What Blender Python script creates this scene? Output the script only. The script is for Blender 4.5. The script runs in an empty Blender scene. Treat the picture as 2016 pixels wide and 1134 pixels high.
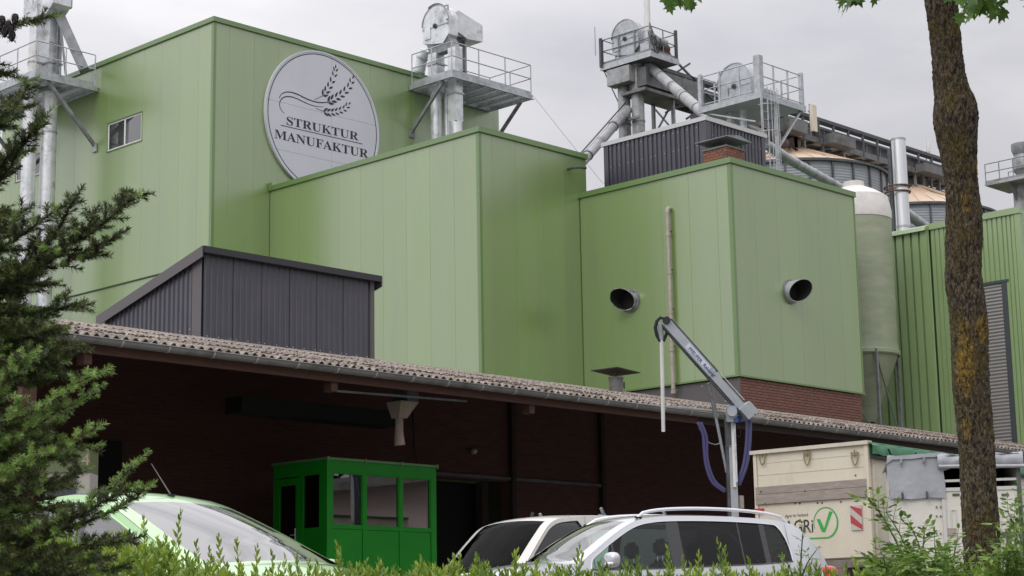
import bpy, bmesh, math, random
import numpy as np
from mathutils import Vector, Matrix, noise
R = math.radians
random.seed(7); rng = np.random.default_rng(7)
scene = bpy.context.scene
COL = scene.collection
# ------------------------------------------------------------------ camera
CAM = np.array([0.0, 0.0, 0.2]); FPX = 3664.7; PITCH, ROLL, YAW = .190304, -.01698, .769446
_fw = np.array([math.cos(PITCH)*math.cos(YAW), math.cos(PITCH)*math.sin(YAW), math.sin(PITCH)])
_rt = np.cross(_fw, [0, 0, 1]); _rt /= np.linalg.norm(_rt); _up = np.cross(_rt, _fw)
_r = math.cos(ROLL)*_rt + math.sin(ROLL)*_up; _u = -math.sin(ROLL)*_rt + math.cos(ROLL)*_up
def at(x, y, X=None, Y=None, Z=None, d=None):
    """point of the place seen at photo pixel x, y on the plane X=, Y= or Z=, or at depth d"""
    v = _fw + (x-1008)/FPX*_r - (y-567)/FPX*_u
    t = d if d is not None else (X-CAM[0])/v[0] if X is not None else (Y-CAM[1])/v[1] if Y is not None else (Z-CAM[2])/v[2]
    return Vector(CAM + t*v)
cam = bpy.data.objects.new('camera', bpy.data.cameras.new('camera')); COL.objects.link(cam); scene.camera = cam
cam.matrix_world = Matrix([[_r[i], _u[i], -_fw[i], CAM[i]] for i in range(3)] + [[0, 0, 0, 1]])
cam.data.sensor_width = 36; cam.data.lens = FPX/2016*36; cam.data.clip_start = .1; cam.data.clip_end = 2000
FH = Vector((math.cos(YAW), math.sin(YAW), 0)); RH = Vector((math.sin(YAW), -math.cos(YAW), 0))
# ------------------------------------------------------------------ world, sun
world = bpy.data.worlds.new('World'); scene.world = world; world.use_nodes = True
SUN = Vector((-.85, -.28, .75)).normalized()
def nt_new(nt, t, **k):
    n = nt.nodes.new(t)
    for a, b in k.items():
        if hasattr(n, a): setattr(n, a, b)
    return n
def build_world():
    nt = world.node_tree; nt.nodes.clear(); L = nt.links.new
    out = nt_new(nt, 'ShaderNodeOutputWorld')
    sky = nt_new(nt, 'ShaderNodeTexSky', sky_type='NISHITA', sun_disc=False)
    sky.sun_elevation = math.asin(SUN.z); sky.sun_rotation = math.atan2(SUN.x, SUN.y)
    bg1 = nt_new(nt, 'ShaderNodeBackground'); L(sky.outputs[0], bg1.inputs[0]); bg1.inputs[1].default_value = .08
    tc = nt_new(nt, 'ShaderNodeTexCoord')
    mp = nt_new(nt, 'ShaderNodeMapping'); mp.inputs['Scale'].default_value = (1, 1, 2.6); L(tc.outputs['Generated'], mp.inputs[0])
    n1 = nt_new(nt, 'ShaderNodeTexNoise'); n1.inputs['Scale'].default_value = 3.4; n1.inputs['Detail'].default_value = 7; n1.inputs['Roughness'].default_value = .5
    n1.inputs['Distortion'].default_value = .35
    L(mp.outputs[0], n1.inputs['Vector'])
    cr = nt_new(nt, 'ShaderNodeValToRGB'); L(n1.outputs[0], cr.inputs[0])
    cr.color_ramp.elements[0].position = .30; cr.color_ramp.elements[0].color = (.52, .52, .56, 1)
    cr.color_ramp.elements[1].position = .64; cr.color_ramp.elements[1].color = (.77, .755, .775, 1)
    dt = nt_new(nt, 'ShaderNodeVectorMath', operation='DOT_PRODUCT'); L(tc.outputs['Generated'], dt.inputs[0]); dt.inputs[1].default_value = Vector((-.74, .46, .42)).normalized()
    mr = nt_new(nt, 'ShaderNodeMapRange', interpolation_type='LINEAR'); L(dt.outputs['Value'], mr.inputs[0])
    mr.inputs[1].default_value = -1; mr.inputs[2].default_value = 1; mr.inputs[3].default_value = .80; mr.inputs[4].default_value = 1.40
    sz = nt_new(nt, 'ShaderNodeSeparateXYZ'); L(tc.outputs['Generated'], sz.inputs[0])
    mz = nt_new(nt, 'ShaderNodeMapRange'); L(sz.outputs[2], mz.inputs[0]); mz.inputs[1].default_value = .25; mz.inputs[2].default_value = 1; mz.inputs[3].default_value = .95; mz.inputs[4].default_value = 2.7   # an overcast sky is brightest overhead
    mm = nt_new(nt, 'ShaderNodeMath', operation='MULTIPLY'); L(mr.outputs[0], mm.inputs[0]); L(mz.outputs[0], mm.inputs[1])
    bg2 = nt_new(nt, 'ShaderNodeBackground'); L(cr.outputs[0], bg2.inputs[0]); L(mm.outputs[0], bg2.inputs[1])
    mx = nt_new(nt, 'ShaderNodeMixShader'); mx.inputs[0].default_value = .93
    L(bg1.outputs[0], mx.inputs[1]); L(bg2.outputs[0], mx.inputs[2]); L(mx.outputs[0], out.inputs[0])
build_world()
sun = bpy.data.objects.new('sun', bpy.data.lights.new('sun', 'SUN')); COL.objects.link(sun)
sun.data.energy = .75; sun.data.angle = R(25); sun.data.color = (1, .96, .9)
sun.rotation_euler = (-SUN).to_track_quat('-Z', 'Y').to_euler()
scene.view_settings.view_transform = 'Standard'; scene.view_settings.look = 'None'; scene.view_settings.exposure = .06; scene.view_settings.gamma = 1
scene.render.engine = 'CYCLES'
scene.cycles.max_bounces = 8; scene.cycles.transparent_max_bounces = 16
# ------------------------------------------------------------------ materials
def srgb(r, g, b):
    f = lambda c: (c/255/12.92 if c/255 <= .04045 else ((c/255+.055)/1.055)**2.4)
    return (f(r), f(g), f(b), 1)
def mat(name, col, rough=.6, metal=0, ior=1.5, var=None, vscale=3, bump=0, bscale=30, coat=0, stretch=(1, 1, 1), dirt=None, dscale=1.2, dlo=.5, dhi=.7, rvar=0, detail=6, orand=0):
    """col = base; var = second colour mixed in by noise; dirt = third colour laid over in patches; bump = fine relief"""
    m = bpy.data.materials.new(name); m.use_nodes = True; nt = m.node_tree; L = nt.links.new
    b = nt.nodes['Principled BSDF']
    c4 = lambda c: tuple(c) if len(c) == 4 else (*c, 1)
    b.inputs['Base Color'].default_value = c4(col); b.inputs['Roughness'].default_value = rough; b.inputs['Metallic'].default_value = metal; b.inputs['IOR'].default_value = ior
    if coat: b.inputs['Coat Weight'].default_value = coat; b.inputs['Coat Roughness'].default_value = .05
    tc = nt_new(nt, 'ShaderNodeTexCoord'); mp = nt_new(nt, 'ShaderNodeMapping'); mp.inputs['Scale'].default_value = stretch
    geo = nt_new(nt, 'ShaderNodeNewGeometry'); L(geo.outputs['Position'], mp.inputs[0])
    cur = None
    if var:
        n = nt_new(nt, 'ShaderNodeTexNoise'); n.inputs['Scale'].default_value = vscale; n.inputs['Detail'].default_value = detail; n.inputs['Roughness'].default_value = .65; L(mp.outputs[0], n.inputs['Vector'])
        r = nt_new(nt, 'ShaderNodeMapRange'); L(n.outputs[0], r.inputs[0]); r.inputs[1].default_value = .35; r.inputs[2].default_value = .65
        mx = nt_new(nt, 'ShaderNodeMix', data_type='RGBA'); L(r.outputs[0], mx.inputs[0]); mx.inputs[6].default_value = c4(col); mx.inputs[7].default_value = c4(var); cur = mx.outputs[2]
        if rvar:
            r2 = nt_new(nt, 'ShaderNodeMapRange'); L(n.outputs[0], r2.inputs[0]); r2.inputs[3].default_value = rough-rvar; r2.inputs[4].default_value = rough+rvar; L(r2.outputs[0], b.inputs['Roughness'])
    if dirt:
        n = nt_new(nt, 'ShaderNodeTexNoise'); n.inputs['Scale'].default_value = dscale; n.inputs['Detail'].default_value = 8; n.inputs['Roughness'].default_value = .7; L(mp.outputs[0], n.inputs['Vector'])
        r = nt_new(nt, 'ShaderNodeMapRange'); L(n.outputs[0], r.inputs[0]); r.inputs[1].default_value = dlo; r.inputs[2].default_value = dhi
        mx = nt_new(nt, 'ShaderNodeMix', data_type='RGBA'); L(r.outputs[0], mx.inputs[0])
        if cur: L(cur, mx.inputs[6])
        else: mx.inputs[6].default_value = c4(col)
        mx.inputs[7].default_value = c4(dirt); cur = mx.outputs[2]
    if orand:
        oi = nt_new(nt, 'ShaderNodeObjectInfo'); r3 = nt_new(nt, 'ShaderNodeMapRange'); L(oi.outputs['Random'], r3.inputs[0]); r3.inputs[3].default_value = 1-orand; r3.inputs[4].default_value = 1+orand
        hs = nt_new(nt, 'ShaderNodeHueSaturation'); L(r3.outputs[0], hs.inputs['Value'])
        if cur: L(cur, hs.inputs['Color'])
        else: hs.inputs['Color'].default_value = c4(col)
        cur = hs.outputs[0]
    if cur: L(cur, b.inputs['Base Color'])
    if bump:
        n = nt_new(nt, 'ShaderNodeTexNoise'); n.inputs['Scale'].default_value = bscale; n.inputs['Detail'].default_value = 5; L(mp.outputs[0], n.inputs['Vector'])
        bp = nt_new(nt, 'ShaderNodeBump'); bp.inputs['Strength'].default_value = 1; bp.inputs['Distance'].default_value = bump; L(n.outputs[0], bp.inputs['Height']); L(bp.outputs[0], b.inputs['Normal'])
    return m
def glassmat(name, tint=(.6, .7, .68), ior=1.5, rough=.01, boost=1.0):
    m = bpy.data.materials.new(name); m.use_nodes = True; nt = m.node_tree; nt.nodes.clear(); L = nt.links.new
    out = nt_new(nt, 'ShaderNodeOutputMaterial'); tr = nt_new(nt, 'ShaderNodeBsdfTransparent'); tr.inputs[0].default_value = (*tint, 1)
    gl = nt_new(nt, 'ShaderNodeBsdfGlossy'); gl.inputs['Roughness'].default_value = rough; fr = nt_new(nt, 'ShaderNodeFresnel'); fr.inputs[0].default_value = ior
    mu = nt_new(nt, 'ShaderNodeMath', operation='MULTIPLY', use_clamp=True); L(fr.outputs[0], mu.inputs[0]); mu.inputs[1].default_value = boost
    mx = nt_new(nt, 'ShaderNodeMixShader'); L(mu.outputs[0], mx.inputs[0]); L(tr.outputs[0], mx.inputs[1]); L(gl.outputs[0], mx.inputs[2]); L(mx.outputs[0], out.inputs[0])
    return m
def leafmat(name, cols, rough=.5, trans=.3, nscale=6):
    """colour varies leaf by leaf (random per island) and by slow noise"""
    m = bpy.data.materials.new(name); m.use_nodes = True; nt = m.node_tree; nt.nodes.clear(); L = nt.links.new
    out = nt_new(nt, 'ShaderNodeOutputMaterial'); geo = nt_new(nt, 'ShaderNodeNewGeometry')
    n = nt_new(nt, 'ShaderNodeTexNoise'); n.inputs['Scale'].default_value = nscale; n.inputs['Detail'].default_value = 3; L(geo.outputs['Position'], n.inputs['Vector'])
    r1 = nt_new(nt, 'ShaderNodeMapRange'); L(n.outputs[0], r1.inputs[0]); r1.inputs[1].default_value = .3; r1.inputs[2].default_value = .7
    mx0 = nt_new(nt, 'ShaderNodeMix', data_type='FLOAT'); mx0.inputs[0].default_value = .5; L(r1.outputs[0], mx0.inputs[2]); L(geo.outputs['Random Per Island'], mx0.inputs[3])
    cr = nt_new(nt, 'ShaderNodeValToRGB'); L(mx0.outputs[0], cr.inputs[0])
    e = cr.color_ramp.elements
    while len(e) < len(cols): e.new(.5)
    for i, c in enumerate(cols): e[i].position = .1+.8*i/(len(cols)-1); e[i].color = (*c, 1)
    p = nt_new(nt, 'ShaderNodeBsdfPrincipled'); p.inputs['Roughness'].default_value = rough; L(cr.outputs[0], p.inputs['Base Color'])
    t = nt_new(nt, 'ShaderNodeBsdfTranslucent'); L(cr.outputs[0], t.inputs[0])
    mx = nt_new(nt, 'ShaderNodeMixShader'); mx.inputs[0].default_value = trans; L(p.outputs[0], mx.inputs[1]); L(t.outputs[0], mx.inputs[2]); L(mx.outputs[0], out.inputs[0])
    return m
M = {}
M['panel'] = mat('green coated steel panel', (.158, .258, .056), .28, 0, 2.8, var=(.178, .272, .075), vscale=3.2, bump=.0015, bscale=3.0, stretch=(1, 1, .10), dirt=(.142, .215, .066), dscale=1.6, dlo=.50, dhi=.82, orand=.045)
M['panel_trim'] = mat('green folded trim', (.105, .20, .045), .35, 0, 2.0)
M['hallgreen'] = mat('green trapezoid sheet', (.235, .345, .145), .32, 0, 2.3, var=(.255, .365, .165), vscale=.8)
M['groove'] = mat('dark joint filler', (.05, .09, .035), .8)
M['anth'] = mat('anthracite sheet', (.040, .038, .055), .38, 0, 1.7, var=(.055, .052, .07), vscale=1.5, bump=.002, bscale=4)
M['anth_trim'] = mat('anthracite brown trim', (.105, .095, .10), .5)
M['coping'] = mat('pale coping metal', (.55, .55, .56), .4, .3)
M['screw'] = mat('screw head', (.5, .5, .5), .4, .5)
M['galv'] = mat('galvanised steel', (.38, .40, .42), .45, .6, var=(.52, .54, .56), vscale=5, rvar=.08, dirt=(.27, .28, .29), dscale=2)
M['galv_dark'] = mat('weathered galvanised steel', (.20, .21, .225), .5, .4, var=(.30, .315, .33), vscale=4, dirt=(.13, .10, .085), dscale=1.6, dlo=.52, dhi=.72)
M['galv_bright'] = mat('bright duct steel', (.60, .62, .64), .36, .45, var=(.76, .78, .80), vscale=3, rvar=.08, dirt=(.30, .31, .32), dscale=1.8)
M['deck'] = mat('deck grating steel', (.28, .30, .31), .55, .5, var=(.4, .42, .43), vscale=6)
M['grimy'] = mat('grimy grey steel', (.13, .135, .14), .55, .3, var=(.20, .205, .21), vscale=3, dirt=(.08, .065, .05), dscale=1.6)
M['darksteel'] = mat('dark grimy steel', (.06, .062, .07), .6, .3, var=(.12, .12, .13), vscale=3, dirt=(.09, .06, .04), dscale=2)
M['rust'] = mat('rusted steel', (.10, .045, .03), .8, var=(.16, .09, .06), vscale=10)
M['cone'] = mat('peach coated silo roof', (.66, .50, .365), .65, var=(.60, .47, .35), vscale=.8, dirt=(.54, .44, .35), dscale=.5)
M['silo'] = mat('silo wall steel', (.27, .29, .31), .55, .25, var=(.34, .36, .38), vscale=1.2, stretch=(1, 1, 3))
M['white'] = mat('white paint', (.74, .73, .72), .45, var=(.66, .65, .64), vscale=3)
M['whiteface'] = mat('white sign face', (.56, .565, .62), .5, 0, var=(.60, .60, .66), vscale=.7)
M['ink'] = mat('navy black lettering', (.022, .022, .034), .6)
M['frp'] = mat('green glassfibre', (.25, .30, .19), .38, var=(.30, .34, .23), vscale=1.2, stretch=(1, 1, 3), dirt=(.37, .37, .28), dscale=.9, dlo=.45, dhi=.7)
M['frpwhite'] = mat('white glassfibre', (.72, .69, .66), .45, var=(.6, .57, .54), vscale=3)
M['roofsheet'] = mat('weathered fibre cement', (.215, .178, .152), .9, var=(.088, .068, .056), vscale=14, bump=.006, bscale=45, dirt=(.33, .285, .25), dscale=9, dlo=.48, dhi=.60, orand=.16)
M['moss'] = mat('dark moss', (.045, .032, .022), .95, var=(.085, .055, .035), vscale=14, bump=.01, bscale=60)
M['zinc'] = mat('grey zinc gutter', (.17, .17, .165), .5, .2, var=(.215, .215, .205), vscale=2.5, dirt=(.10, .085, .07), dscale=1.5)
M['zinc_light'] = mat('light gutter bracket', (.42, .42, .39), .5, .3)
M['wood'] = mat('old brown timber', (.095, .042, .028), .8, var=(.065, .03, .02), vscale=3, stretch=(1, 6, 6), bump=.003, bscale=20)
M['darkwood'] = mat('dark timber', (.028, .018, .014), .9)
M['brick'] = mat('red brown brick', (.21, .098, .072), .85, var=(.15, .070, .054), vscale=9, bump=.004, bscale=60)
M['brick2'] = mat('burnt brick', (.125, .06, .05), .85, var=(.23, .115, .085), vscale=9, bump=.004, bscale=60)
M['brick3'] = mat('orange brick', (.30, .12, .07), .85, var=(.22, .09, .06), vscale=9, bump=.004, bscale=60)
M['mortar'] = mat('grey mortar', (.24, .21, .19), .95, bump=.004, bscale=60)
def brickwall_mat():
    m = bpy.data.materials.new('dark brick wall'); m.use_nodes = True; nt = m.node_tree; L = nt.links.new; b = nt.nodes['Principled BSDF']
    geo = nt_new(nt, 'ShaderNodeNewGeometry'); sp = nt_new(nt, 'ShaderNodeSeparateXYZ'); L(geo.outputs['Position'], sp.inputs[0])
    cb = nt_new(nt, 'ShaderNodeCombineXYZ'); ad = nt_new(nt, 'ShaderNodeMath', operation='ADD'); L(sp.outputs[0], ad.inputs[0]); L(sp.outputs[1], ad.inputs[1]); L(ad.outputs[0], cb.inputs[0]); L(sp.outputs[2], cb.inputs[1])
    br = nt_new(nt, 'ShaderNodeTexBrick'); L(cb.outputs[0], br.inputs['Vector']); br.inputs['Scale'].default_value = 1
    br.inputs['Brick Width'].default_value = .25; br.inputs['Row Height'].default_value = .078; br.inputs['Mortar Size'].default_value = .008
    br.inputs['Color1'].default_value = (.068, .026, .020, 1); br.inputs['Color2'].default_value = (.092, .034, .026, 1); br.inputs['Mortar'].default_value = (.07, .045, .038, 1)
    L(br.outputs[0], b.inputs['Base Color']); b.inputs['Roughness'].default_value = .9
    bp = nt_new(nt, 'ShaderNodeBump', invert=True); bp.inputs['Distance'].default_value = .006; L(br.outputs['Fac'], bp.inputs['Height']); L(bp.outputs[0], b.inputs['Normal'])
    return m
M['brickwall'] = brickwall_mat()
M['concrete'] = mat('concrete', (.22, .21, .20), .9, var=(.16, .155, .15), vscale=2, bump=.004, bscale=30)
M['yardpave'] = mat('pale worn concrete yard', (.24, .235, .22), .9, var=(.18, .175, .165), vscale=1.5, bump=.004, bscale=30)
M['asphalt'] = mat('asphalt', (.055, .055, .056), .9, var=(.075, .073, .07), vscale=4, bump=.004, bscale=80)
M['verge'] = mat('verge soil and grass', (.055, .075, .03), .95, var=(.09, .07, .045), vscale=5, bump=.02, bscale=15)
M['kiosk'] = mat('bright green kiosk paint', (.007, .235, .011), .5, 0, 1.35, var=(.006, .205, .010), vscale=2)
M['black'] = mat('black rubber', (.012, .012, .013), .55)
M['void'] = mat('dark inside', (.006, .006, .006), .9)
M['plasticpipe'] = mat('weathered beige pipe', (.42, .38, .32), .6, var=(.33, .29, .24), vscale=6, dirt=(.16, .13, .10), dscale=5, dlo=.55, dhi=.7)
M['hose'] = mat('violet hose', (.085, .08, .20), .45)
M['armgrey'] = mat('light grey steel arm', (.36, .385, .42), .4, .35, var=(.43, .45, .49), vscale=4)
M['label'] = mat('pale label', (.6, .63, .68), .5)
M['blueink'] = mat('blue lettering', (.03, .07, .25), .5)
M['cream'] = mat('cream trailer paint', (.66, .61, .50), .5, var=(.60, .54, .43), vscale=1.5, stretch=(1, 1, .6), dirt=(.50, .42, .31), dscale=2.2, dlo=.56, dhi=.8)
M['greybeam'] = mat('bare aluminium board', (.36, .31, .27), .5, .25, var=(.28, .24, .21), vscale=4, stretch=(1, 1, 4), dirt=(.5, .45, .4), dscale=5, dlo=.6, dhi=.7)
M['ivory'] = mat('ivory panel', (.66, .64, .58), .45, var=(.60, .58, .52), vscale=2)
M['tarp'] = mat('grey tarpaulin', (.30, .31, .335), .42, var=(.36, .37, .395), vscale=2, bump=.012, bscale=6)
M['greentarp'] = mat('green tarpaulin', (.05, .19, .09), .5, var=(.08, .24, .13), vscale=3, bump=.01, bscale=7)
M['agri'] = mat('logo green', (.035, .36, .065), .5)
M['redrefl'] = mat('red reflector', (.42, .05, .06), .4)
M['whiterefl'] = mat('pale reflector', (.48, .45, .41), .4)
M['redlamp'] = mat('red lamp lens', (.55, .02, .03), .12, coat=1)
M['amber'] = mat('amber lens', (.8, .25, .05), .2, coat=1)
M['lamp'] = mat('lamp lens', (.8, .8, .82), .1, coat=1)
M['silverpaint'] = mat('silver car paint', (.50, .51, .54), .30, .35, coat=1, var=(.53, .54, .57), vscale=1.5)
M['limepaint'] = mat('pale green car paint', (.36, .60, .28), .35, .1, coat=1)
M['vanpaint'] = mat('white van paint', (.62, .60, .56), .4, 0, coat=.7, var=(.58, .56, .52), vscale=3)
M['chrome'] = mat('bright trim', (.75, .75, .77), .15, .95)
M['blackgloss'] = mat('gloss black trim', (.015, .015, .017), .15, coat=.5)
M['seat'] = mat('dark seat fabric', (.035, .036, .04), .85)
M['seatlight'] = mat('grey cabin lining', (.28, .30, .29), .85)
M['tyre'] = mat('tyre rubber', (.03, .03, .03), .85, var=(.045, .042, .04), vscale=8)
M['rim'] = mat('alloy rim', (.5, .5, .52), .35, .8)
M['glass'] = glassmat('clear car glass', (.62, .80, .73), 1.5, boost=.9)
M['glass_dark'] = glassmat('privacy glass', (.10, .11, .115), 1.5, boost=.75)
M['glass_shield'] = glassmat('windshield glass', (.50, .60, .57), 1.6, boost=2.0)
M['glass_mid'] = glassmat('window glass', (.30, .33, .32), 1.6, boost=2.0)
M['glass_sky'] = glassmat('mirror-like window glass', (.35, .37, .38), 2.0, boost=1.9)
M['glass_kiosk'] = glassmat('kiosk glass', (.35, .36, .35), 1.7, boost=3.2)
M['pinkwall'] = mat('pale rose render', (.62, .50, .48), .9, var=(.58, .47, .45), vscale=1)
M['tiles'] = mat('dark roof tiles', (.05, .045, .045), .8)
M['spruce'] = leafmat('spruce needles', [(.028, .043, .014), (.058, .082, .022), (.10, .125, .034), (.15, .17, .052)], .55, .15, 7)
M['sprucenew'] = leafmat('young spruce needles', [(.13, .22, .04), (.21, .33, .07), (.29, .42, .12)], .5, .2, 8)
M['hedge'] = leafmat('privet leaves', [(.07, .13, .02), (.16, .26, .035), (.29, .40, .05), (.46, .54, .09)], .45, .35, 2.2)
M['elder'] = leafmat('elder leaves', [(.06, .13, .03), (.13, .24, .045), (.23, .35, .07), (.30, .40, .12)], .45, .35, 5)
M['maple'] = leafmat('maple leaves', [(.05, .11, .02), (.09, .19, .03), (.16, .28, .05)], .45, .4, 4)
M['wood_far'] = leafmat('far foliage', [(.025, .045, .015), (.05, .08, .025), (.07, .11, .035)], .7, .1, .3)
M['twig'] = mat('brown twig', (.07, .045, .03), .85, var=(.11, .075, .05), vscale=20)
M['greentwig'] = mat('green stem', (.13, .19, .05), .7)
M['conebrown'] = mat('dark spruce cone', (.022, .018, .019), .8)
def bark_mat():
    m = bpy.data.materials.new('bark with lichen'); m.use_nodes = True; nt = m.node_tree; L = nt.links.new; b = nt.nodes['Principled BSDF']; b.inputs['Roughness'].default_value = .95
    geo = nt_new(nt, 'ShaderNodeNewGeometry'); mp = nt_new(nt, 'ShaderNodeMapping'); mp.inputs['Scale'].default_value = (1, 1, .45); L(geo.outputs['Position'], mp.inputs[0])
    n1 = nt_new(nt, 'ShaderNodeTexNoise'); n1.inputs['Scale'].default_value = 60; n1.inputs['Detail'].default_value = 9; n1.inputs['Roughness'].default_value = .72; L(mp.outputs[0], n1.inputs['Vector'])
    c1 = nt_new(nt, 'ShaderNodeValToRGB'); L(n1.outputs[0], c1.inputs[0]); e = c1.color_ramp.elements
    e[0].position = .36; e[0].color = (.010, .007, .005, 1); e[0].position = .41; e[1].position = .57; e[1].color = (.155, .12, .08, 1)
    vo = nt_new(nt, 'ShaderNodeTexVoronoi', feature='DISTANCE_TO_EDGE'); vo.inputs['Scale'].default_value = 34; nd = nt_new(nt, 'ShaderNodeTexNoise'); nd.inputs['Scale'].default_value = 16; L(mp.outputs[0], nd.inputs['Vector'])
    va = nt_new(nt, 'ShaderNodeVectorMath', operation='MULTIPLY_ADD'); L(nd.outputs[1], va.inputs[0]); va.inputs[1].default_value = (.09, .09, .09); L(mp.outputs[0], va.inputs[2]); L(va.outputs[0], vo.inputs['Vector'])
    # lichen patches: broad noise times fine noise
    n2 = nt_new(nt, 'ShaderNodeTexNoise'); n2.inputs['Scale'].default_value = 7; n2.inputs['Detail'].default_value = 9; n2.inputs['Roughness'].default_value = .75; L(geo.outputs['Position'], n2.inputs['Vector'])
    r2 = nt_new(nt, 'ShaderNodeMapRange'); L(n2.outputs[0], r2.inputs[0]); r2.inputs[1].default_value = .47; r2.inputs[2].default_value = .58; r2.inputs[4].default_value = .8
    m2 = nt_new(nt, 'ShaderNodeMix', data_type='RGBA'); L(r2.outputs[0], m2.inputs[0]); L(c1.outputs[0], m2.inputs[6]); m2.inputs[7].default_value = (.12, .088, .026, 1)
    n3 = nt_new(nt, 'ShaderNodeTexNoise'); n3.inputs['Scale'].default_value = 13; n3.inputs['Detail'].default_value = 7; n3.inputs['Roughness'].default_value = .7; mp3 = nt_new(nt, 'ShaderNodeMapping'); mp3.inputs['Location'].default_value = (3, 5, 1); L(geo.outputs['Position'], mp3.inputs[0]); L(mp3.outputs[0], n3.inputs['Vector'])
    r3 = nt_new(nt, 'ShaderNodeMapRange'); L(n3.outputs[0], r3.inputs[0]); r3.inputs[1].default_value = .57; r3.inputs[2].default_value = .66; r3.inputs[4].default_value = .75
    m3 = nt_new(nt, 'ShaderNodeMix', data_type='RGBA'); L(r3.outputs[0], m3.inputs[0]); L(m2.outputs[2], m3.inputs[6]); m3.inputs[7].default_value = (.12, .10, .055, 1)
    # bright yellow lichen streaks on the side facing the road
    at_ = nt_new(nt, 'ShaderNodeAttribute'); at_.attribute_name = 'lichen'
    mu = nt_new(nt, 'ShaderNodeMath', operation='MULTIPLY'); r4 = nt_new(nt, 'ShaderNodeMapRange'); L(n1.outputs[0], r4.inputs[0]); r4.inputs[1].default_value = .38; r4.inputs[2].default_value = .55; L(r4.outputs[0], mu.inputs[0]); L(at_.outputs['Fac'], mu.inputs[1])
    m4 = nt_new(nt, 'ShaderNodeMix', data_type='RGBA'); L(mu.outputs[0], m4.inputs[0]); L(m3.outputs[2], m4.inputs[6]); m4.inputs[7].default_value = (.30, .185, .03, 1)
    v2 = nt_new(nt, 'ShaderNodeTexVoronoi', feature='DISTANCE_TO_EDGE'); v2.inputs['Scale'].default_value = 62; L(va.outputs[0], v2.inputs['Vector'])
    mc = nt_new(nt, 'ShaderNodeMapRange'); L(v2.outputs['Distance'], mc.inputs[0]); mc.inputs[2].default_value = .16; mc.inputs[3].default_value = .30; mc.inputs[4].default_value = 1.12
    hs = nt_new(nt, 'ShaderNodeHueSaturation'); L(m4.outputs[2], hs.inputs['Color']); L(mc.outputs[0], hs.inputs['Value']); L(hs.outputs[0], b.inputs['Base Color'])
    ad = nt_new(nt, 'ShaderNodeMath', operation='ADD'); mr = nt_new(nt, 'ShaderNodeMapRange'); L(vo.outputs['Distance'], mr.inputs[0]); mr.inputs[2].default_value = .3; mr.inputs[4].default_value = .22; L(mr.outputs[0], ad.inputs[0]); L(n1.outputs[0], ad.inputs[1])
    bp = nt_new(nt, 'ShaderNodeBump'); bp.inputs['Distance'].default_value = .012; L(ad.outputs[0], bp.inputs['Height']); L(bp.outputs[0], b.inputs['Normal'])
    return m
M['bark'] = bark_mat()
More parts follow.
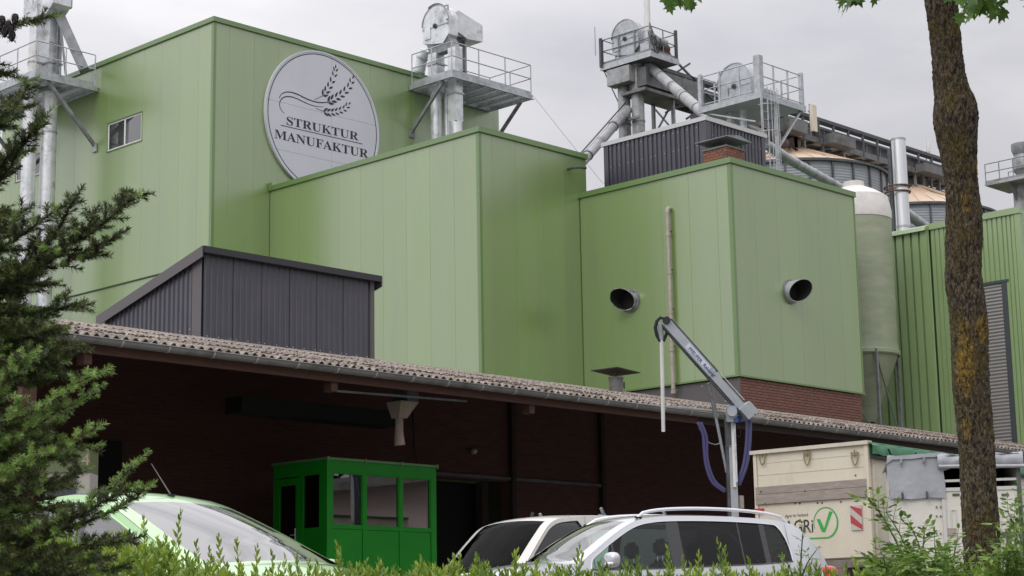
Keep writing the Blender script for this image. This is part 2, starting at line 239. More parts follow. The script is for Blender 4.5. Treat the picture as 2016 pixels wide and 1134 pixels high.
# ------------------------------------------------------------------ builders
ORG = {}
def link(o, parent=None):
    COL.objects.link(o)
    if parent is not None: o.parent = parent
    return o
def tag(o, label=None, cat=None, group=None, kind=None):
    if label: o['label'] = label
    if cat: o['category'] = cat
    if group: o['group'] = group
    if kind: o['kind'] = kind
    return o
def thing(name, label, cat, loc=(0, 0, 0), rotz=0, group=None, local=False):
    o = bpy.data.objects.new(name, None); link(o); o.location = loc; o.rotation_euler = (0, 0, rotz); o.empty_display_size = .2
    tag(o, label, cat, group); ORG[o.name] = Vector((0, 0, 0)) if local else Vector(loc)
    return o
def basis(d, up=(0, 0, 1)):
    d = Vector(d).normalized(); up = Vector(up)
    if abs(d.dot(up)) > .98: up = Vector((1, 0, 0))
    a = d.cross(up).normalized(); return d, a, a.cross(d).normalized()
class MB:
    def __init__(s): s.v = []; s.f = []; s.sm = False
    def add(s, V, F):
        n = len(s.v); s.v += [tuple(p) for p in V]; s.f += [tuple(i+n for i in f) for f in F]; return s
    def box(s, a, b):
        x0, y0, z0 = [min(p, q) for p, q in zip(a, b)]; x1, y1, z1 = [max(p, q) for p, q in zip(a, b)]
        return s.add([(x0, y0, z0), (x1, y0, z0), (x1, y1, z0), (x0, y1, z0), (x0, y0, z1), (x1, y0, z1), (x1, y1, z1), (x0, y1, z1)],
                     [(0, 3, 2, 1), (4, 5, 6, 7), (0, 1, 5, 4), (1, 2, 6, 5), (2, 3, 7, 6), (3, 0, 4, 7)])
    def bar(s, p, q, w, h=None, up=(0, 0, 1)):
        h = h or w; p = Vector(p); q = Vector(q); d, a, u = basis(q-p, up); a = a*w/2; u = u*h/2
        V = [p-a-u, p+a-u, p+a+u, p-a+u, q-a-u, q+a-u, q+a+u, q-a+u]
        return s.add(V, [(0, 1, 2, 3), (7, 6, 5, 4), (0, 4, 5, 1), (1, 5, 6, 2), (2, 6, 7, 3), (3, 7, 4, 0)])
    def cyl(s, p, q, r0, r1=None, n=12, caps=True):
        r1 = r0 if r1 is None else r1; p = Vector(p); q = Vector(q); d, a, u = basis(q-p)
        V = []
        for c, r in ((p, r0), (q, r1)):
            for k in range(n): t = 2*math.pi*k/n; V.append(c+a*(r*math.cos(t))+u*(r*math.sin(t)))
        F = [(k, (k+1) % n, n+(k+1) % n, n+k) for k in range(n)]
        if caps: F += [tuple(range(n))[::-1], tuple(range(n, 2*n))]
        return s.add(V, F)
    def tube(s, pts, r, n=8, caps=True):
        pts = [Vector(p) for p in pts]; rr = r if isinstance(r, (list, tuple)) else [r]*len(pts); V = []; a = None
        for i, p in enumerate(pts):
            d = (pts[min(i+1, len(pts)-1)]-pts[max(i-1, 0)]).normalized()
            if a is None: _, a, u = basis(d)
            else: a = (a-d*a.dot(d)).normalized(); u = a.cross(d)
            for k in range(n): t = 2*math.pi*k/n; V.append(p+a*(rr[i]*math.cos(t))+u*(rr[i]*math.sin(t)))
        F = [(i*n+k, i*n+(k+1) % n, (i+1)*n+(k+1) % n, (i+1)*n+k) for i in range(len(pts)-1) for k in range(n)]
        if caps: F += [tuple(range(n))[::-1], tuple(range((len(pts)-1)*n, len(pts)*n))]
        return s.add(V, F)
    def lathe(s, c, prof, n=32, a0=0, a1=2*math.pi):
        c = Vector(c); full = abs(a1-a0-2*math.pi) < 1e-6; m = n if full else n+1; V = []
        for r, z in prof:
            for k in range(m): t = a0+(a1-a0)*k/n; V.append(c+Vector((r*math.cos(t), r*math.sin(t), z)))
        F = [(i*m+k, i*m+(k+1) % m, (i+1)*m+(k+1) % m, (i+1)*m+k) for i in range(len(prof)-1) for k in range(n)]
        return s.add(V, F)
    def prism(s, pts, d):
        """closed polygon pts (3-D, planar) pushed along vector d"""
        pts = [Vector(p) for p in pts]; n = len(pts); d = Vector(d); V = pts+[p+d for p in pts]
        return s.add(V, [tuple(range(n))[::-1], tuple(range(n, 2*n))]+[(k, (k+1) % n, n+(k+1) % n, n+k) for k in range(n)])
    def build(s, name, m, parent=None, smooth=False, local=False):
        org = ORG[parent.name] if (parent is not None and not local) else Vector((0, 0, 0))
        me = bpy.data.meshes.new(name); me.from_pydata([(x-org.x, y-org.y, z-org.z) for x, y, z in s.v], [], s.f)
        bm = bmesh.new(); bm.from_mesh(me); bmesh.ops.recalc_face_normals(bm, faces=bm.faces); bm.to_mesh(me); bm.free()
        me.materials.append(m)
        if smooth: shade(me, smooth)
        o = bpy.data.objects.new(name, me); link(o, parent); ORG[o.name] = org
        return o
def shade(me, ang=True):
    me.polygons.foreach_set('use_smooth', [True]*len(me.polygons))
    try: me.set_sharp_from_angle(angle=R(40 if ang is True else ang))
    except Exception: pass
def single(mb, name, m, label, cat, group=None, kind=None, smooth=False):
    """a thing that is one mesh, its origin at the middle of its base"""
    xs, ys, zs = zip(*mb.v); c = Vector(((min(xs)+max(xs))/2, (min(ys)+max(ys))/2, min(zs)))
    mb.v = [(x-c.x, y-c.y, z-c.z) for x, y, z in mb.v]
    o = mb.build(name, m, None, smooth); o.location = c; tag(o, label, cat, group, kind); ORG[o.name] = c
    return o
def clone(o, parent, loc, rot=None):
    c = o.copy(); link(c, parent); c.location = loc
    if rot: c.rotation_euler = rot
    ORG[c.name] = ORG.get(o.name, Vector())
    return c
def copy_tree(o, parent=None):
    c = o.copy(); link(c, parent); ORG[c.name] = ORG.get(o.name, Vector())
    for ch in list(o.children): copy_tree(ch, c)
    return c
def np_mesh(name, V, F, m, parent=None, smooth=False, mats=None, midx=None):
    """many faces with the same corner count, fast"""
    V = np.asarray(V, np.float32).reshape(-1, 3); F = np.asarray(F, np.int32); k = F.shape[1]
    org = ORG[parent.name] if parent is not None else Vector((0, 0, 0))
    V = V-np.array(org, np.float32)
    me = bpy.data.meshes.new(name); me.vertices.add(len(V)); me.vertices.foreach_set('co', V.ravel())
    me.loops.add(F.size); me.loops.foreach_set('vertex_index', F.ravel()); me.polygons.add(len(F))
    me.polygons.foreach_set('loop_start', np.arange(0, F.size, k, dtype=np.int32))
    me.update(calc_edges=True)
    me.materials.append(m)
    if mats:
        for q in mats: me.materials.append(q)
        me.polygons.foreach_set('material_index', np.asarray(midx, np.int32))
    if smooth: me.polygons.foreach_set('use_smooth', [True]*len(F))
    me.validate(); o = bpy.data.objects.new(name, me); link(o, parent); ORG[o.name] = org
    return o
def text_geo(body, size=1.0, font=None, spacing=1.0, shear=0, off=0):
    c = bpy.data.curves.new('t', 'FONT'); c.body = body; c.size = size; c.space_character = spacing; c.resolution_u = 3; c.shear = shear; c.offset = off
    o = bpy.data.objects.new('t', c); COL.objects.link(o); bpy.context.view_layer.update()
    me = bpy.data.meshes.new_from_object(o.evaluated_get(bpy.context.evaluated_depsgraph_get()))
    V = [tuple(v.co[:2]) for v in me.vertices]; F = [tuple(p.vertices) for p in me.polygons]
    bpy.data.objects.remove(o); bpy.data.meshes.remove(me); bpy.data.curves.remove(c)
    return V, F
def put_text(body, size, o, u, v, m, parent, name='lettering', off=0, spacing=1.0, shear=0, sx=1.0):
    V, F = text_geo(body, size, spacing=spacing, shear=shear, off=off); mb = MB(); u = Vector(u); v = Vector(v); o = Vector(o); n = u.cross(v).normalized()
    mb.add([o+u*(x*sx)+v*y for x, y in V], F)
    # give the letters a little body
    k = len(V); mb.add([o+u*(x*sx)+v*y-n*.0015 for x, y in V], [f[::-1] for f in F])
    org = ORG[parent.name]; me = bpy.data.meshes.new(name); me.from_pydata([tuple(Vector(p)-org) for p in mb.v], [], mb.f); me.materials.append(m)
    ob = bpy.data.objects.new(name, me); link(ob, parent); ORG[ob.name] = org
    return ob
GL = {"S":{"v":[43,-11,43,158,62,158,75,113,91,77,111,50,136,30,164,19,197,15,220,17,241,24,257,36,269,51,276,69,279,89,273,117,255,140,225,160,163,191,127,210,99,231,77,253,62,276,53,302,50,332,52,358,57,381,67,403,80,421,96,437,115,449,136,459,160,464,185,466,199,466,213,464,229,461,246,458,264,453,282,448,286,447,289,446,291,446,294,445,297,445,300,445,310,447,317,454,320,466,339,466,339,319,322,319,315,343,305,365,293,385,280,402,265,417,248,429,231,438,213,443,194,445,173,443,155,437,140,426,128,413,122,398,120,380,121,364,127,349,137,336,151,325,168,314,189,303,253,273,279,260,300,247,317,233,331,219,342,204,350,188,355,171,358,153,359,133,357,106,350,80,339,58,323,38,304,21,281,8,254,-2,225,-8,192,-10,181,-10,170,-9,158,-8,147,-6,136,-3,126,1,115,4,106,7,98,9,92,11,88,12,85,12,78,12,73,10,69,7,66,3,64,-3,61,-11],"f":[32,34,33,47,49,48,47,50,49,32,35,34,31,35,32,31,36,35,31,37,36,30,37,31,30,38,37,46,50,47,30,39,38,29,60,30,60,39,30,60,40,39,60,41,40,45,50,46,60,42,41,60,43,42,60,44,43,60,45,44,29,61,60,59,45,60,59,58,45,58,57,45,57,56,45,56,55,45,55,54,45,54,50,45,29,62,61,28,62,29,28,63,62,28,64,63,27,64,28,27,65,64,26,65,27,26,66,65,53,50,54,25,66,26,25,67,66,52,50,53,25,68,67,24,68,25,24,69,68,51,50,52,24,70,69,23,70,24,23,71,70,23,72,71,23,73,72,22,73,23,21,73,22,21,74,73,21,75,74,20,75,21,20,76,75,20,77,76,19,77,20,19,78,77,18,78,19,18,79,78,17,79,18,17,80,79,17,81,80,16,81,17,0,2,1,0,3,2,16,82,81,15,82,16,15,83,82,14,83,15,0,4,3,14,84,83,13,84,14,13,85,84,0,5,4,12,85,13,12,86,85,11,86,12,0,105,5,105,6,5,11,87,86,10,87,11,105,104,6,104,103,6,103,7,6,9,87,10,9,88,87,103,8,7,8,88,9,103,88,8,102,88,103,101,88,102,100,88,101,0,106,105,99,88,100,99,89,88,98,89,99,0,107,106,97,89,98,0,108,107,96,89,97,96,90,89,95,90,96,0,109,108,94,90,95,93,90,94,93,91,90,92,91,93],"a":391},"T":{"v":[92,0,92,17,114,19,130,23,142,31,150,42,154,59,156,81,156,433,149,433,116,430,88,420,65,403,47,380,35,352,29,318,11,318,11,455,410,455,410,317,394,317,375,382,333,420,269,433,263,433,263,81,265,58,269,41,276,30,288,23,305,19,328,17,328,0],"f":[16,13,17,13,12,17,12,11,17,11,10,17,10,9,17,9,18,17,9,24,18,24,23,18,23,22,18,22,21,18,21,19,18,8,24,9,7,24,8,7,25,24,20,19,21,16,14,13,16,15,14,6,25,7,6,26,25,5,26,6,5,27,26,4,27,5,4,28,27,3,28,4,3,29,28,2,29,3,2,30,29,1,30,2,1,31,30,0,31,1,0,32,31],"a":424},"R":{"v":[15,0,15,17,36,20,52,24,62,32,69,43,73,59,75,81,75,379,73,398,69,413,62,424,51,431,36,436,16,439,16,455,217,455,278,452,329,442,367,426,395,403,412,372,417,334,406,285,372,248,315,224,432,50,439,40,446,32,452,26,459,21,468,18,478,17,480,17,480,0,338,0,201,212,182,212,182,81,183,59,187,43,194,32,205,24,221,20,242,17,242,0,182,234,203,234,235,236,261,245,280,258,293,278,301,304,304,336,295,389,268,421,224,431,209,430,197,427,190,422,185,414,183,402,182,385],"f":[14,16,15,14,17,16,14,18,17,14,56,18,56,19,18,13,56,14,12,56,13,12,57,56,55,19,56,11,57,12,11,58,57,11,59,58,55,20,19,10,59,11,10,60,59,54,20,55,10,61,60,9,61,10,54,21,20,9,62,61,8,62,9,53,21,54,8,46,62,7,46,8,53,22,21,52,22,53,52,23,22,51,23,52,51,24,23,50,24,51,49,24,50,49,25,24,48,25,49,47,25,48,7,37,46,37,47,46,37,25,47,37,36,25,36,26,25,7,38,37,35,26,36,6,38,7,6,39,38,5,39,6,5,40,39,35,27,26,4,40,5,4,41,40,35,28,27,35,29,28,3,41,4,3,42,41,35,30,29,3,43,42,2,43,3,35,31,30,2,44,43,1,44,2,35,32,31,0,44,1,0,45,44,35,33,32,35,34,33],"a":473},"U":{"v":[248,-13,192,-8,147,6,114,29,91,61,78,103,73,155,73,379,72,398,68,413,61,424,50,431,35,436,15,439,15,455,240,455,240,439,225,437,213,435,202,432,195,428,189,422,185,415,183,406,181,394,181,379,181,140,183,104,191,74,203,51,221,35,245,25,275,22,340,37,379,83,392,159,392,378,391,398,387,413,379,423,368,431,351,436,328,439,328,455,474,455,474,439,456,435,442,429,433,421,427,411,424,396,422,378,422,181,418,118,403,69,380,32,346,7,302,-8],"f":[13,15,14,13,16,15,42,44,43,42,45,44,12,16,13,12,17,16,41,45,42,41,46,45,12,18,17,11,18,12,40,46,41,40,47,46,11,19,18,11,20,19,10,20,11,39,47,40,39,48,47,10,21,20,9,21,10,38,48,39,9,22,21,38,49,48,9,23,22,8,23,9,37,49,38,37,50,49,8,24,23,7,24,8,36,50,37,36,51,50,7,25,24,6,25,7,6,26,25,35,51,36,35,52,51,35,53,52,34,53,35,5,26,6,5,27,26,34,54,53,5,28,27,4,28,5,33,54,34,4,29,28,33,55,54,3,29,4,3,30,29,32,55,33,3,31,30,32,56,55,2,31,3,2,32,31,2,56,32,2,57,56,1,57,2,1,0,57],"a":493},"K":{"v":[16,0,16,17,37,20,53,24,63,32,70,43,74,59,75,81,75,379,74,398,70,413,63,424,52,432,37,436,17,439,17,455,242,455,242,439,227,437,215,435,205,432,197,428,191,422,187,415,185,406,183,394,183,379,183,234,321,373,336,391,345,406,349,418,342,430,323,436,291,439,291,455,486,455,486,439,477,439,436,430,392,404,345,361,271,285,463,46,471,37,479,30,487,25,496,21,506,19,519,17,519,0,281,0,281,17,290,18,298,18,306,18,312,19,318,20,322,21,328,24,332,29,334,34,332,42,326,53,316,66,199,214,183,198,183,81,184,59,188,43,195,32,205,24,221,20,242,17,242,0],"f":[14,16,15,14,17,16,34,36,35,34,37,36,13,17,14,13,18,17,33,38,34,38,37,34,33,39,38,13,19,18,12,19,13,32,39,33,12,20,19,12,21,20,11,21,12,32,40,39,31,40,32,11,22,21,10,22,11,10,23,22,30,40,31,10,24,23,9,24,10,9,25,24,29,40,30,29,41,40,8,25,9,8,26,25,28,41,29,7,26,8,7,27,26,27,41,28,27,42,41,27,43,42,7,66,27,66,65,27,65,43,27,64,43,65,7,67,66,6,67,7,6,68,67,63,43,64,5,68,6,5,69,68,62,43,63,62,44,43,4,69,5,4,70,69,61,44,62,61,45,44,60,45,61,3,70,4,3,71,70,60,46,45,59,46,60,59,47,46,58,47,59,3,72,71,2,72,3,58,48,47,57,48,58,2,73,72,1,73,2,56,48,57,55,48,56,55,49,48,54,49,55,53,49,54,52,49,53,0,73,1,0,74,73,51,49,52,51,50,49],"a":510},"M":{"v":[14,0,14,17,34,20,50,24,61,32,69,43,74,58,75,79,75,382,75,396,73,407,71,416,66,423,61,428,53,432,43,435,30,437,15,439,15,455,185,455,317,142,449,455,617,455,617,439,598,436,583,430,573,423,566,412,561,397,560,378,560,85,561,68,562,54,565,43,569,34,574,28,582,23,591,20,602,18,617,17,617,0,396,0,396,17,410,19,423,22,433,25,440,29,446,36,450,44,453,54,454,68,455,83,455,399,288,0,270,0,105,389,105,80,107,57,112,41,120,30,131,23,148,19,169,17,169,0],"f":[17,19,18,17,16,19,16,15,19,15,14,19,14,13,19,13,55,19,55,20,19,20,52,21,52,22,21,52,24,22,24,23,22,52,25,24,52,26,25,12,55,13,52,27,26,11,55,12,10,55,11,52,28,27,9,55,10,20,53,52,51,28,52,51,29,28,8,55,9,8,56,55,54,20,55,7,56,8,51,30,29,54,53,20,51,31,30,50,31,51,7,57,56,6,57,7,50,32,31,49,32,50,5,57,6,5,58,57,48,32,49,48,33,32,47,33,48,47,34,33,4,58,5,4,59,58,46,34,47,46,35,34,3,59,4,3,60,59,45,35,46,45,36,35,44,36,45,2,60,3,44,37,36,2,61,60,43,37,44,43,38,37,1,61,2,42,38,43,1,62,61,42,39,38,0,62,1,0,63,62,41,39,42,41,40,39],"a":634},"A":{"v":[-9,0,-9,18,4,19,14,24,24,30,32,41,41,55,49,75,206,466,224,465,384,87,394,65,403,47,411,34,420,25,430,20,443,18,443,0,229,0,229,18,259,21,277,30,283,46,282,54,279,66,273,81,253,132,103,132,79,71,77,67,76,63,76,59,75,54,75,51,75,48,80,32,96,21,124,18,128,18,128,0,113,161,242,161,177,319],"f":[7,9,8,7,42,9,42,10,9,7,40,42,41,10,42,7,27,40,27,41,40,27,26,41,26,10,41,7,28,27,25,10,26,25,11,10,24,11,25,6,28,7,6,29,28,6,30,29,23,11,24,23,12,11,6,31,30,6,32,31,5,32,6,5,33,32,22,12,23,5,34,33,5,35,34,22,13,12,21,13,22,4,35,5,21,14,13,4,36,35,20,14,21,3,36,4,20,15,14,2,36,3,2,37,36,19,15,20,19,16,15,1,37,2,0,37,1,0,38,37,0,39,38,18,16,19,18,17,16],"a":437},"N":{"v":[403,-11,107,350,107,79,108,57,112,42,119,31,129,24,145,20,167,17,167,0,18,0,18,17,33,18,45,20,54,23,61,27,67,33,71,41,74,51,75,64,76,79,76,388,56,412,43,427,36,433,31,435,25,437,18,439,18,455,156,455,391,169,391,377,390,392,389,404,386,414,382,421,376,427,369,431,359,435,346,437,331,439,331,455,480,455,480,439,459,436,443,432,433,425,427,414,423,398,422,377,422,-11],"f":[27,29,28,27,26,29,26,25,29,25,24,29,24,30,29,40,42,41,40,43,42,39,43,40,39,44,43,38,44,39,38,45,44,37,45,38,23,30,24,37,46,45,36,46,37,35,46,36,22,30,23,35,47,46,34,47,35,33,47,34,33,48,47,21,30,22,32,48,33,32,49,48,31,49,32,20,1,21,1,30,21,30,49,31,30,50,49,20,2,1,0,30,1,0,50,30,19,2,20,19,3,2,18,3,19,18,4,3,17,4,18,17,5,4,16,5,17,15,5,16,15,6,5,14,6,15,14,7,6,13,7,14,12,7,13,12,8,7,11,8,12,10,8,11,10,9,8],"a":493},"F":{"v":[15,0,15,17,36,20,52,26,62,34,69,45,73,62,75,84,75,375,73,396,69,412,61,423,50,430,35,435,14,439,14,455,394,455,394,320,377,320,372,345,365,367,355,385,343,400,328,412,310,420,288,426,261,430,230,431,218,431,208,430,200,429,194,428,189,425,186,421,184,416,182,408,182,398,182,247,190,247,217,250,239,257,256,270,269,289,278,314,284,347,302,347,302,118,285,118,279,154,269,181,257,200,239,213,217,221,189,224,182,224,182,81,183,66,185,53,188,43,193,34,200,28,210,24,222,20,238,18,257,17,257,0],"f":[14,16,15,14,27,16,27,26,16,26,25,16,25,24,16,24,23,16,23,22,16,22,21,16,21,17,16,13,27,14,12,27,13,12,28,27,12,29,28,12,30,29,11,30,12,11,31,30,11,32,31,11,33,32,10,33,11,10,34,33,10,35,34,9,35,10,9,36,35,9,37,36,8,37,9,20,17,21,7,37,8,19,17,20,43,45,44,43,46,45,18,17,19,42,46,43,41,46,42,40,46,41,39,50,40,50,49,40,49,46,40,38,51,39,51,50,39,7,38,37,7,54,38,54,53,38,53,52,38,52,51,38,7,55,54,48,46,49,47,46,48,6,55,7,6,56,55,6,57,56,5,57,6,5,58,57,4,58,5,4,59,58,4,60,59,3,60,4,3,61,60,2,61,3,2,62,61,1,62,2,1,63,62,1,64,63,0,64,1,0,65,64],"a":404}}
# ------------------------------------------------------------------ ground
def ground():
    # one sheet: road level by the camera, a short bank up to the yard, then level to the horizon
    prof = [(-300, -1.45), (5.2, -1.45), (6.2, -1.25), (7.0, -.55), (7.8, -.20), (9, -.16), (16.0, -.16), (18.6, 0), (60, 0), (600, 0), (1500, 0)]
    mb = MB(); lat = [-1500, -200, -60, -20, 0, 20, 60, 200, 1500]; V = [tuple(FH*d+RH*l+Vector((0, 0, z))) for d, z in prof for l in lat]; n = len(lat)
    mb.add(V, [(i*n+j, i*n+j+1, (i+1)*n+j+1, (i+1)*n+j) for i in range(len(prof)-1) for j in range(n-1)])
    tag(mb.build('ground', M['verge']), kind='structure')
    def strip(name, m, d0, d1, z, l0=-120, l1=160):
        mb = MB(); mb.add([tuple(FH*d+RH*l+Vector((0, 0, z))) for d, l in ((d0, l0), (d0, l1), (d1, l1), (d1, l0))], [(0, 1, 2, 3)]); return tag(mb.build(name, m), kind='structure')
    strip('road', M['asphalt'], -4.5, 2.2, -1.446)
    mb = MB(); p = [FH*2.2+RH*-120, FH*2.35+RH*-120, FH*2.35+RH*160, FH*2.2+RH*160]
    mb.prism([q+Vector((0, 0, -1.5)) for q in p], (0, 0, .17)); tag(mb.build('kerb', M['concrete']), kind='structure')
    strip('pavement', M['concrete'], 2.35, 4.4, -1.34)
    mb = MB(); pr = [(9.6, -.156), (16.0, -.156), (18.6, .004), (70, .004)]
    mb.add([tuple(FH*d+RH*l+Vector((0, 0, z))) for d, z in pr for l in (-120, 160)], [(2*i, 2*i+1, 2*i+3, 2*i+2) for i in range(3)]); tag(mb.build('yard', M['yardpave']), kind='structure')
ground()
# ------------------------------------------------------------------ cladding helpers
def panel_piece(mb, ax, fixed, s0, s1, z0, z1, t=.05, c=.003, rib=True):
    """flat coated panel with chamfered long edges; ax 'X' = wall facing -X, 'Y' = wall facing -Y"""
    pr = [(s0+.0022, t), (s0+.0022, c*.8), (s0+.0022+c, 0)]
    if rib and s1-s0 > .6:
        k = 3
        for i in range(1, k+1):
            q = s0+(s1-s0)*i/(k+1); pr += [(q-.012, 0), (q-.006, .0015), (q+.006, .0015), (q+.012, 0)]
    pr += [(s1-.0022-c, 0), (s1-.0022, c*.8), (s1-.0022, t)]
    P = [((fixed+d, s, z0) if ax == 'X' else (s, fixed+d, z0)) for s, d in pr]
    mb.prism(P, (0, 0, z1-z0))
def cladding(parent, ax, fixed, s0, s1, z0, z1, first, w=1.0, m='panel', holes=(), name='wall_panel', t=.05, rib=True):
    """a row of panels from s0 towards s1 (first = width of the first piece)"""
    edges = [s0]; sg = 1 if s1 > s0 else -1; x = s0+sg*first
    while (s1-x)*sg > .08: edges.append(x); x += sg*w
    edges.append(s1); proto = None
    for a, b in zip(edges, edges[1:]):
        lo, hi = min(a, b), max(a, b); cut = [h for h in holes if h[0] < hi-.01 and h[1] > lo+.01]
        if abs((hi-lo)-w) < 1e-6 and not cut:
            if proto is None:
                mb = MB(); panel_piece(mb, ax, fixed, lo, hi, z0, z1, t, rib=rib); proto = mb.build(name, M[m], parent); proto['s'] = lo; base = lo; del proto['s']
            else:
                d = (0, lo-base, 0) if ax == 'X' else (lo-base, 0, 0)
                clone(proto, parent, d)
        else:
            mb = MB()
            if cut:
                h = cut[0]
                if h[0] > lo+.02: panel_piece(mb, ax, fixed, lo, h[0], h[2], h[3], t, rib=False)
                if h[1] < hi-.02: panel_piece(mb, ax, fixed, h[1], hi, h[2], h[3], t, rib=False)
                panel_piece(mb, ax, fixed, lo, hi, z0, h[2], t, rib=False); panel_piece(mb, ax, fixed, lo, hi, h[3], z1, t, rib=False)
            else: panel_piece(mb, ax, fixed, lo, hi, z0, z1, t, rib=rib)
            mb.build(name, M[m], parent)
def ribbed(parent, ax, fixed, s0, s1, z0, ztop, m, pitch, depth, sheet, name='ribbed_sheet', crest=.45, screws=None, slope=.10):
    """trapezoid sheets side by side; ztop may be a function of s; ribs stand proud towards the road"""
    zt = ztop if callable(ztop) else (lambda s: ztop)
    n = max(1, round((s1-s0)/sheet)); W = (s1-s0)/n
    for k in range(n):
        a = s0+k*W; b = a+W; nr = max(1, round(W/pitch)); p = W/nr; pts = []
        for i in range(nr):
            q = a+i*p; f = p*(1-crest)/2; sl = p*slope
            pts += [(q+.001 if i == 0 else q, 0), (q+f-sl, 0), (q+f, depth), (q+p-f, depth), (q+p-f+sl, 0)]
        pts.append((b-.012, 0)); mb = MB(); V = []; F = []; j = (k % 2)*.003
        for s, d in pts:
            dd = fixed-d-j
            for z in (z0, zt(s)): V.append((dd, s, z) if ax == 'X' else (s, dd, z))
        m_ = len(pts)
        F += [(2*i, 2*i+2, 2*i+3, 2*i+1) for i in range(m_-1)]
        # back side of the sheet, 12 mm behind
        n0 = len(V)
        for s in (a, b):
            for z in (z0, zt(s)): V.append((fixed+.02, s, z) if ax == 'X' else (s, fixed+.02, z))
        F += [(n0, n0+1, n0+3, n0+2), (0, 1, n0+1, n0), (2*m_-2, n0+2, n0+3, 2*m_-1)]
        mb.add(V, F); sh = mb.build(name, M[m], parent)
        if screws:
            sb = MB()
            for zz in screws:
                for i in range(0, nr, 2):
                    s = a+(i+.5)*p+random.uniform(-.01, .01); z = zz(s) if callable(zz) else zz
                    q = (fixed-depth-j, s, z) if ax == 'X' else (s, fixed-depth-j, z)
                    e = (q[0]-.012, q[1], q[2]) if ax == 'X' else (q[0], q[1]-.012, q[2])
                    sb.cyl(q, e, .014, n=6)
            o = sb.build('screw_heads', M['screw'], sh); o['kind'] = 'stuff'
def roof_trim(parent, x0, x1, y0, y1, z, h=.16, out=.05, m='panel_trim', name='roof_trim', w=.25):
    """flashing along the two walls that face the road, with a drip edge and a shadow joint below"""
    a = MB(); a.box((x0-out, y0-out, z-h), (x0+w, y1+out, z)); a.build(name, M[m], parent)
    b = MB(); b.box((x0+w+.002, y0-out, z-h), (x1+out, y0+w, z)); b.build(name, M[m], parent)
    c = MB(); c.box((x0-out-.018, y0-out-.018, z-h-.004), (x0-out+.02, y1+out, z-h+.025)); c.box((x0-out+.022, y0-out-.018, z-h-.004), (x1+out, y0-out+.02, z-h+.025)); c.build('drip_edge', M[m], parent)
def core(parent, x0, x1, y0, y1, z0, z1, m='groove', name='inner_wall'):
    mb = MB(); mb.box((x0, y0, z0), (x1, y1, z1)); return mb.build(name, M[m], parent)
# ------------------------------------------------------------------ tall green hall
TX, TY, TZ = 34.1, 46.02, 20.05
def tall_hall():
    t = thing('tall_hall', 'tallest green clad hall carrying the round wheat ear sign', 'building', (TX, TY, 0))
    wins = [(49.9, 51.87, 16.77, 17.74), (56.03, 57.66, 16.80, 17.55)]
    cladding(t, 'X', TX, TY+.02, 58.7, 12.12, TZ-.14, .76, 1.01, holes=wins, rib=False)
    cladding(t, 'X', TX+.03, TY+.03, 58.7, 5, 12.11, .76, 1.01, rib=False)
    cladding(t, 'Y', TY, TX+.02, 46.97, 5, TZ-.14, .6, 1.0, rib=False)
    core(t, TX+.045, 46.95, TY+.045, 58.68, 0, TZ-.1)
    roof_trim(t, TX, 46.97, TY, 58.7, TZ)
    c = MB(); c.box((TX-.012, TY-.012, 5), (TX+.09, TY+.018, TZ-.17)); c.box((TX-.012, TY+.02, 5), (TX+.018, TY+.11, TZ-.17)); c.build('corner_trim', M['panel_trim'], t)
    s = MB(); s.box((TX-.02, TY+.1, 12.085), (TX+.03, 58.7, 12.118)); s.build('joint_flashing', M['groove'], t)
    for (y0, y1, z0, z1) in wins:
        f = MB(); X = TX+.012
        fw = .055
        f.box((X, y0, z0), (X+.07, y1, z0+fw)); f.box((X, y0, z1-fw), (X+.07, y1, z1)); f.box((X, y0, z0+fw), (X+.07, y0+fw, z1-fw)); f.box((X, y1-fw, z0+fw), (X+.07, y1, z1-fw))
        ym = (y0+y1)/2; f.box((X, ym-.035, z0+fw), (X+.07, ym+.035, z1-fw)); fr = f.build('window', M['white'], t)
        for a, b in ((y0+fw, ym-.035), (ym+.035, y1-fw)):
            g = MB(); g.box((X+.014, a, z0+fw), (X+.018, b, z1-fw)); g.build('pane', M['glass_sky'], fr)
        l = MB(); l.box((TX-.03, y0-.03, z1), (TX+.05, y1+.03, z1+.03)); l.box((TX-.03, y0-.03, z0-.03), (TX+.05, y1+.03, z0)); l.box((TX-.01, y0-.03, z0), (TX+.05, y0, z1)); l.box((TX-.01, y1, z0), (TX+.05, y1+.03, z1)); l.build('window_trim', M['panel_trim'], fr)
        bk = MB(); bk.box((TX+.0385, y0+.01, z0+.01), (TX+.0435, y1-.01, z1-.01)); bk.build('reveal', M['void'], fr)
tall_hall()
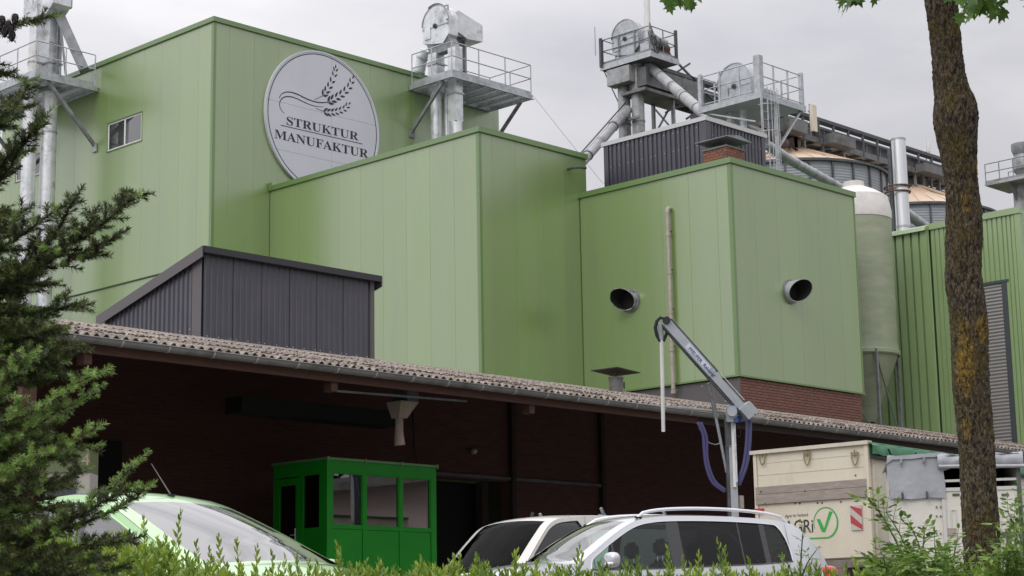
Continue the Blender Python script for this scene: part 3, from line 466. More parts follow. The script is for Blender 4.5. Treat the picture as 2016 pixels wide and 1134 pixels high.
def round_sign():
    Y = TY-.06; cx, cz, r = 38.56, 17.38, 2.46
    t = thing('round_sign', 'round white wheat ear sign lettered STRUKTUR MANUFAKTUR on the tall green wall', 'sign', (cx, Y, cz-r))
    mb = MB(); n = 96
    disc = lambda rr, y: [(cx+rr*math.sin(2*math.pi*k/n), y, cz+rr*math.cos(2*math.pi*k/n)) for k in range(n)]
    # face panels: split at the joints the photo shows
    cuts_z = [cz-r, cz-1.25, cz+.35, cz+r]; cuts_x = [cx-r, cx+.35, cx+r]
    for i in range(3):
        for j in range(2):
            poly = [(r*.985*math.sin(2*math.pi*k/n), r*.985*math.cos(2*math.pi*k/n)) for k in range(n)]
            def clip(poly, ax, v, keep):
                out = []
                for a, b in zip(poly, poly[1:]+poly[:1]):
                    ia = (a[ax]-v)*keep >= 0; ib = (b[ax]-v)*keep >= 0
                    if ia: out.append(a)
                    if ia != ib: tt = (v-a[ax])/(b[ax]-a[ax]); out.append((a[0]+(b[0]-a[0])*tt, a[1]+(b[1]-a[1])*tt))
                return out
            poly = clip(poly, 1, cuts_z[i]-cz+.004, 1); poly = clip(poly, 1, cuts_z[i+1]-cz-.004, -1); poly = clip(poly, 0, cuts_x[j]-cx+.004, 1); poly = clip(poly, 0, cuts_x[j+1]-cx-.004, -1)
            if len(poly) < 3: continue
            q = MB(); q.prism([(cx+a, Y-.03, cz+b) for a, b in poly], (0, .025, 0)); q.build('face_panel', M['whiteface'], t)
    def ring(r0, r1, y0, y1, name, m):
        q = MB(); V = []
        for k in range(n):
            a = 2*math.pi*k/n
            for rr, y in ((r0, y0), (r1, y0), (r1, y1), (r0, y1)): V.append((cx+rr*math.sin(a), y, cz+rr*math.cos(a)))
        q.add(V, [(4*k+i, 4*((k+1) % n)+i, 4*((k+1) % n)+(i+1) % 4, 4*k+(i+1) % 4) for k in range(n) for i in range(4)]); return q.build(name, m, t)
    ring(r*.978, r, Y-.045, Y+.05, 'rim', M['whiteface'])
    ring(r*.945, r*.957, Y-.034, Y-.031, 'ring_line', M['ink'])
    b = MB(); b.prism(disc(r*.97, Y-.004), (0, .05, 0)); b.build('backing', M['zinc'], t)
    y = Y-.0345
    def flat(poly, name, parent=t, dy=0):
        q = MB(); q.prism([(cx+a, y-dy, cz+bb) for a, bb in poly], (0, .003, 0)); return q
    def stroke(pts, w0, w1=None, wm=None):
        """tapered stroke along pts"""
        w1 = w0 if w1 is None else w1; L = []; Rr = []; k = len(pts)
        for i, p in enumerate(pts):
            a = Vector(pts[max(i-1, 0)]); b2 = Vector(pts[min(i+1, k-1)]); d = (b2-a).normalized(); nn = Vector((-d.y, d.x)); tt = i/(k-1)
            w = (w0+(w1-w0)*tt) if wm is None else (w0*(1-tt)*(1-tt)+wm*2*tt*(1-tt)*1.3+w1*tt*tt)
            L.append((p[0]+nn.x*w/2, p[1]+nn.y*w/2)); Rr.append((p[0]-nn.x*w/2, p[1]-nn.y*w/2))
        return L+Rr[::-1]
    def bez(p0, p1, p2, p3, n=18): return [tuple((1-s)**3*a+3*(1-s)**2*s*b+3*(1-s)*s*s*c+s**3*d for a, b, c, d in zip(p0, p1, p2, p3)) for s in [i/n for i in range(n+1)]]
    # sign pixel (in the enlarged photo crop) -> disc coordinates, through the wall plane
    def sp(u, v): p = at(520+u/4.05, 80+v/4.05, Y=TY-.09); return (p.x-cx, p.z-cz)
    def curve(pts, n=6):
        P = [sp(*p) for p in pts]; P = [P[0]]+P+[P[-1]]; out = []
        for i in range(1, len(P)-2):
            for k in range(n):
                s = k/n; out.append(tuple(.5*((2*P[i][j])+(-P[i-1][j]+P[i+1][j])*s+(2*P[i-1][j]-5*P[i][j]+4*P[i+1][j]-P[i+2][j])*s*s+(-P[i-1][j]+3*P[i][j]-3*P[i+1][j]+P[i+2][j])*s**3) for j in (0, 1)))
        out.append(P[-2]); return out
    st = MB()
    for pts, a, m_, b_ in (([(118, 462), (135, 430), (170, 411), (215, 412), (270, 430), (335, 462), (400, 486), (455, 494), (515, 490)], .015, .045, .03),
                           ([(160, 580), (138, 555), (123, 515), (130, 478), (155, 452), (200, 446), (250, 458), (310, 486), (370, 512), (420, 524), (475, 528)], .012, .045, .012),
                           ([(400, 472), (435, 455), (470, 438)], .008, .018, .02), ([(410, 538), (440, 552), (480, 566)], .008, .018, .02)):
        st.v += []; q = flat(stroke(curve(pts), a, b_, m_), 'x'); st.add(q.v, q.f)
    st.build('stalk', M['ink'], t)
    def ear(spine, n, ln, wd):
        C = curve(spine, 8); mb = MB(); L = len(C)
        for i in range(n):
            s = i/(n-1)*(L-1); k = min(int(s), L-2); f = s-k; p = Vector(C[k]).lerp(Vector(C[k+1]), f); d = (Vector(C[k+1])-Vector(C[k])).normalized(); nn = Vector((-d.y, d.x)); sc = 1-.35*i/(n-1)
            for side in ((1, -1) if i < n-1 else (0,)):
                dd = (d+nn*side*.55).normalized(); e = Vector((-dd.y, dd.x)); b0 = p+nn*side*.028; l = ln*sc; w = wd*sc
                poly = [b0, b0+dd*l*.3+e*w*.5, b0+dd*l*.65+e*w*.42, b0+dd*l, b0+dd*l*.65-e*w*.42, b0+dd*l*.3-e*w*.5]
                q = flat([tuple(v) for v in poly], 'x', dy=.0004*(i % 3)); mb.add(q.v, q.f)
        q = flat(stroke(C[:5], .03, .015), 'x', dy=.002); mb.add(q.v, q.f)
        return mb.build('wheat_ear', M['ink'], t)
    ear([(468, 440), (500, 395), (535, 335), (562, 262), (568, 222)], 7, .24, .085)
    ear([(508, 492), (560, 462), (620, 425), (675, 370), (704, 305)], 8, .27, .095)
    ear([(474, 566), (525, 572), (580, 565), (635, 545), (672, 510)], 8, .24, .08)
    # lettering, serif glyph outlines
    def word(txt, p0, p1, hpx):
        a = Vector(sp(*p0)); b = Vector(sp(*p1)); u = (b-a); 
        adv = [GL[c]['a'] for c in txt]; tot = sum(adv); L = u.length; u.normalize(); v = Vector((-u.y, u.x)); sc = L/tot; sy = hpx/690; x = 0
        for c in txt:
            g = GL[c]; V = g['v']; F = g['f']; mb = MB(); n_ = len(V)//2
            P = [a+u*((x+V[2*i])*sc)+v*(V[2*i+1]*sy) for i in range(n_)]
            fr = [(cx+p.x, y, cz+p.y) for p in P]; mb.add(fr, [tuple(F[3*i:3*i+3]) for i in range(len(F)//3)])
            mb.build('letter', M['ink'], t); x += g['a']
    word('STRUKTUR', (172, 668), (750, 797), .42)
    word('MANUFAKTUR', (80, 775), (828, 938), .44)
    a = sp(132, 674); b = sp(784, 824); q = flat([(a[0], a[1]+.012), (a[0], a[1]-.012), (b[0], b[1]-.012), (b[0], b[1]+.012)], 'x'); q.build('rule_line', M['ink'], t)
round_sign()
# ------------------------------------------------------------------ middle green hall
def middle_hall():
    X0, Y0, Z = 36.4, 36.48, 14.86
    t = thing('middle_hall', 'middle green clad hall standing in front of the round sign', 'building', (X0, Y0, 0))
    cladding(t, 'X', X0, Y0+.02, 46.0, 3, Z-.14, 1.02, 1.02, rib=False)
    cladding(t, 'Y', Y0, X0+.02, 40.98, 3, Z-.14, .5, 1.0, rib=False)
    core(t, X0+.045, 40.96, Y0+.045, 45.95, 0, Z-.1)
    roof_trim(t, X0, 40.98, Y0, 46.0, Z)
    c = MB(); c.box((X0-.012, Y0-.012, 3), (X0+.09, Y0+.018, Z-.17)); c.box((X0-.012, Y0+.02, 3), (X0+.018, Y0+.11, Z-.17)); c.build('corner_trim', M['panel_trim'], t)
    e = MB(); e.box((X0-.08, 45.85, Z-.14), (X0-.052, 46.0, Z+.1)); e.build('trim_end', M['panel_trim'], t)
    s = MB(); p = at(1118, 333, Y=Y0); s.tube([(p.x, Y0+.1, p.z), (p.x, Y0-.28, p.z), (p.x+.12, Y0-.38, p.z+.01), (p.x+.36, Y0-.4, p.z+.02)], .045, 8); s.build('overflow_spout', M['darksteel'], t, True)
middle_hall()
# ------------------------------------------------------------------ front green hall
BX, BY, BZ = 40.65, 30.78, 13.58
def front_hall():
    t = thing('front_hall', 'front green clad cube with two round vent pipes on a brick base', 'building', (BX, BY, 0))
    cladding(t, 'X', BX, BY+.02, 36.46, 7.43, BZ-.14, .5, 1.0, rib=False)
    cladding(t, 'Y', BY, BX+.02, 46.75, 7.43, BZ-.14, .02+1.03, 1.03, rib=False)
    core(t, BX+.045, 46.7, BY+.045, 36.4, 7.44, BZ-.1)
    roof_trim(t, BX, 46.75, BY, 36.46, BZ)
    c = MB(); c.box((BX-.012, BY-.012, 7.43), (BX+.09, BY+.018, BZ-.17)); c.box((BX-.012, BY+.02, 7.43), (BX+.018, BY+.11, BZ-.17)); c.build('corner_trim', M['panel_trim'], t); c = MB(); c.box((46.70, BY-.012, 7.43), (46.765, BY+.05, BZ-.17)); c.build('corner_trim', M['panel_trim'], t)
    b = MB(); b.box((BX-.03, BY-.03, 7.38), (46.78, BY+.06, 7.43)); b.box((BX-.03, BY+.062, 7.38), (BX+.06, 36.4, 7.43)); b.build('base_flashing', M['panel_trim'], t)
    # base: brick on the road side, dark sheet on the left side
    w = core(t, BX+.14, 46.66, BY+.14, 36.4, 0, 7.37, 'mortar', 'base_wall')
    d = MB(); d.box((BX+.06, BY+.02, 5.5), (BX+.10, 36.4, 7.36)); sh = d.build('base_sheet', M['anth_trim'], t)
    sc = MB(); [sc.cyl((BX+.06, y, z), (BX+.05, y, z), .018, n=6) for y in (31.3, 32.1, 33.0, 34.2, 35) for z in (6.75, 7.25)]; q = sc.build('screw_heads', M['screw'], sh); q['kind'] = 'stuff'
    protos = []
    for mm in ('brick', 'brick2', 'brick'):
        mb = MB(); mb.box((0, 0, 0), (.24, .10, .068)); o = None; protos.append((mb, mm, [None]))
    row = 0; z = 7.29
    while z > 6.42:
        x = BX+.11-(.125 if row % 2 else 0)
        while x < 46.62:
            k = random.choice((0, 0, 0, 1, 1, 2)); mb, mm, pr = protos[k]; xs = max(x, BX+.11)
            loc = (x-BX, .03+random.uniform(-.004, .004), z)
            if x < BX+.1 or x+.24 > 46.66:
                x0 = max(x, BX+.11); x1 = min(x+.24, 46.66); h = MB(); h.box((x0, BY+.03, z), (x1, BY+.13, z+.068)); h.build('brick', M[mm], t)
            elif pr[0] is None:
                o = mb.build('brick', M[mm], t, local=True); o.location = loc; pr[0] = o
            else: clone(pr[0], t, loc)
            x += .25
        z -= .08; row += 1
    lo = MB(); lo.box((BX+.11, BY+.035, 4.0), (46.66, BY+.13, z+.07)); lo.build('lower_brickwork', M['brick'], t)
front_hall()
def vents():
    # cut-off round vent pipes
    def vent(p, out, side, label, m):
        t = thing('vent_pipe', label, 'vent pipe', p, 0, 'round vent pipes on the front green hall')
        p = Vector(p); o = Vector(out); s = Vector(side); r = .31; n = 28; V = []; F = []
        for ln, rr in ((-.05, r), (None, r), (None, r-.012), (.0, r-.015)):
            for k in range(n):
                a = 2*math.pi*k/n; off = s*(rr*math.cos(a))+Vector((0, 0, rr*math.sin(a)))
                l = ln if ln is not None else .37+.17*math.cos(a)+.15*math.sin(a)
                V.append(p+off+o*l)
        F = [(i*n+k, i*n+(k+1) % n, (i+1)*n+(k+1) % n, (i+1)*n+k) for i in range(3) for k in range(n)]
        mb = MB(); mb.add(V, F); mb.build('pipe', m, t, True)
        c = MB(); c.cyl(p+o*.0, p+o*.04, r+.05, n=28); c.build('collar', M['galv_dark'], t, True)
        b = MB(); V = []
        for k in range(n):
            a = 2*math.pi*k/n; off = s*((r-.018)*math.cos(a))+Vector((0, 0, (r-.018)*math.sin(a))); V += [p+off+o*(.35+.17*math.cos(a)+.15*math.sin(a)), p+off+o*.05]
        b.add(V, [(2*k, 2*((k+1) % n), 2*((k+1) % n)+1, 2*k+1) for k in range(n)]+[tuple(2*k+1 for k in range(n))]); b.build('shade_lining', M['void'], t)  # black liner paints in the shade inside the pipe
    a = at(1241, 592, X=BX); vent((BX-.002, a.y, a.z), (-1, 0, 0), (0, 1, 0), 'stained open vent pipe on the left green wall near the drain pipe', M['galv_stain'])
    b = at(1556, 575, Y=BY); vent((b.x, BY-.002, b.z), (0, -1, 0), (1, 0, 0), 'clean grey open vent pipe on the right hand green wall', M['galv_pale'])
M['galv_stain'] = mat('stained galvanised pipe', (.40, .41, .42), .45, .5, var=(.5, .51, .53), vscale=5, dirt=(.12, .10, .08), dscale=6, dlo=.48, dhi=.58)
M['galv_pale'] = mat('pale galvanised pipe', (.44, .46, .50), .45, .45, var=(.5, .52, .56), vscale=5)
vents()
def drain_pipe():
    X = BX-.13; pts = [at(1314, 418, X=X), at(1317, 520, X=X), at(1320, 640, X=X), at(1324, 700, X=X), at(1326, 775, X=X)]
    t = thing('drain_pipe', 'weathered beige drain pipe running down the green wall', 'pipe', pts[-1])
    zs = [14]; L = [(1314, 418), (1315.5, 465), (1318, 540), (1320.5, 618), (1322.5, 692), (1326, 775)]
    for (a, b) in zip(L, L[1:]):
        p = at(*a, X=X); q = at(*b, X=X); mb = MB(); mb.cyl(p, q-Vector((0, 0, .0)), .062, n=14); s = mb.build('pipe_section', M['plasticpipe'], t, True)
        c = MB(); c.cyl(q, q+Vector((0, 0, .10)), .076, n=14); c.build('socket', M['plasticpipe'], s, True)
        k = MB(); k.box((X-.01, q.y-.02, q.z+.14), (BX, q.y+.02, q.z+.17)); k.build('clamp', M['rust'], s)
    p = at(1314, 418, X=X); mb = MB(); mb.tube([p-Vector((0, 0, .02)), p+Vector((0, 0, .06)), p+Vector((.04, 0, .12)), p+Vector((.14, 0, .13))], .066, 12); mb.build('elbow', M['plasticpipe'], t, True)
drain_pipe()
# ------------------------------------------------------------------ dark ribbed penthouse and chimney on the front hall
def penthouse():
    X0, Y0, X1, Y1, Z = 42.0, 32.65, 44.85, 36.6, 15.36
    t = thing('roof_penthouse', 'dark ribbed penthouse with pale coping on the front green hall', 'roof structure', (X0, Y0, 13.4))
    core(t, X0+.05, X1-.02, Y0+.05, Y1, 13.3, Z-.05, 'anth')
    ribbed(t, 'X', X0, Y0+.2, Y1-.18, 13.3, Z-.06, 'anth', .165, .04, .83, screws=(13.75, 14.6, 15.15))
    ribbed(t, 'Y', Y0, X0+.2, X1-.18, 13.3, Z-.06, 'anth', .165, .04, .83, screws=(13.9, 14.9))
    c = MB(); c.box((X0-.05, Y0-.05, 13.3), (X0-.04, Y0+.2, Z-.06)); c.box((X0-.04, Y0-.05, 13.3), (X0+.2, Y0-.04, Z-.06)); c.build('corner_trim', M['anth'], t)
    for a, b in (((X1-.18, Y0-.05, 13.3), (X1, Y0+.02, Z-.06)), ((X0-.05, Y1-.18, 13.3), (X0+.02, Y1, Z-.06))): c = MB(); c.box(a, b); c.build('corner_trim', M['anth'], t)
    r = MB(); r.box((X0-.08, Y0-.08, Z-.06), (X1+.08, Y1+.08, Z+.07)); r.build('coping', M['coping'], t)
penthouse()
def chimney():
    x, y = 41.12, 31.25; w, d = .82, .82; z0, z1 = 13.3, 14.08
    t = thing('brick_chimney', 'low brick chimney with a flat steel plate on the front green hall', 'chimney', (x, y, z0))
    core(t, x+.012, x+w-.012, y+.012, y+d-.012, z0, z1-.01, 'mortar', 'flue_core')
    z = z0; r = 0; hb = .068
    P = {}
    while z < z1-.02:
        for side in (0, 1):
            L = w if side == 0 else d; s = (0 if r % 2 == side else .12); segs = []
            if s: segs.append((0, .11))
            a = s if s else 0
            while a < L-.02: b = min(a+.235, L); segs.append((a, b)); a = b+.012
            for a, b in segs:
                if b-a < .03: continue
                mm = random.choice(('brick', 'brick3', 'brick3', 'brick2')); j = random.uniform(-.004, .004); key = (side, round(b-a, 3), mm)
                if side == 0: loc = (a, j, z-z0); dims = (b-a, .1, hb)
                else: loc = (j-.0005, a, z-z0); dims = (.1, b-a, hb)
                if side == 1 and a < .1: loc = (j-.0005, .102, z-z0); dims = (.1, max(b-.102, .01), hb); key = None
                if side == 1 and a < .1 and b < .11: continue
                if key in P and key: clone(P[key], t, loc)
                else:
                    mb = MB(); mb.box((0, 0, 0), dims); o = mb.build('brick', M[mm], t, local=True); o.location = loc
                    if key: P[key] = o
        z += .08; r += 1
    c = MB(); c.box((x-.03, y-.03, z1), (x+w+.03, y+d+.03, z1+.05)); c.build('cap_course', M['concrete'], t)
    for px, py in ((.06, .06), (w-.06, .06), (.06, d-.06), (w-.06, d-.06)):
        c = MB(); c.cyl((x+px, y+py, z1+.05), (x+px, y+py, z1+.30), .012, n=6); c.build('stay', M['darksteel'], t)
    c = MB(); cx, cy = x+w/2, y+d/2; q = .58
    c.prism([(cx-q, cy-q, z1+.24), (cx+q, cy-q, z1+.24), (cx+q, cy-q, z1+.265), (cx, cy-q, z1+.36), (cx-q, cy-q, z1+.265)], (0, 2*q, 0)); c.build('cover_plate', M['galv_dark'], t)
chimney()
# ------------------------------------------------------------------ dark lean-to shed on the barn roof
def lean_to():
    X0, X1, Y0, Y1 = 23.15, 27.93, 31.5, 35.15; ZF, ZB = 8.50, 7.55
    t = thing('lean_to_shed', 'dark ribbed lean-to with sloping roof on top of the barn', 'shed', (X0, Y0, 6.4))
    sl = lambda y: ZF+(ZB-ZF)*(y-Y0)/(Y1-Y0)
    mb = MB(); mb.prism([(X0+.06, Y0+.06, 6.2), (X0+.06, Y1, 6.2), (X0+.06, Y1, ZB-.02), (X0+.06, Y0+.06, ZF-.02)], (X1-X0-.08, 0, 0)); mb.build('inner_wall', M['anth'], t)
    ribbed(t, 'Y', Y0, X0+.02, X1-.12, 6.2, ZF, 'anth', .148, .016, .74, screws=(6.72,))
    ribbed(t, 'X', X0, Y0+.32, Y1, 6.2, sl, 'anth', .165, .03, .83, screws=(6.9,))
    c = MB(); c.box((X0-.045, Y0-.002, 6.3), (X0-.035, Y0+.32, ZF-.03)); c.build('corner_trim', M['anth_trim'], t); c = MB(); c.box((X1-.12, Y0-.05, 6.3), (X1, Y0-.03, ZF)); c.build('corner_trim', M['anth_trim'], t)
    r = MB(); r.prism([(X0-.12, Y0-.16, ZF+.03), (X0-.12, Y1+.1, ZB-.005), (X0-.12, Y1+.1, ZB+.06), (X0-.12, Y0-.16, ZF+.10)], (X1-X0+.24, 0, 0)); r.build('roof', M['anth'], t)
    g = MB(); g.prism([(X0-.15, Y0-.16, ZF-.13), (X0-.15, Y1+.12, ZB-.17), (X0-.15, Y1+.12, ZB+.07), (X0-.15, Y0-.16, ZF+.11)], (.028, 0, 0)); g.build('verge_board', M['anth_trim'], t)
    g = MB(); g.prism([(X1+.122, Y0-.16, ZF-.13), (X1+.122, Y1+.12, ZB-.17), (X1+.122, Y1+.12, ZB+.07), (X1+.122, Y0-.16, ZF+.11)], (.028, 0, 0)); g.build('verge_board', M['anth_trim'], t)
    g = MB(); g.box((X0-.12, Y0-.19, ZF-.03), (X1+.12, Y0-.162, ZF+.11)); g.build('eaves_trim', M['blackgloss'], t)
lean_to()
# ------------------------------------------------------------------ barn
EY, EZ, RY, RZ = 23.95, 4.935, 30.5, 6.42; SL = (RZ-EZ)/(RY-EY)
def barn():
    x0, x1 = 14.6, 62.0
    t = thing('brick_barn', 'long dark brick barn with mossy corrugated roof and deep canopy', 'building', (x0, EY, 0))
    ang = math.atan(SL); ln = math.hypot(RY-EY, RZ-EZ)/3+.06
    # corrugated roof sheets, six waves each, three rows, lower rows under the upper ones
    W = 1.062; nw = 6; seg = 8; V = []; F = []
    for jj, yy in enumerate((0, ln)):
        for i in range(nw*seg+1):
            s = i/seg; z = .031*math.cos(2*math.pi*s+math.pi); V.append((s*.177, yy, z)); V.append((s*.177, yy, z-.009))
    m_ = nw*seg+1
    for i in range(m_-1):
        a = 2*i; b = 2*(i+1); c = 2*m_+2*i; d = c+2
        F += [(a, b, d, c), (a+1, c+1, d+1, b+1), (a, a+1, b+1, b), (c, d, d+1, c+1)]
    mb = MB(); mb.add(V, F); proto = None; n = int((x1-x0)/W)
    for r in range(3):
        for k in range(n):
            y = (EY-.10+r*(ln-.07)*math.cos(ang)); z = EZ+.02+(y-EY)*SL+.012*r
            loc = (x0+k*W-x0, y-EY, z+(.004 if k % 2 else 0)); rot = (ang-.004+random.uniform(-.002, .002), 0, random.uniform(-.002, .002))
            if proto is None: proto = mb.build('roof_sheet', M['roofsheet'], t, smooth=True, local=True); proto.location = loc; proto.rotation_euler = rot
            else: clone(proto, t, loc, rot)
    # moss tufts on the sheets
    cube = []; ico = bmesh.new(); bmesh.ops.create_icosphere(ico, subdivisions=1, radius=1); iv = np.array([v.co[:] for v in ico.verts]); fi = np.array([[v.index for v in f.verts] for f in ico.faces]); ico.free()
    N = 9000; P = np.empty((N, 3)); P[:, 0] = rng.uniform(x0, 50, N); u = rng.uniform(0, 1, N)
    P[:, 1] = EY-.05+(RY-EY)*u; wv = np.round((P[:, 0]-x0)/.177-.5)*.177+x0+.0885*(rng.random(N) < .2)+.0885
    dens = np.array([noise.noise((a*.35, b*.6, 0)) for a, b in P[:, :2]]); keep = (dens+rng.uniform(-.35, .35, N)) > -.12; P[:, 0] = wv+rng.normal(0, .018, N)
    P = P[keep]; N = len(P); P[:, 2] = EZ+.035+(P[:, 1]-EY)*SL+.012
    S = rng.uniform(.010, .030, (N, 1))*np.array([[1, 1.3, .75]])*rng.uniform(.7, 1.3, (N, 3))
    VV = (iv[None]*S[:, None, :]+P[:, None, :]).reshape(-1, 3); FF = (fi[None]+(np.arange(N)*len(iv))[:, None, None]).reshape(-1, 3)
    o = np_mesh('moss', VV, FF, M['moss'], t); o['kind'] = 'stuff'
    # ridge capping, pale flashing behind, flat roof behind the ridge
    c = MB(); c.prism([(x0, RY-.12, RZ-.0), (x0, RY+.02, RZ+.045), (x0, RY+.16, RZ+.0), (x0, RY+.16, RZ-.05), (x0, RY-.12, RZ-.05)], (x1-x0, 0, 0)); c.build('ridge_cap', M['roofsheet'], t)
    c = MB(); c.box((x0, RY+.17, 6.15), (x1, 46, 6.28)); c.build('flat_roof', M['concrete'], t)
    c = MB(); c.box((27.96, 31.2, 6.2), (40.6, 31.25, 6.60)); c.build('flashing', M['panel_trim2'], t)
    # gutter
    g = MB(); n_ = 10; pr = [(.088*math.cos(math.pi+math.pi*k/n_), .088*math.sin(math.pi+math.pi*k/n_)) for k in range(n_+1)]; pr += [(.080*math.cos(a), .080*math.sin(a)) for a in [2*math.pi-math.pi*k/n_ for k in range(n_+1)]]
    gy, gz = EY-.13, EZ-.06; g.prism([(x0-.1, gy+a, gz+b) for a, b in pr], (x1-x0, 0, 0)); g.tube([(x0-.1, gy-.09, gz+.005), (x1-.1, gy-.09, gz+.005)], .012, 8)
    gut = g.build('gutter', M['zinc'], t, 35)
    b = MB(); K = 8; V = [];
    for k in range(K+1):
        a = math.pi+math.pi*k/K
        for rr, xx in ((.089, 0), (.094, 0), (.094, .03), (.089, .03)): V.append((xx, rr*math.cos(a), rr*math.sin(a)))
    b.add(V, [(4*k+i, 4*(k+1)+i, 4*(k+1)+(i+1) % 4, 4*k+(i+1) % 4) for k in range(K) for i in range(4)])
    pr = None; x = x0+.5; k = 0
    while x < x1-.2:
        loc = (x-x0, gy-EY, gz)
        if pr is None: pr = b.build('gutter_bracket', M['zinc_light'], t, local=True); pr.location = loc
        else: clone(pr, t, loc)
        x += .86
    # cable-like second pipe slung below the gutter at the right
    c = MB(); pa = [at(1240, 795, Y=gy-.02), at(1330, 803, Y=gy-.02), at(1420, 812, Y=gy-.02), at(1500, 824, Y=gy-.02), at(1575, 842, Y=gy-.02)]; c.tube(pa, .035, 8); c.build('cable_duct', M['zinc'], t, True)
    # fascia, rafters, soffit boards
    f = MB(); x = x0
    while x < x1-.5:
        f = MB(); e = min(x+5.2, x1); f.box((x, EY+.0, EZ-.27), (e-.006, EY+.045, EZ-.055)); f.build('fascia_board', M['wood'] if x < 30 else M['wood_dark'], t); x = e  # boards towards the right get the darker timber colour
    pr = None; x = x0+.4
    while x < x1:
        if pr is None:
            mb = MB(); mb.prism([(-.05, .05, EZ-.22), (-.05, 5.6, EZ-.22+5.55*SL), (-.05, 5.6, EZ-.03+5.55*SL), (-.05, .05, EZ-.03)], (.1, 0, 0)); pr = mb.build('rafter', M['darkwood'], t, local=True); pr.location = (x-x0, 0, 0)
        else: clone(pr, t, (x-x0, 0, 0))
        x += 1.06
    for px in (170, 655, 1042):
        q = at(px, 700, Y=EY+.1); mb = MB(); mb.box((q.x-.07, EY+.05, EZ-.43), (q.x+.07, EY+.25, EZ-.275)); mb.build('beam_end', M['wood'], t)
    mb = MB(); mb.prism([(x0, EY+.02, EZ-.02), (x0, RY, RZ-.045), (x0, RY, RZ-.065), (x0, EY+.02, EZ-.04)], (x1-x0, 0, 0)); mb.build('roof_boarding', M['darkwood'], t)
    # walls: brick back wall with a doorway, left end, dock
    dx0 = at(845, 950, Y=29.2).x; dx1 = at(1003, 950, Y=29.2).x; dz = at(930, 944, Y=29.2).z
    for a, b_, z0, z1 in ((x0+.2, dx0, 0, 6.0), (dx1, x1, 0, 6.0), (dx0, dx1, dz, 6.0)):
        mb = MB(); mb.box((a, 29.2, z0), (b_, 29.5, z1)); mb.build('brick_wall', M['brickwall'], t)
    mb = MB(); mb.box((dx0-.1, 29.12, dz+.03), (at(1185, 950, Y=29.15).x, 29.19, dz+.10)); mb.build('door_rail', M['darksteel'], t)
    a, b_ = at(178, 865, Y=29.15), at(238, 990, Y=29.15); mb = MB(); mb.box((a.x, 29.14, 1.2), (b_.x, 29.195, a.z)); mb.build('steel_door', M['void'], t)
    for px in (1010, 1186): q = at(px, 850, Y=29.1); mb = MB(); mb.box((q.x-.06, 29.08, 1.2), (q.x+.06, 29.195, 5.6)); mb.build('wall_post', M['darkwood'], t)
    q = at(812, 800, Y=29.1); mb = MB(); mb.tube([(q.x, 29.1, 5.5), (q.x+.05, 29.1, 4.4), (q.x+.35, 29.1, 3.4), (q.x+.4, 29.1, 2.2)], .02, 6); mb.build('hanging_cable', M['black'], t)
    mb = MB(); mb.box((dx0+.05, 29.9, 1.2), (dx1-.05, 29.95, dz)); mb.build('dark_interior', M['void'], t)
    mb = MB(); mb.box((dx0+1.9, 29.5, 1.2), (dx0+2.1, 29.7, dz)); mb.build('door_post', M['darkwood'], t)
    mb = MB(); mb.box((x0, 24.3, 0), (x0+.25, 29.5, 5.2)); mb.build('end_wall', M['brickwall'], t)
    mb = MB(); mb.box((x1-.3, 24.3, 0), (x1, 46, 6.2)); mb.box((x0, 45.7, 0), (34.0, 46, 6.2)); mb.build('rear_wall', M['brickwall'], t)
    mb = MB(); mb.box((x0+.25, 25.4, 0), (x1-.3, 29.19, 1.2)); mb.build('loading_dock', M['concrete'], t)
    # conveyor casing and braces under the canopy
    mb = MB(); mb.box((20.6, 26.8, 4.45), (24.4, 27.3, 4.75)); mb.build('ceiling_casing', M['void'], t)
    a = at(640, 768, Y=24.4); b_ = at(918, 790, Y=24.4); mb = MB(); mb.bar(a, b_, .035); mb.build('rail', M['galv_dark'], t)
M['wood_dark'] = mat('darker brown timber', (.045, .028, .022), .85, var=(.03, .02, .016), vscale=3, stretch=(1, 6, 6))
M['panel_trim2'] = mat('pale green flashing', (.34, .43, .29), .5)
barn()
def under_canopy():
    p = at(786, 797, Y=25.0); t = thing('chute_hopper', 'grey loading hopper with a sock hanging below the canopy', 'hopper', (p.x, p.y, p.z-.6))
    x, y, z = p.x, p.y, p.z; mb = MB(); mb.box((x+.02, y-.20, z+.05), (x+.30, y+.20, z+.30)); mb.build('inlet_box', M['darksteel'], t)
    mb = MB(); V = [(x-.14, y-.2, z+.05), (x+.30, y-.2, z+.05), (x+.30, y+.2, z+.05), (x-.14, y+.2, z+.05), (x-.1, y-.1, z-.25), (x+.1, y-.1, z-.25), (x+.1, y+.1, z-.25), (x-.1, y+.1, z-.25)]
    mb.add(V, [(0, 1, 5, 4), (1, 2, 6, 5), (2, 3, 7, 6), (3, 0, 4, 7), (0, 3, 2, 1), (4, 5, 6, 7)]); mb.build('funnel', M['canvas'], t)
    mb = MB(); mb.tube([(x, y, z-.25), (x, y, z-.33), (x-.01, y, z-.5), (x, y, z-.66), (x+.01, y, z-.74)], [.07, .075, .08, .095, .10], 14); mb.build('sock', M['canvas'], t, True)
    mb = MB(); mb.bar((x+.2, y, z+.42), (x+.2, y, z+.52), .05); mb.build('hanger', M['darksteel'], t)
    p = at(927, 888, Y=29.15); t = thing('wall_lamp', 'small round wall lamp on the dark brick under the canopy', 'lamp', p)
    mb = MB(); mb.lathe((p.x, p.y-.1, p.z-.08), [(0, 0), (.05, .01), (.075, .05), (.07, .1), (.03, .13), (0, .14)], 14); mb.build('globe', M['plasticpipe'], t, True)
    mb = MB(); mb.bar((p.x, p.y+.05, p.z+.03), (p.x, p.y-.1, p.z+.03), .03); mb.build('bracket', M['darksteel'], t)
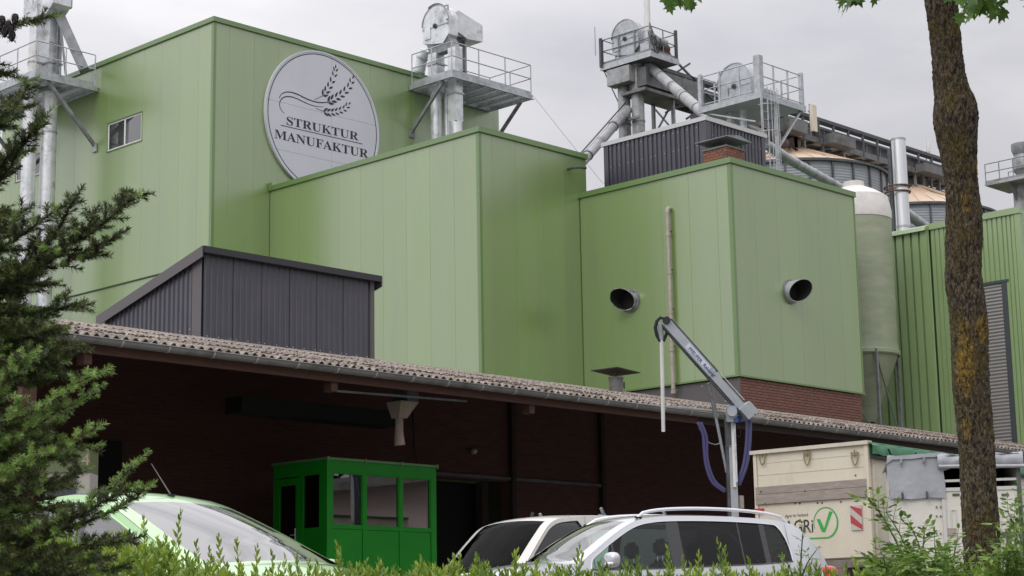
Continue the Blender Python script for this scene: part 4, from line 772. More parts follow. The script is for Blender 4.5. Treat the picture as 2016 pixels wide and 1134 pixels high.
M['canvas'] = mat('dusty canvas', (.33, .27, .21), .9, var=(.25, .2, .16), vscale=6)
under_canopy()
def roof_cap_vent():
    p = at(1213, 768, Y=28.95); t = thing('roof_vent', 'grey flue stub with flat rain plate on the barn roof', 'roof vent', (p.x, p.y, p.z-.1))
    mb = MB(); mb.cyl((p.x, p.y, p.z-.3), (p.x, p.y, p.z+.30), .17, n=20); mb.build('stub', M['zinc'], t, True)
    mb = MB(); mb.cyl((p.x, p.y, p.z+.26), (p.x, p.y, p.z+.305), .182, n=20); mb.build('rim', M['zinc'], t, True)
    for a in (0, 1, 2, 3): 
        c = math.cos(a*1.57+.4)*.14; s = math.sin(a*1.57+.4)*.14; mb = MB(); mb.cyl((p.x+c, p.y+s, p.z+.3), (p.x+c, p.y+s, p.z+.43), .008, n=6); mb.build('stay', M['darksteel'], t)
    mb = MB(); q = .42; V = [(p.x-q, p.y-q, p.z+.46), (p.x+q, p.y-q, p.z+.40), (p.x+q, p.y+q, p.z+.41), (p.x-q, p.y+q, p.z+.47)]; mb.prism(V, (0, 0, .02)); mb.build('rain_plate', M['rustplate'], t)
    mb = MB(); mb.bar((p.x+.17, p.y, p.z+.12), (p.x+.3, p.y, p.z+.12), .03); mb.bar((p.x+.3, p.y, p.z+.06), (p.x+.3, p.y, p.z+.22), .025); mb.build('side_bracket', M['darksteel'], t)
M['rustplate'] = mat('mossy steel plate', (.055, .06, .035), .8, var=(.03, .03, .03), vscale=8)
roof_cap_vent()
# ------------------------------------------------------------------ green kiosk on the dock
def kiosk():
    x0, x1, y0, y1, z0, z1 = 21.93, 24.66, 26.0, 27.55, 1.2, 3.60
    t = thing('green_kiosk', 'bright green glazed kiosk standing under the barn canopy', 'kiosk', (x0, y0, z0)); G = M['kiosk']
    zr = 2.42; zt = z1-.22
    w = (x1-x0)/3; fr = MB()
    fr.box((x0, y0, z0), (x0+.14, y0+.1, z1)); fr.box((x1-.14, y0, z0), (x1, y0+.1, z1)); fr.box((x0+.14, y0+.002, zt), (x1-.14, y0+.1, z1-.001)); fr.box((x0+.14, y0+.003, zr-.06), (x1-.14, y0+.1, zr))
    for k in (1, 2): fr.box((x0+k*w-.045, y0+.001, z0), (x0+k*w+.045, y0+.1, zt))
    fr.build('frame', G, t)
    for k in range(3):
        a = x0+k*w+(.14 if k == 0 else .045); b = x0+(k+1)*w-(.14 if k == 2 else .045)
        p = MB(); p.box((a+.006, y0+.015, z0), (b-.006, y0+.06, zr-.066)); p.build('lower_panel', G, t)
        g = MB(); g.box((a+.0, y0+.04, zr), (b, y0+.05, zt)); g.build('window_pane', M['glass_kiosk'], t)
        q = MB(); fwid = .02
        q.box((a, y0+.012, zr), (b, y0+.039, zr+fwid)); q.box((a, y0+.012, zt-fwid), (b, y0+.039, zt)); q.box((a, y0+.012, zr+fwid), (a+fwid, y0+.039, zt-fwid)); q.box((b-fwid, y0+.012, zr+fwid), (b, y0+.039, zt-fwid)); q.build('window_bead', G, t)
    # left side: panel with window and a glazed door
    X = x0; s = MB(); s.box((X, y0+.101, z1-.25), (X+.08, y1, z1-.002)); s.box((X, y0+.101, z0), (X+.08, y0+.22, z1-.252)); s.box((X, y1-.1, z0), (X+.08, y1, z1-.252)); s.box((X, y0+.68, z0), (X+.08, y0+.78, z1-.252)); s.box((X+.02, y0+.221, z0), (X+.07, y0+.679, zr-.03)); s.build('side_frame', G, t)
    g = MB(); g.box((X+.03, y0+.222, zr-.028), (X+.04, y0+.678, z1-.254)); g.build('window_pane', M['glass_mid'], t)
    d = MB(); a, b = y0+.79, y1-.11
    d.box((X-.01, a, z0+.02), (X+.04, a+.09, z1-.27)); d.box((X-.01, b-.09, z0+.02), (X+.04, b, z1-.27)); d.box((X-.01, a+.09, z1-.4), (X+.04, b-.09, z1-.27)); d.box((X-.01, a+.09, z0+.02), (X+.04, b-.09, z0+.3)); dr = d.build('door', G, t)
    g = MB(); g.box((X+.01, a+.09, z0+.3), (X+.02, b-.09, z1-.4)); g.build('door_pane', M['glass_mid'], dr)
    g = MB(); g.bar((X-.05, a+.05, z0+.95), (X-.05, a+.05, z0+1.2), .02); g.bar((X-.06, a+.05, z0+1.08), (X-.06, a+.17, z0+1.08), .018); g.build('handle', M['galv_bright'], dr)
    r = MB(); r.box((x0-.03, y0-.03, z1), (x1+.03, y1+.03, z1+.045)); r.build('roof', M['kiosktrim'], t)
    for k in range(4): c = MB(); xx = x0+k*(x1-x0)/3; c.box((xx-.02, y0-.045, z1-.02), (xx+.02, y0-.032, z1+.06)); c.build('roof_clip', M['kiosktrim'], t)
    b = MB(); b.box((x1-.07, y0+.101, z0), (x1, y1, z1-.002)); b.box((x0+.081, y1-.06, z0), (x1-.071, y1, z1-.002)); b.build('rear_wall', G, t)
    q = MB(); q.tube([(x1-.55+.17*math.cos(a), y0+.2, zr+.33+(.28*math.sin(a) if a > math.pi else .5*min(a, math.pi-a))) for a in [math.pi+math.pi*k/14 for k in range(15)]], .018, 6); q.build('hanging_cable', M['black'], t)
    i = MB(); i.box((x0+.3, y0+.5, z0), (x1-.3, y0+.9, zr-.12)); i.build('desk', M['ivory'], t)
    n = MB(); n.box((x0+.5, y0+.36, zr-.05), (x0+.75, y0+.37, zr+.12)); n.box((x0+1.3, y0+.36, zr-.05), (x0+1.7, y0+.37, zr+.14)); n.build('notice_sheet', M['white'], t)
M['kiosktrim'] = mat('pale kiosk roof edge', (.09, .22, .08), .5)
kiosk()
def ticket_cabinet():
    # grey cabinet with the number 24, half behind the spruce
    z0 = .0; c0 = at(92, 900, d=25.5); c1 = at(178, 900, d=25.5); zt = at(150, 884, d=25.5).z
    t = thing('service_cabinet', 'grey service cabinet numbered 24 half hidden behind the spruce', 'cabinet', (c0.x, c0.y, 0))
    u = (Vector((c1.x, c1.y, 0))-Vector((c0.x, c0.y, 0))); L = u.length; u.normalize(); n = Vector((u.y, -u.x, 0))
    if n.dot(FH) > 0: n = -n
    o = Vector((c0.x, c0.y, 0)); P = lambda a, b, z: o+u*a+n*b+Vector((0, 0, z))
    def bx(a0, a1, b0, b1, z0, z1, name, m, par=t): q = MB(); q.prism([P(a0, b0, z0), P(a1, b0, z0), P(a1, b1, z0), P(a0, b1, z0)], (0, 0, z1-z0)); return q.build(name, m, par)
    bx(0, L, -.5, 0, 0, zt-.32, 'housing', M['concrete_light']); bx(0, L, -.5, .02, zt-.318, zt, 'header', M['olive'])
    bx(.02, L-.18, .001, .025, zt-.75, zt-.38, 'display_screen', M['glass_mid'])
    bx(.02, L-.18, .001, .02, 1.2, zt-.77, 'poster', M['ivory'])
    bx(L-.38, L-.26, .021, .026, zt-.98, zt-.88, 'round_button', M['amber'])
    put_text('24', .24, P(L-.24, .022, zt-.23), u, (0, 0, 1), M['canvas'], t, 'lettering')
M['concrete_light'] = mat('light grey cabinet paint', (.34, .32, .29), .7); M['olive'] = mat('olive header panel', (.10, .12, .05), .6)
ticket_cabinet()
# ------------------------------------------------------------------ steelwork
def railing(parent, pts, z, h=1.1, step=1.25, m='galv', post=.045, rail=.04, square=False, name='railing'):
    mb = MB(); pts = [Vector((x, y, z)) for x, y in pts]
    for a, b in zip(pts, pts[1:]):
        L = (b-a).length; n = max(1, round(L/step))
        for k in range(n+1):
            if k == n and b is not pts[-1]: continue
            p = a.lerp(b, k/n); mb.cyl(p-Vector((0, 0, .05)), p+Vector((0, 0, h)), post/2, n=6)
        for hh in (h, h*.55): mb.cyl(a+Vector((0, 0, hh)), b+Vector((0, 0, hh)), rail/2, n=6)
        d = (b-a).normalized(); mb.bar(a+Vector((0, 0, .07)), b+Vector((0, 0, .07)), .012, .12)
    return mb.build(name, M[m], parent)
def deck(parent, x0, x1, y0, y1, z, m='deck', mb_='galv', beams=.55, name='deck'):
    """grating on channel beams, open from below"""
    g = MB(); n = int((x1-x0)/.045*.5)
    x = x0+.05
    while x < x1-.04: g.box((x, y0+.03, z-.035), (x+.012, y1-.03, z)); x += .07
    y = y0+.1
    while y < y1-.04: g.box((x0+.03, y, z-.03), (x1-.03, y+.012, z-.008)); y += .2
    o = g.build('grating', M[m], parent)
    f = MB()
    f.box((x0, y0, z-.16), (x0+.06, y1, z+.005)); f.box((x1-.06, y0, z-.16), (x1, y1, z+.005)); f.box((x0+.061, y0, z-.16), (x1-.061, y0+.06, z+.005)); f.box((x0+.061, y1-.06, z-.16), (x1-.061, y1, z+.005))
    f.box((x0-.04, y0-.04, z-.17), (x1+.04, y0-.001, z-.15)); f.box((x0-.04, y0, z-.17), (x0-.001, y1, z-.15))
    f.build('edge_beam', M[mb_], parent)
    x = x0+beams
    while x < x1-.2: b = MB(); b.box((x-.035, y0+.062, z-.15), (x+.035, y1-.062, z-.037)); b.build('cross_beam', M[mb_], parent); x += beams
def head(parent, cx, cy, cz, r, w, m='galv_bright', box=None, legs=None, leg=(.36, .3)):
    """elevator head: pulley axis along X, half round hood, outlet box, two casings going down"""
    n = 22; top = [(cy+r*math.cos(math.pi*k/n), cz+r*math.sin(math.pi*k/n)) for k in range(n+1)]
    lo = cz-r*.95
    prof = top+[(cy-r, lo+.1), (cy-r*.55, lo-.18), (cy+r*.2, lo-.10), (cy+r*.98, lo+.02)]
    mb = MB(); mb.prism([(cx-w/2, y, z) for y, z in prof], (w, 0, 0)); mb.build('hood', M[m], parent, 30)
    # flange strips and a hatch on the round side
    q = MB()
    for k in range(n):
        for xx in (cx-w/2-.012,): q.bar((xx, cy+(r+.01)*math.cos(math.pi*k/n), cz+(r+.01)*math.sin(math.pi*k/n)), (xx, cy+(r+.01)*math.cos(math.pi*(k+1)/n), cz+(r+.01)*math.sin(math.pi*(k+1)/n)), .025, .035)
    q.bar((cx-w/2-.012, cy-r*.98, cz-.12), (cx-w/2-.012, cy+r*.98, cz-.12), .02, .03); q.build('flange', M['galv'], parent)
    q = MB(); q.cyl((cx-w/2-.05, cy, cz-.1), (cx-w/2+.02, cy, cz-.1), .09, n=14); q.cyl((cx-w/2-.10, cy, cz-.1), (cx-w/2-.04, cy, cz-.1), .04, n=10); q.build('bearing', M['darksteel'], parent, True)
    q = MB(); q.box((cx-w/2-.03, cy+r*.35, lo+.12), (cx-w/2-.005, cy+r*.8, lo+.55)); q.build('inspection_hatch', M[m], parent)
def casing(parent, cx, cy, z0, z1, wx, wy, m='galv', name='leg_casing', flanges=2.0):
    mb = MB(); mb.box((cx-wx/2, cy-wy/2, z0), (cx+wx/2, cy+wy/2, z1)); o = mb.build(name, M[m], parent)
    z = z0+flanges*.5
    while z < z1-.1: f = MB(); f.box((cx-wx/2-.035, cy-wy/2-.035, z-.03), (cx+wx/2+.035, cy+wy/2+.035, z+.03)); f.build('flange', M['galv'], o); z += flanges
def pipe(parent, pts, r, m='galv_bright', rings=1.5, name='pipe', n=18, ringm='galv'):
    mb = MB(); mb.tube(pts, r, n); o = mb.build(name, M[m], parent, 50)
    f = MB(); acc = rings*.6
    for a, b in zip(pts, pts[1:]):
        a = Vector(a); b = Vector(b); L = (b-a).length; d = (b-a)/L if L else Vector((0, 0, 1)); s = acc
        while s < L: f.cyl(a+d*(s-.03), a+d*(s+.03), r+.022, n=n); s += rings
        acc = s-L
    if f.v: f.build('pipe_clamp', M[ringm], o, 50)
    return o
def centre_elevator():
    x0, x1, y0, y1, z = 42.5, 46.5, 43.85, 46.0, 19.50
    t = thing('bucket_elevator', 'bright steel elevator head on a platform beside the round sign', 'elevator', (x0, y0, 6))
    deck(t, x0, x1, y0, y1, z); railing(t, [(x0+.04, y1-.1), (x0+.04, y0+.04), (x1-.04, y0+.04), (x1-.04, y1-.05), (x0+1.6, y1-.05)], z, 1.12)
    for x in (x0+.1, x1-.1):
        b = MB(); b.bar((x, y0+.5, z-.16), (x, TY-.02, 17.85), .09, .11); b.build('brace', M['galv_dark'], t); b = MB(); b.box((x-.12, TY-.05, 17.65), (x+.12, TY-.005, 17.95)); b.build('foot_plate', M['galv_dark'], t)
    p = at(870, 84, X=43.1); r = .98; hx = 43.1; hy = 44.85; hz = z+1.35
    # casings: far one (left in the picture), near one (right)
    casing(t, hx, 44.30, z-1.55, z+1.1, .36, .36, 'galv_bright'); casing(t, hx, 45.25, z-.3, z+1.1, .40, .42, 'galv_bright')
    hub = at(857, 46, X=hx-.23); head(t, hx, hub.y, hub.z, .66, .46, 'galv_bright')
    mb = MB(); V = [(hx-.2, hub.y-.5, hub.z-.45), (hx+.2, hub.y-.5, hub.z-.45), (hx+.2, hub.y+.55, hub.z-.45), (hx-.2, hub.y+.55, hub.z-.45), (hx-.16, 44.15, z+1.05), (hx+.16, 44.15, z+1.05), (hx+.16, 45.4, z+1.05), (hx-.16, 45.4, z+1.05)]
    mb.add(V, [(0, 1, 5, 4), (1, 2, 6, 5), (2, 3, 7, 6), (3, 0, 4, 7), (0, 3, 2, 1), (4, 5, 6, 7)]); mb.build('head_funnel', M['galv_dark'], t)
    mb = MB(); n_ = 18; mb.tube([(hx-.27, hub.y+.7*math.cos(math.pi*(.35+.75*k/n_)), hub.z+.7*math.sin(math.pi*(.35+.75*k/n_))) for k in range(n_+1)], .02, 6); mb.build('hood_rim', M['galv_dark'], t)
    pipe(t, [(hx, 45.28, 6), (hx, 45.28, z-.2)], .20, rings=2.4); pipe(t, [(hx+.35, 45.1, 6), (hx+.35, 45.1, z-.1)], .11, rings=2.4); pipe(t, [(hx+.02, 44.30, 6), (hx+.02, 44.30, z-1.55)], .21, rings=2.4)
    mb = MB(); X = hx+.22; hy = hub.y-.05; hz = hub.z-.42
    mb.prism([(X, hy-.5, hz+.15), (X, hy-.5, hz+.80), (X+.15, hy-.5, hz+.90), (X+1.35, hy-.5, hz+.62), (X+1.35, hy-.5, hz+.02), (X+.6, hy-.5, hz-.05)], (0, .8, 0)); mb.build('drive_cover', M['galv_bright'], t)
    mb = MB(); mb.box((X+.05, hy-.45, hz-.02), (X+.5, hy+.2, hz+.14)); mb.cyl((X+.1, hy-.1, hz-.05), (X+.75, hy-.1, hz-.05), .16, n=14); mb.build('motor', M['galv_dark'], t, 40)
    mb = MB(); mb.bar((X+.62, hy-.3, z), (X+.62, hy-.3, hz+.05), .13, .08); mb.bar((X+.05, hy-.3, z+.55), (X+.62, hy-.3, z+.55), .07); mb.build('stand', M['galv_dark'], t)
    mb = MB(); mb.tube([(hx-.1, hy-.3, hz+1.0), (hx-.1, hy-.45, hz+1.0), (hx-.1, hy-.5, hz+.55), (hx-.25, hy-.55, hz+.4)], .03, 6); mb.build('conduit', M['galv_dark'], t)
    # outlet spout bending down and away over the tall roof
    pts = [(hx-.05, hy+.75, hz-.35), (hx-.05, hy+.95, hz-.62), (hx-.05, hy+1.05, hz-1.0), (hx-.05, hy+1.25, hz-1.32), (hx-.05, hy+1.75, hz-1.62), (hx-.05, hy+2.6, hz-1.95)]
    pipe(t, pts, .20, rings=.5, name='outlet_spout')
    mb = MB(); mb.tube([(x1, y0, z), (x1+.7, y0-2.5, z-3.5), (x1+.9, y0-6, z-6.5)], .006, 4); mb.build('guy_wire', M['darksteel'], t)
centre_elevator()
def left_elevator():
    x0, x1, y0, y1, z = 31.62, 34.06, 52.48, 57.2, 19.17
    t = thing('bucket_elevator', 'galvanised elevator at the left edge, its platform braced to the tall hall', 'elevator', (x0, y0, 4))
    deck(t, x0, x1, y0, y1, z)
    railing(t, [(x1-.1, y0+.04), (x0+.04, y0+.04), (x0+.04, y1-.05), (x1-.1, y1-.05)], z, 1.12)
    for yy in (y0+.1, y1-.1):
        b = MB(); b.bar((x0+.55, yy, z-.17), (x1+.02, yy, 17.1), .09, .12); b.build('brace', M['galv_dark'], t); b = MB(); b.box((x1-.04, yy-.12, 16.9), (x1+.02, yy+.12, 17.2)); b.build('foot_plate', M['galv'], t)
    h1 = at(92, 200, Y=54.9); hx = 32.95
    pa = at(94, 330, X=32.9); pb = at(56, 330, X=32.3)
    pipe(t, [(pa.x, pa.y, 3), (pa.x, pa.y, z-.2)], .27, 'galv_bright', rings=2.6); pipe(t, [(pb.x, pb.y, 3), (pb.x, pb.y, z-.2)], .24, 'galv_bright', rings=2.6)
    casing(t, pa.x, pa.y, z, z+2.9, .50, .52, 'galv_bright', flanges=1.6); casing(t, pb.x+.25, pb.y+.05, z, z+2.9, .44, .42, 'galv_bright', flanges=1.6)
    q = at(66, 110, X=32.0); pipe(t, [(q.x, q.y, z), (q.x, q.y, z+1.3)], .17, 'white', rings=1.0); 
    my = (pa.y+pb.y)/2; head(t, 32.75, my, z+3.5, .95, .7, 'galv_bright')
    mb = MB(); a = Vector((32.9, pa.y-.35, z+2.6)); b = at(166, 138, X=33.6); mb.bar(a, b, .34, .34); mb.build('diagonal_duct', M['galv_dark'], t)
    mb = MB(); mb.bar((32.9, pa.y-.4, z), (32.9, pa.y-.4, z+3), .07); mb.bar((32.9, pa.y-1.0, z), (32.9, pa.y-.45, z+2.4), .06); mb.bar((32.5, pa.y-.5, z+1.4), (33.0, pa.y-.5, z+1.4), .05); mb.build('strut', M['galv_dark'], t)
    mb = MB(); mb.box((32.6, pa.y-.75, z+2.7), (33.2, pa.y-.2, z+3.2)); mb.build('drive_cover', M['galv_dark'], t)
    for yy, zz in ((pa.y, 14.3), (pa.y, 11.5)):
        mb = MB(); mb.bar((pa.x, yy-.3, zz), (TX+.02, yy-.5, zz), .07); mb.bar((pa.x-.6, pa.y-.3, zz-.02), (pa.x+.3, pa.y-.3, zz-.02), .06); mb.build('wall_bracket', M['galv_dark'], t)
left_elevator()
def old_elevator():
    Xc = 53.6; c = at(1281, 100, X=Xc); y0 = c.y; z = c.z; l = at(1182, 124, X=Xc); rr = at(1335, 114, Y=y0); y1 = l.y; x1 = rr.x
    t = thing('bucket_elevator', 'old grimy elevator tower beside the white mast above the penthouse', 'elevator', (Xc, y0, 0))
    mb = MB(); mb.box((Xc, y0, z-.20), (x1, y1, z-.02)); mb.build('deck', M['grimy'], t)
    mb = MB(); mb.box((Xc-.03, y0-.03, z-.22), (x1+.03, y0, z+.01)); mb.box((Xc-.03, y0+.001, z-.22), (Xc, y1, z+.01)); mb.build('edge_beam', M['galv'], t)
    railing(t, [(Xc+.05, y1-.1), (Xc+.05, y0+.05), (x1-.05, y0+.05), (x1-.05, y1-.1), (Xc+.05, y1-.1)], z, 1.05, m='galv_dark', post=.055, rail=.045, step=.9)
    for a, b in (((x1-.12, y0-.02, z), (x1-.02, y0+.08, z+1.2)), ((Xc-.12, y1-.15, z-.1), (Xc-.02, y1-.05, z+1.1))): mb = MB(); mb.box(a, b); mb.build('panel_post', M['darksteel'], t)
    hy = at(1243, 80, X=54.1).y; head(t, 54.1, hy, z+.95, .68, .8, 'galv', )
    mb = MB(); mb.box((53.8, hy-1.1, z+.02), (54.7, hy-.5, z+.55)); mb.cyl((53.9, hy-1.2, z+.55), (54.7, hy-1.2, z+.55), .2, n=12); mb.build('gearbox', M['galv_dark'], t, 40)
    mb = MB(); mb.cyl((x1-.9, y0+.45, z+.45), (x1-.2, y0+.45, z+.45), .24, n=14); mb.box((x1-.9, y0+.2, z), (x1-.2, y0+.7, z+.3)); mb.build('motor', M['rust'], t, 40)
    # two round legs
    for px in (1230, 1257):
        p = at(px, 240, X=54.1); pipe(t, [(p.x, p.y, 8), (p.x, p.y, z-.2)], .25, 'galv_worn', rings=2.2, ringm='galv_dark')
    pA = at(1230, 240, X=54.1); pB = at(1257, 240, X=54.1)
    # intermediate platform and boxes
    a = at(1270, 170, X=53.7); b = at(1222, 182, X=53.7); c2 = at(1328, 190, Y=a.y)
    mb = MB(); mb.box((53.7, a.y, a.z-.12), (c2.x+1.2, b.y, a.z)); mb.build('lower_deck', M['grimy'], t)
    mb = MB(); mb.box((53.5, pB.y-.1, a.z+.35), (54.0, pA.y+.35, a.z+1.0)); mb.build('control_box', M['galv_worn'], t)
    mb = MB(); mb.box((53.9, a.y+.1, a.z+.15), (57.2, a.y+.9, a.z+.9)); mb.build('link_conveyor', M['grimy'], t)
    for k, zz in enumerate((a.z+1.25, a.z-1.15)):
        mb = MB(); mb.bar((53.7, pB.y-.4, zz), (53.7, pA.y+.4, zz), .1); mb.build('cross_bar', M['galv_dark'], t)
    # open lattice trestle to the right of the legs
    p = at(1287, 240, X=55.6); q = at(1326, 240, X=55.6)
    for r_ in (p, q): mb = MB(); mb.bar((r_.x, r_.y, 8), (r_.x, r_.y, a.z-.1), .12); mb.build('trestle_post', M['galv_dark'], t)
    mb = MB()
    for k in range(4): zz = a.z-.2-k*1.3; mb.bar((p.x, p.y, zz), (q.x, q.y, zz-1.2), .06); mb.bar((q.x, q.y, zz), (p.x, p.y, zz-1.2), .06)
    mb.build('lattice', M['galv_dark'], t)
    # guy rod at the left
    g0 = at(1181, 122, X=Xc); g1 = at(1219, 205, X=54.0); mb = MB(); mb.cyl(g0, g1, .025, n=6); mb.build('tie_rod', M['darksteel'], t)
    mb = MB(); w = at(1172, 95, X=Xc); mb.cyl((w.x, w.y, w.z-.3), (w.x, w.y, w.z+.9), .012, n=5); mb.build('whip_aerial', M['darksteel'], t)
M['galv_worn'] = mat('worn galvanised tube', (.30, .31, .32), .5, .3, var=(.40, .41, .42), vscale=2, dirt=(.17, .15, .13), dscale=1.3, dlo=.5, dhi=.7)
old_elevator()
def slanted_pipes():
    # down to the middle hall
    a = at(1236, 216, X=53.9); b = at(1152, 312, X=50.5)
    t = thing('discharge_pipe', 'slanted steel pipe dropping left from the old elevator to the middle hall', 'pipe', b); d = (b-a).normalized(); pipe(t, [a, b+d*3], .19, 'galv_worn', rings=2.6, ringm='darksteel')
    mb = MB(); mb.cyl(a+Vector((0, .1, .32)), b+d*3+Vector((0, .1, .32)), .03, n=6); mb.build('conduit', M['darksteel'], t)
    a = at(1272, 125, X=54.4); m_ = at(1300, 150, X=54.2); b = at(1372, 212, X=50.5); b2 = at(1400, 236, X=49.5)
    t = thing('discharge_pipe', 'fat worn pipe slanting right from the old elevator down behind the penthouse', 'pipe', b2)
    pipe(t, [a, m_, b, b2], .20, 'galv_worn', rings=2.2, ringm='galv_dark')
    a = at(1506, 283, X=50.5); b = at(1560, 318, X=53); c = at(1640, 362, X=57)
    t = thing('discharge_pipe', 'long slanting pipe passing in front of the nearer silo wall', 'pipe', c); d = (c-b).normalized()
    pipe(t, [a, b, c+d*2.5], .17, 'galv', rings=1.8)
    a = at(1745, 390, X=66); b = at(1822, 447, X=69)
    t = thing('discharge_pipe', 'short slanting pipe behind the silver flue stack', 'pipe', b); pipe(t, [a, b+(b-a)*.3], .22, 'galv', rings=2.2)
slanted_pipes()
def white_mast():
    b = at(1275, 62, X=53.9); b.y -= 0; t = thing('antenna_mast', 'thick white mast rising out of the old elevator platform', 'mast', (b.x, b.y, b.z-1.2))
    mb = MB(); mb.cyl((b.x, b.y, b.z), (b.x, b.y, b.z+6), .125, n=18); mb.build('tube', M['white'], t, 50)
    mb = MB(); mb.cyl((b.x, b.y, b.z-.5), (b.x, b.y, b.z+.0), .19, n=14); mb.box((b.x-.22, b.y-.22, b.z-.9), (b.x+.22, b.y+.22, b.z-.5)); mb.build('socket', M['galv'], t, 40)
    for k in range(6):
        q = MB(); a = random.uniform(0, 6.28); q.tube([(b.x+.2*math.cos(a), b.y+.2*math.sin(a), b.z-.1), (b.x+.5*math.cos(a), b.y+.5*math.sin(a), b.z-.35), (b.x+.45*math.cos(a+.5), b.y+.45*math.sin(a+.5), b.z-.95)], .035, 6); q.build('cable', M['darksteel'], t)
    mb = MB(); e = at(1296, 92, X=53.9); mb.cyl((b.x, b.y, b.z+.6), (e.x, e.y, e.z), .03, n=6); mb.build('stay', M['darksteel'], t)
white_mast()
def service_tower():
    X0, Z = 48.0, 17.93; y0 = 35.0; x1 = 50.47; y1 = 37.56
    t = thing('bucket_elevator', 'round steel elevator head inside the railed square platform above the penthouse', 'elevator', (X0, y0, 4))
    mb = MB(); mb.box((X0, y0, Z-.14), (x1, y1, Z-.02)); mb.build('deck', M['galv_sheet'], t)
    mb = MB(); mb.box((X0-.04, y0-.04, Z-.18), (x1+.04, y0, Z+.03)); mb.box((X0-.04, y0+.001, Z-.18), (X0, y1, Z+.03)); mb.build('edge_beam', M['galv'], t)
    for (x, y, h) in ((X0, y0, 1.30), (x1-.11, y0, 1.18), (X0, y1-.11, 1.18), (x1-.11, y1-.11, 1.15)):
        s = .22 if h > 1.25 else .11; mb = MB(); mb.box((x-.02, y-.02, Z-.16), (x+s*.9, y+s, Z+h)); mb.build('corner_post', M['galv'], t)
    mb = MB()
    def rl(a, b):
        for h in (.12, .62, 1.1): mb.cyl((*a, Z+h), (*b, Z+h), .02, n=6)
        for k in (1, 2): p = [a[i]+(b[i]-a[i])*k/3 for i in (0, 1)]; mb.box((p[0]-.025, p[1]-.025, Z), (p[0]+.025, p[1]+.025, Z+1.12))
    rl((X0+.05, y0+.05), (X0+.05, y1-.05)); rl((X0+.05, y0+.05), (x1-.05, y0+.05)); rl((x1-.05, y0+.05), (x1-.05, y1-.05)); rl((X0+.05, y1-.05), (x1-.05, y1-.05)); mb.build('railing', M['galv'], t)
    hy = at(1443, 160, X=48.6).y; tz = at(1441, 126, X=48.65).z; head(t, 48.95, hy, tz-.70, .70, .6, 'galv')
    mb = MB(); mb.cyl((49.2, hy-.7, Z+.45), (49.9, hy-.7, Z+.45), .17, n=12); mb.box((49.1, hy-.9, Z), (49.8, hy-.5, Z+.3)); mb.build('motor', M['galv_dark'], t, 40)
    for dy in (-.28, .28): casing(t, 48.9, hy+dy, Z, Z+.2, .3, .25, 'galv')
    for px in (1437, 1462):
        p = at(px, 215, X=48.8); pipe(t, [(p.x, p.y, 4), (p.x, p.y, Z-.1)], .12, 'galv_bright', rings=2.5)
    # ladder with safety cage going down in front
    lx = 49.9; ly = y0-.35; c0 = at(1515, 210, Y=ly); lx = c0.x
    mb = MB(); 
    for dx in (-.18, .18): mb.bar((lx+dx, ly+.2, 11), (lx+dx, ly+.2, Z+.2), .035)
    z = 11.1
    while z < Z: mb.cyl((lx-.18, ly+.2, z), (lx+.18, ly+.2, z), .012, n=5); z += .28
    mb.build('ladder', M['galv'], t)
    mb = MB(); z = 12
    while z < Z+.1:
        pts = [(lx+.36*math.cos(a), ly+.2-.5*math.sin(a), z) for a in [math.pi*k/8 for k in range(9)]]; mb.tube(pts, .014, 5); z += .9
    for a in (.35, 1.0, 1.57, 2.14, 2.8): mb.bar((lx+.36*math.cos(a), ly+.2-.5*math.sin(a), 11.8), (lx+.36*math.cos(a), ly+.2-.5*math.sin(a), Z), .02)
    mb.build('safety_cage', M['galv'], t)
    mb = MB(); mb.bar((x1-.1, y0+.1, Z-.16), (X0+1.0, y0+.1, Z-1.7), .07); mb.bar((X0+.95, y0+.1, Z-.16), (X0+.95, y0+.1, 11), .1); mb.bar((X0+.1, y1-.1, Z-.15), (X0+.1, y0+.3, Z-.9), .05); mb.build('brace', M['galv'], t)
M['galv_sheet'] = mat('pale deck sheet', (.42, .44, .47), .5, .3, var=(.5, .52, .55), vscale=2)
service_tower()
